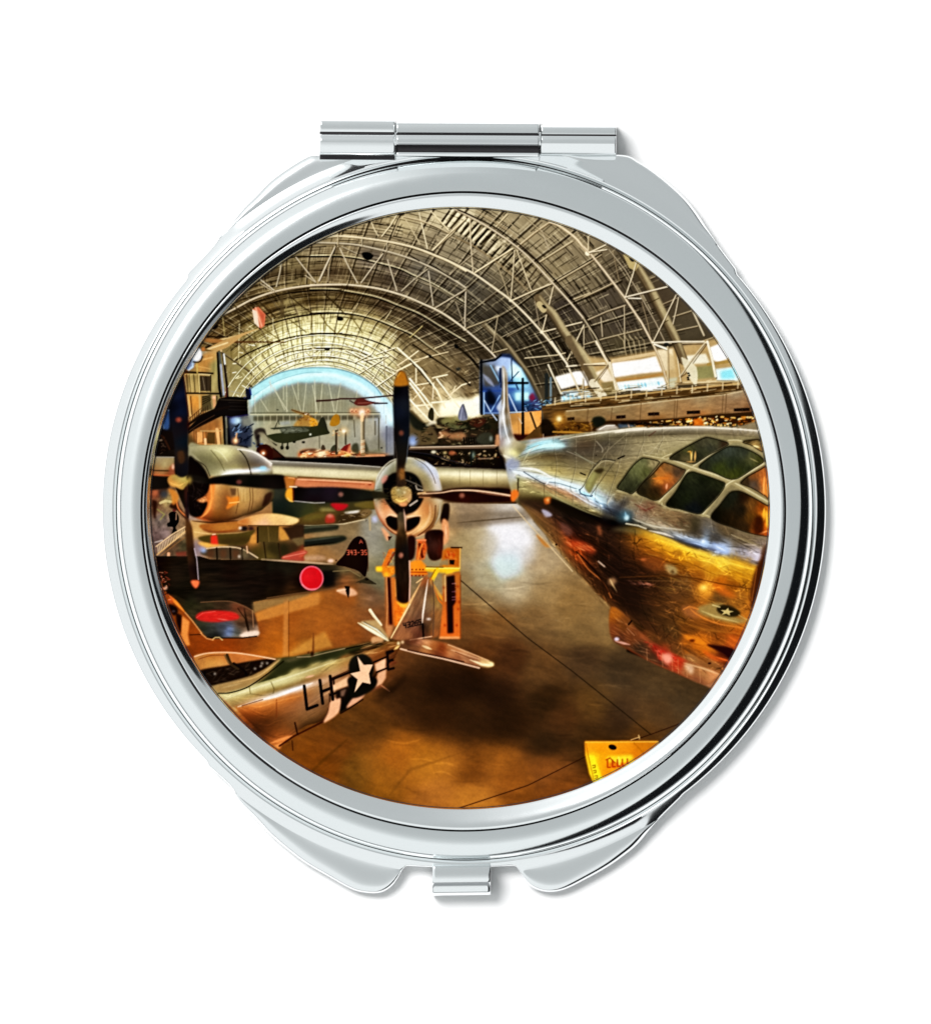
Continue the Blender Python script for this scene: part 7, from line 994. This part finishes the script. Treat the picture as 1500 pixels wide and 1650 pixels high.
# ---------------- the case outline: a circle with two wings at the hinge and two thumb tabs ----------------
C0 = (747.5, 820.5)
OUT = [(300,443),(340,401),(354,382),(369,365),(388,338),(412,314),(436,290),(465,269),(494,252),(515,248),(640,247),(860,247),(994,248),(1030,261),(1065,285),(1099,315),(1121,341),(1142,373),(1158,397),(1188,437)]
BOT = [(1097,1284),(1059,1322),(1027,1360),(1003,1380),(977,1398),(943,1417),(913,1432),(893,1437),(873,1436),(853,1427),(840,1410),(834,1397),(830,1394.5),(793,1397),(695,1397),(655,1395),(649,1398),(644,1411),(633,1427),(615,1438),(593,1439),(567,1433),(527,1411),(487,1387),(441,1350),(415,1323),(388,1294),(372,1267),(335,1233)]
def outline():
    segs = []
    for pts in (OUT, BOT):
        q = [np.array(p, float) for p in pts]; out = []
        for i in range(len(q)-1):
            a, b_, c, d = q[max(i-1, 0)], q[i], q[i+1], q[min(i+2, len(q)-1)]
            flat = (np.linalg.norm(c-b_) > 90) or (pts is BOT and 11 <= i <= 15)
            for j in range(8):
                u = j/8
                out.append(b_+(c-b_)*u if flat else 0.5*((2*b_)+(c-a)*u+(2*a-5*b_+4*c-d)*u*u+(3*b_-a-3*c+d)*u**3))
        out.append(q[-1]); segs.append(out)
    tab = {}
    R = []
    base = lambda a: 1.0/math.sqrt((math.cos(a)/582.5)**2+(math.sin(a)/577.0)**2)
    for i in range(NS):
        a = 2*math.pi*i/NS; r = base(a); d = np.array([math.cos(a), -math.sin(a)]); hit = None
        for s in segs:
            for p, q in zip(s[:-1], s[1:]):
                e = q-p; den = d[0]*e[1]-d[1]*e[0]
                if abs(den) < 1e-9: continue
                w = p-np.array(C0); tt = (w[0]*e[1]-w[1]*e[0])/den; uu = (w[0]*d[1]-w[1]*d[0])/den
                if tt > 0 and 0 <= uu <= 1: hit = tt if hit is None else max(hit, tt)
        R.append(hit if hit else r)
    R = np.array(R)
    return (np.roll(R, 1)+2*R+np.roll(R, -1))/4
RAD = outline()
def outp(a):
    r = RAD[int(round(a/(2*math.pi)*NS)) % NS]; return (C0[0]+r*math.cos(a), C0[1]-r*math.sin(a))
E1 = E(748.5, 819.5, 559.5, 565.5); E2 = E(746.5, 824.0, 518.5, 515.0); E3 = E3B(740.5, 818.5, 497.5, 483.5)
def off(f, d, c=(746.5, 821)):
    def g(a):
        x, y = f(a); dx, dy = x-c[0], y-c[1]; l = math.hypot(dx, dy); return (x+dx/l*d, y+dy/l*d)
    return g
def mixf(f, g, t): return lambda a: (f(a)[0]*(1-t)+g(a)[0]*t, f(a)[1]*(1-t)+g(a)[1]*t)
compact = bpy.data.objects.new('compact_mirror', None); COL.objects.link(compact); compact.empty_display_size = .01
compact['label'] = 'round silver compact mirror with aircraft hangar picture on its lid lying on white'; compact['category'] = 'compact mirror'
# ---- base shell: outer skin from the floor, over the rounded edge, to the inward lip under the lid ----
crest = off(E1, 7.5)
def base_ring(u=None, s=None, z=0.0):
    # u: distance in from the outline; s: fraction of the remaining way to the crest
    def g(a):
        ox, oy = outp(a); kx, ky = crest(a); L = max(math.hypot(ox-kx, oy-ky), 1.0)
        f = u/L if u is not None else s
        f = min(f, 1.0); d = f*L; v = L-d
        q = min(1, max(0, (L-19)/12)); q = q*q*(3-2*q); r_ = min(v, 18.0)
        zz = 22.5-((.42*r_+.0045*r_*r_)*(1-q)+q*9.4*(1-math.exp(-v/13.0))) - (2.2+4.5*q)*math.exp(-d/(1.0+2.2*q)) - q*1.2*(1-math.exp(-max(v-18, 0)/14)) + q*1.5*math.sin(math.pi*min(1, max(0, v-18)/max(L-18, 1)))
        return (ox+(kx-ox)*f, oy+(ky-oy)*f, zz+z)
    return g
def low(d, z):
    return lambda a: (*off(lambda q: (C0[0]+min(RAD[int(round(q/(2*math.pi)*NS)) % NS], 580)*math.cos(q), C0[1]-min(RAD[int(round(q/(2*math.pi)*NS)) % NS], 580)*math.sin(q)), -d, C0)(a), z)
rings = [low(40, -11.6), low(24, -11), low(14, -8), low(9, -3), low(6, 0), low(5.2, 2), lambda a: (*off(outp, -4, C0)(a), base_ring(s=0.0)(a)[2]-4.4), lambda a: (*off(outp, -1.2, C0)(a), base_ring(s=0.0)(a)[2]-3.4), lambda a: (*off(outp, -.1, C0)(a), base_ring(s=0.0)(a)[2]-2), lambda a: (*outp(a), base_ring(s=0.0)(a)[2]-.6)]
def sect(t=None, t2=None):
    # first from the outline to the foot of the round wall, then up the wall to its crest
    def g(a):
        ox, oy = outp(a); kx, ky = crest(a); L = max(math.hypot(ox-kx, oy-ky), 1.0); w_ = max(L-18.0, .6)
        d = w_*t if t is not None else w_+(L-w_)*t2
        return base_ring(s=d/L)(a)
    return g
for f in (.01, .03, .06, .1, .15, .21, .28, .36, .45, .55, .66, .78, .9, .97): rings.append(sect(t=f))
for f in (0, .03, .1, .18, .27, .36, .45, .54, .63, .72, .81, .9, 1.0): rings.append(sect(t2=f))
nb = len(rings)-1
def lipz(d, z):
    def g(a):
        x, y = off(E1, d)(a); zt = base_ring(s=1.0)(a)[2]; return (x, y, zt-z)
    return g
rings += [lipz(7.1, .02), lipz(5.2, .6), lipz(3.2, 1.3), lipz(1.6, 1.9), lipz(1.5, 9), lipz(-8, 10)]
rm = [0]*nb+[0, 0, 0, 0, 1, 1, 1]  # gap faces under the lid get the painted shade
base = loft('base_shell', rings, [CHROME, GAP_SHADE_LINE], rm, compact, 30)
# ---- lid: steep skirt, rounded shoulder, nearly flat top ----
def gapw(a):
    d = math.degrees(a); return 4.0*math.exp(-((d-93)/13.0)**2)
def Lr(t, z):
    def g(a):
        p = off(E1, .3-gapw(a))(a); q = off(E2, 1.2)(a); return (p[0]*(1-t)+q[0]*t, p[1]*(1-t)+q[1]*t, z)
    return g
prof = [(0, 16), (0, 27), (.004, 30)]; z = 30.0; tprev = .004
TH = [(0.004, 76), (.03, 62), (.07, 50), (.12, 43), (.18, 37), (.26, 33), (.33, 29), (.39, 23), (.45, 15.5), (.54, 10.5), (.64, 6.5), (.75, 3), (.86, .2), (.95, -2.5), (1.0, -9)]
for (ta, aa), (tb, ab) in zip(TH[:-1], TH[1:]):
    for j in (1, 2):
        tt = ta+(tb-ta)*j/2; an = aa+(ab-aa)*(j-.5)/2; z += (tb-ta)/2*44*math.tan(math.radians(an)); prof.append((tt, z))
ZT = z
rings = [Lr(t_, z_) for t_, z_ in prof]; nl = len(rings)-1
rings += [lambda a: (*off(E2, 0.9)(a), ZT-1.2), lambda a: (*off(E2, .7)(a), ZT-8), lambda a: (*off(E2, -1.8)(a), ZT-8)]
lid = loft('lid', rings, [SATIN, GAP_SHADE_LINE], [0]*nl+[0, 1, 1], compact, 40)
# ---- bezel: rounded inner ring sloping down to the print ----
BZ = []
for k in range(15):
    s = k/14.0
    zz = ZT-1.0 - 9.5*(s**1.25) + 2.6*math.sin(math.pi*min(1, s*1.02))*(1-s) - (1.6*(1-s/.08) if s < .08 else 0) - (2.2*((s-.93)/.07)**2 if s > .93 else 0)
    BZ.append((s, zz))
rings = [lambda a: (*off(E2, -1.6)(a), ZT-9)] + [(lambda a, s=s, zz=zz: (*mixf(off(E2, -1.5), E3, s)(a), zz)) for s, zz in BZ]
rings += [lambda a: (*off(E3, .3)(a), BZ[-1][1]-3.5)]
bezel = loft('bezel_ring', rings, [CHROME, GAP_SHADE_LINE], [1]+[0]*(len(rings)-3)+[1], compact, 50)
ZP = BZ[-1][1]-3.0
# thin dark hairline around the edge of the print
hair = loft('print_edge', [lambda a: (*off(E3, .6)(a), ZP-.1), lambda a: (*off(E3, .5)(a), ZP+.7), lambda a: (*off(E3, -1.1)(a), ZP+.7), lambda a: (*off(E3, -1.2)(a), ZP-.1)], [GAP_SHADE_LINE], None, compact, 30)
# ---- printed picture: a fine sheet whose every point carries its ink ----
KINK = 1.36*np.array([1.0, 1.02, 1.03], np.float32)
lin = np.where(IMG <= .04045, IMG/12.92, ((IMG+.055)/1.055)**2.4)/KINK
yy, xx = np.mgrid[0:PH, 0:PW]; dg_ = np.degrees(np.arctan2(-(yy+Y0+.5-818.5)/485.5, (xx+X0+.5-740.5)/499.5)); ins = np.sqrt(((xx+X0+.5-740.5)/499.5)**2+((yy+Y0+.5-818.5)/485.5)**2) < 1+.013*np.exp(-((dg_+48)/26.0)**2)
idx = -np.ones((PH, PW), np.int64); idx[ins] = np.arange(int(ins.sum()))
vx, vy = xx[ins]+X0+.5, yy[ins]+Y0+.5; kk = 1-(ZP+ZOFF)*PX/CAMD
co = np.empty((len(vx), 3), np.float32); co[:, 0] = (vx-750)*PX*kk; co[:, 1] = -(vy-825)*PX*kk; co[:, 2] = (ZP+ZOFF)*PX
a_, b_, c_, d_ = idx[:-1, :-1], idx[:-1, 1:], idx[1:, 1:], idx[1:, :-1]; ok = (a_ >= 0) & (b_ >= 0) & (c_ >= 0) & (d_ >= 0)
fa = np.stack([d_[ok], c_[ok], b_[ok], a_[ok]], 1).astype(np.int32); nf = len(fa)
me = bpy.data.meshes.new('printed_picture'); me.vertices.add(len(co)); me.vertices.foreach_set('co', co.ravel())
me.loops.add(nf*4); me.loops.foreach_set('vertex_index', fa.ravel()); me.polygons.add(nf); me.polygons.foreach_set('loop_start', np.arange(0, nf*4, 4, dtype=np.int32))
me.materials.append(PRINT); me.update(calc_edges=True)
at = me.color_attributes.new('ink', 'FLOAT_COLOR', 'POINT'); rgba = np.ones((len(co), 4), np.float32); rgba[:, :3] = lin[ins]; at.data.foreach_set('color', rgba.ravel())
pic = bpy.data.objects.new('printed_picture', me); COL.objects.link(pic); pic.parent = compact
pic['label'] = 'round printed picture of aircraft parked in a vaulted hangar'
# ---- hinge knuckles: rolled sheet bars, profile in (y, z), extruded along x with softened ends ----
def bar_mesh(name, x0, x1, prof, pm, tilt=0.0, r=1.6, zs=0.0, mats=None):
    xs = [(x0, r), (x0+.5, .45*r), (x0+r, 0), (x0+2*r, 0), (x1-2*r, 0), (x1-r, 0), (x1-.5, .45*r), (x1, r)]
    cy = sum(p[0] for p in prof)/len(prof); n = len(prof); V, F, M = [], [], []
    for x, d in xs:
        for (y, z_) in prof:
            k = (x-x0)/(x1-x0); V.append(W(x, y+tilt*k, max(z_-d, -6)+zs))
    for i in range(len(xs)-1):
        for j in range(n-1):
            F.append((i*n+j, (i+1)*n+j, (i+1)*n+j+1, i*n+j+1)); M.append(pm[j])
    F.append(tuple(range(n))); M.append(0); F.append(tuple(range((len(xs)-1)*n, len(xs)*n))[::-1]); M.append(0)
    return mesh_obj(name, V, F, mats or [CHROME, GAP_SHADE_LINE], M, compact, 32)
def roll(y0, y1, zb, zt, a0=90, a1=0, n=7):
    # convex arc from (y0, zb) over the top to (y1)
    return [(y0+(y1-y0)*(1-math.cos(math.radians(q)))/2, zb+(zt-zb)*math.sin(math.radians(q))) for q in [180*k/n for k in range(n+1)]]
def knuckle(x0, x1, pts, tilt):
    P, M = [], []
    for (y, z_, mt) in pts: P.append((y, z_)); M.append(mt)
    return bar_mesh('hinge_knuckle', x0, x1, P, M[:-1], tilt)  # faces marked dark in the profile carry painted recess shade
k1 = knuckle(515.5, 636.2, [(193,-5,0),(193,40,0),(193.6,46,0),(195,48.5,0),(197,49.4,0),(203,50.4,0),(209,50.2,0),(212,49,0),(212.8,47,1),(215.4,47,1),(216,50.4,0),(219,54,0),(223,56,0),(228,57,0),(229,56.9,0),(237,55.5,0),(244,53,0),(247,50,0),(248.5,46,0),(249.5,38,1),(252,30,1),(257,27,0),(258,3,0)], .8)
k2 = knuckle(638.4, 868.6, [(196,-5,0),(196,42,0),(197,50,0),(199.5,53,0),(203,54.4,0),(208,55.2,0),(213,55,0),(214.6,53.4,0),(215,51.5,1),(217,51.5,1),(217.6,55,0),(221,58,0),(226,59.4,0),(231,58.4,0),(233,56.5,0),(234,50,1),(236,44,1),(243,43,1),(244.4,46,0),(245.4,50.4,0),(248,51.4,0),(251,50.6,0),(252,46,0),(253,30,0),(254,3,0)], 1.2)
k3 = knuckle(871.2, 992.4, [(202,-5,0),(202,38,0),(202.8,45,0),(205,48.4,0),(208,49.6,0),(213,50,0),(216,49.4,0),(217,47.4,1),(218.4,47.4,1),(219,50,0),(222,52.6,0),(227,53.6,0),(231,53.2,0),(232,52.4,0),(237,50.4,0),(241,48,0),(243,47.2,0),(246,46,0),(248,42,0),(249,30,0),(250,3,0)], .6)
pin = bar_mesh('hinge_pin', 519, 989, [(214,8),(212,24),(214,34),(220,38),(228,38),(234,34),(236,24),(234,8)], [0]*7)
# ---- clasp: bent tongue hooking over the front edge ----
cl = [(1394, 10, 0), (1396, 41, 0), (1398.5, 43.6, 0), (1402, 44.2, 0), (1410, 44, 0), (1417, 43.4, 0), (1420, 42.4, 0), (1423, 39.5, 0), (1427, 35.5, 0), (1432, 31.5, 0), (1437, 28, 0), (1440, 25.4, 0), (1442.4, 21.5, 0), (1443.6, 16, 0), (1443.8, 8, 0), (1443, -3, 0), (1440, -6, 0)]
clasp = bar_mesh('clasp', 696.5, 790.5, [(y, z_) for y, z_, _ in cl], [0]*(len(cl)-1), -1.2, r=2.6)
# ---------------- white sheet underneath ----------------
S = .9
tab = mesh_obj('white_surface', [(-S, -S, 0), (S, -S, 0), (S, S, 0), (-S, S, 0)], [(0, 1, 2, 3)], [PAPER], None, None, 0); tab['kind'] = 'structure'; tab['label'] = 'plain white surface under the compact mirror'
# ---------------- studio light: tent of white card with a grey and a black flag, one soft lamp ----------------
world = bpy.data.worlds.new('World'); sc.world = world; world.use_nodes = True; nt = world.node_tree; nt.nodes.clear()
N = lambda t_: nt.nodes.new(t_)
def val(op, *ins):
    n_ = N('ShaderNodeMath'); n_.operation = op
    for i_, v_ in enumerate(ins):
        if isinstance(v_, (int, float)): n_.inputs[i_].default_value = v_
        else: nt.links.new(v_, n_.inputs[i_])
    return n_.outputs[0]
def step(v, a, b2):
    n_ = N('ShaderNodeMapRange'); n_.interpolation_type = 'SMOOTHSTEP'; n_.inputs['From Min'].default_value = a; n_.inputs['From Max'].default_value = b2
    nt.links.new(v, n_.inputs['Value']); return n_.outputs['Result']
def dot(vec):
    n_ = N('ShaderNodeVectorMath'); n_.operation = 'DOT_PRODUCT'; l = math.sqrt(sum(c*c for c in vec)); n_.inputs[1].default_value = [c/l for c in vec]; nt.links.new(tc.outputs['Generated'], n_.inputs[0]); return n_.outputs['Value']
tc = N('ShaderNodeTexCoord')
sep = N('ShaderNodeSeparateXYZ'); nt.links.new(tc.outputs['Generated'], sep.inputs[0])
hor = val('SQRT', val('ADD', val('MULTIPLY', sep.outputs['X'], sep.outputs['X']), val('MULTIPLY', sep.outputs['Y'], sep.outputs['Y'])))
def azdot(deg):   # cosine of the bearing difference
    c, s = math.cos(math.radians(deg)), math.sin(math.radians(deg))
    return val('DIVIDE', val('ADD', val('MULTIPLY', sep.outputs['X'], c), val('MULTIPLY', sep.outputs['Y'], s)), val('MAXIMUM', hor, .0001))
def mixc(a, b2, f):
    n_ = N('ShaderNodeMix'); n_.data_type = 'RGBA'; nt.links.new(f, n_.inputs['Factor'])
    for k_, v_ in (('A', a), ('B', b2)):
        if isinstance(v_, tuple): n_.inputs[k_].default_value = (*v_, 1)
        else: nt.links.new(v_, n_.inputs[k_])
    return n_.outputs['Result']
WHITE = (.95, .985, .99); GREY = (.545, .575, .58); BLACK = (.006, .007, .008)
c = mixc(WHITE, GREY, step(dot((.20, .12, .95)), .80, .97))                                   # grey overhead card, leaning right
c = mixc(c, (.535, .568, .575), val('MULTIPLY', step(azdot(48), .50, .86), step(sep.outputs['Z'], .10, .3)))  # grey card behind right
edge = val('SUBTRACT', val('MULTIPLY', val('SUBTRACT', azdot(-20), .25), 1.2), sep.outputs['Z'])                        # black flag at the right, tallest in its middle
c = mixc(c, BLACK, step(edge, -.03, .03))
az_ = val('ABSOLUTE', val('SUBTRACT', sep.outputs['Z'], .06)); c = mixc(c, (.30, .32, .33), val('SUBTRACT', 1, step(az_, .05, .10)))   # added dim band low in the world, mirrored as a thin rim outline
bg = N('ShaderNodeBackground'); nt.links.new(c, bg.inputs['Color']); bg.inputs['Strength'].default_value = .92
wo = N('ShaderNodeOutputWorld'); nt.links.new(bg.outputs[0], wo.inputs['Surface'])
la = bpy.data.lights.new('softbox', 'AREA'); la.shape = 'DISK'; la.size = .5; la.energy = 14; la.color = (1, .985, .98)
lo = bpy.data.objects.new('softbox', la); COL.objects.link(lo); lo.location = (-.46, .50, 1.0)
lo.rotation_euler = Vector((.46, -.50, -1.0)).to_track_quat('-Z', 'Y').to_euler()
# ---------------- camera ----------------
cam = bpy.data.cameras.new('camera'); co_ = bpy.data.objects.new('camera', cam); COL.objects.link(co_); co_.location = (0, 0, CAMD)
cam.sensor_fit = 'VERTICAL'; cam.sensor_height = 24; cam.lens = 24*CAMD/(1650*PX); cam.clip_start = .05; cam.clip_end = 50
sc.camera = co_
sc.cycles.sample_clamp_direct = 1.8; sc.cycles.sample_clamp_indirect = 1.8
sc.view_settings.view_transform = 'Standard'; sc.view_settings.look = 'None'; sc.view_settings.exposure = 0; sc.view_settings.gamma = 1
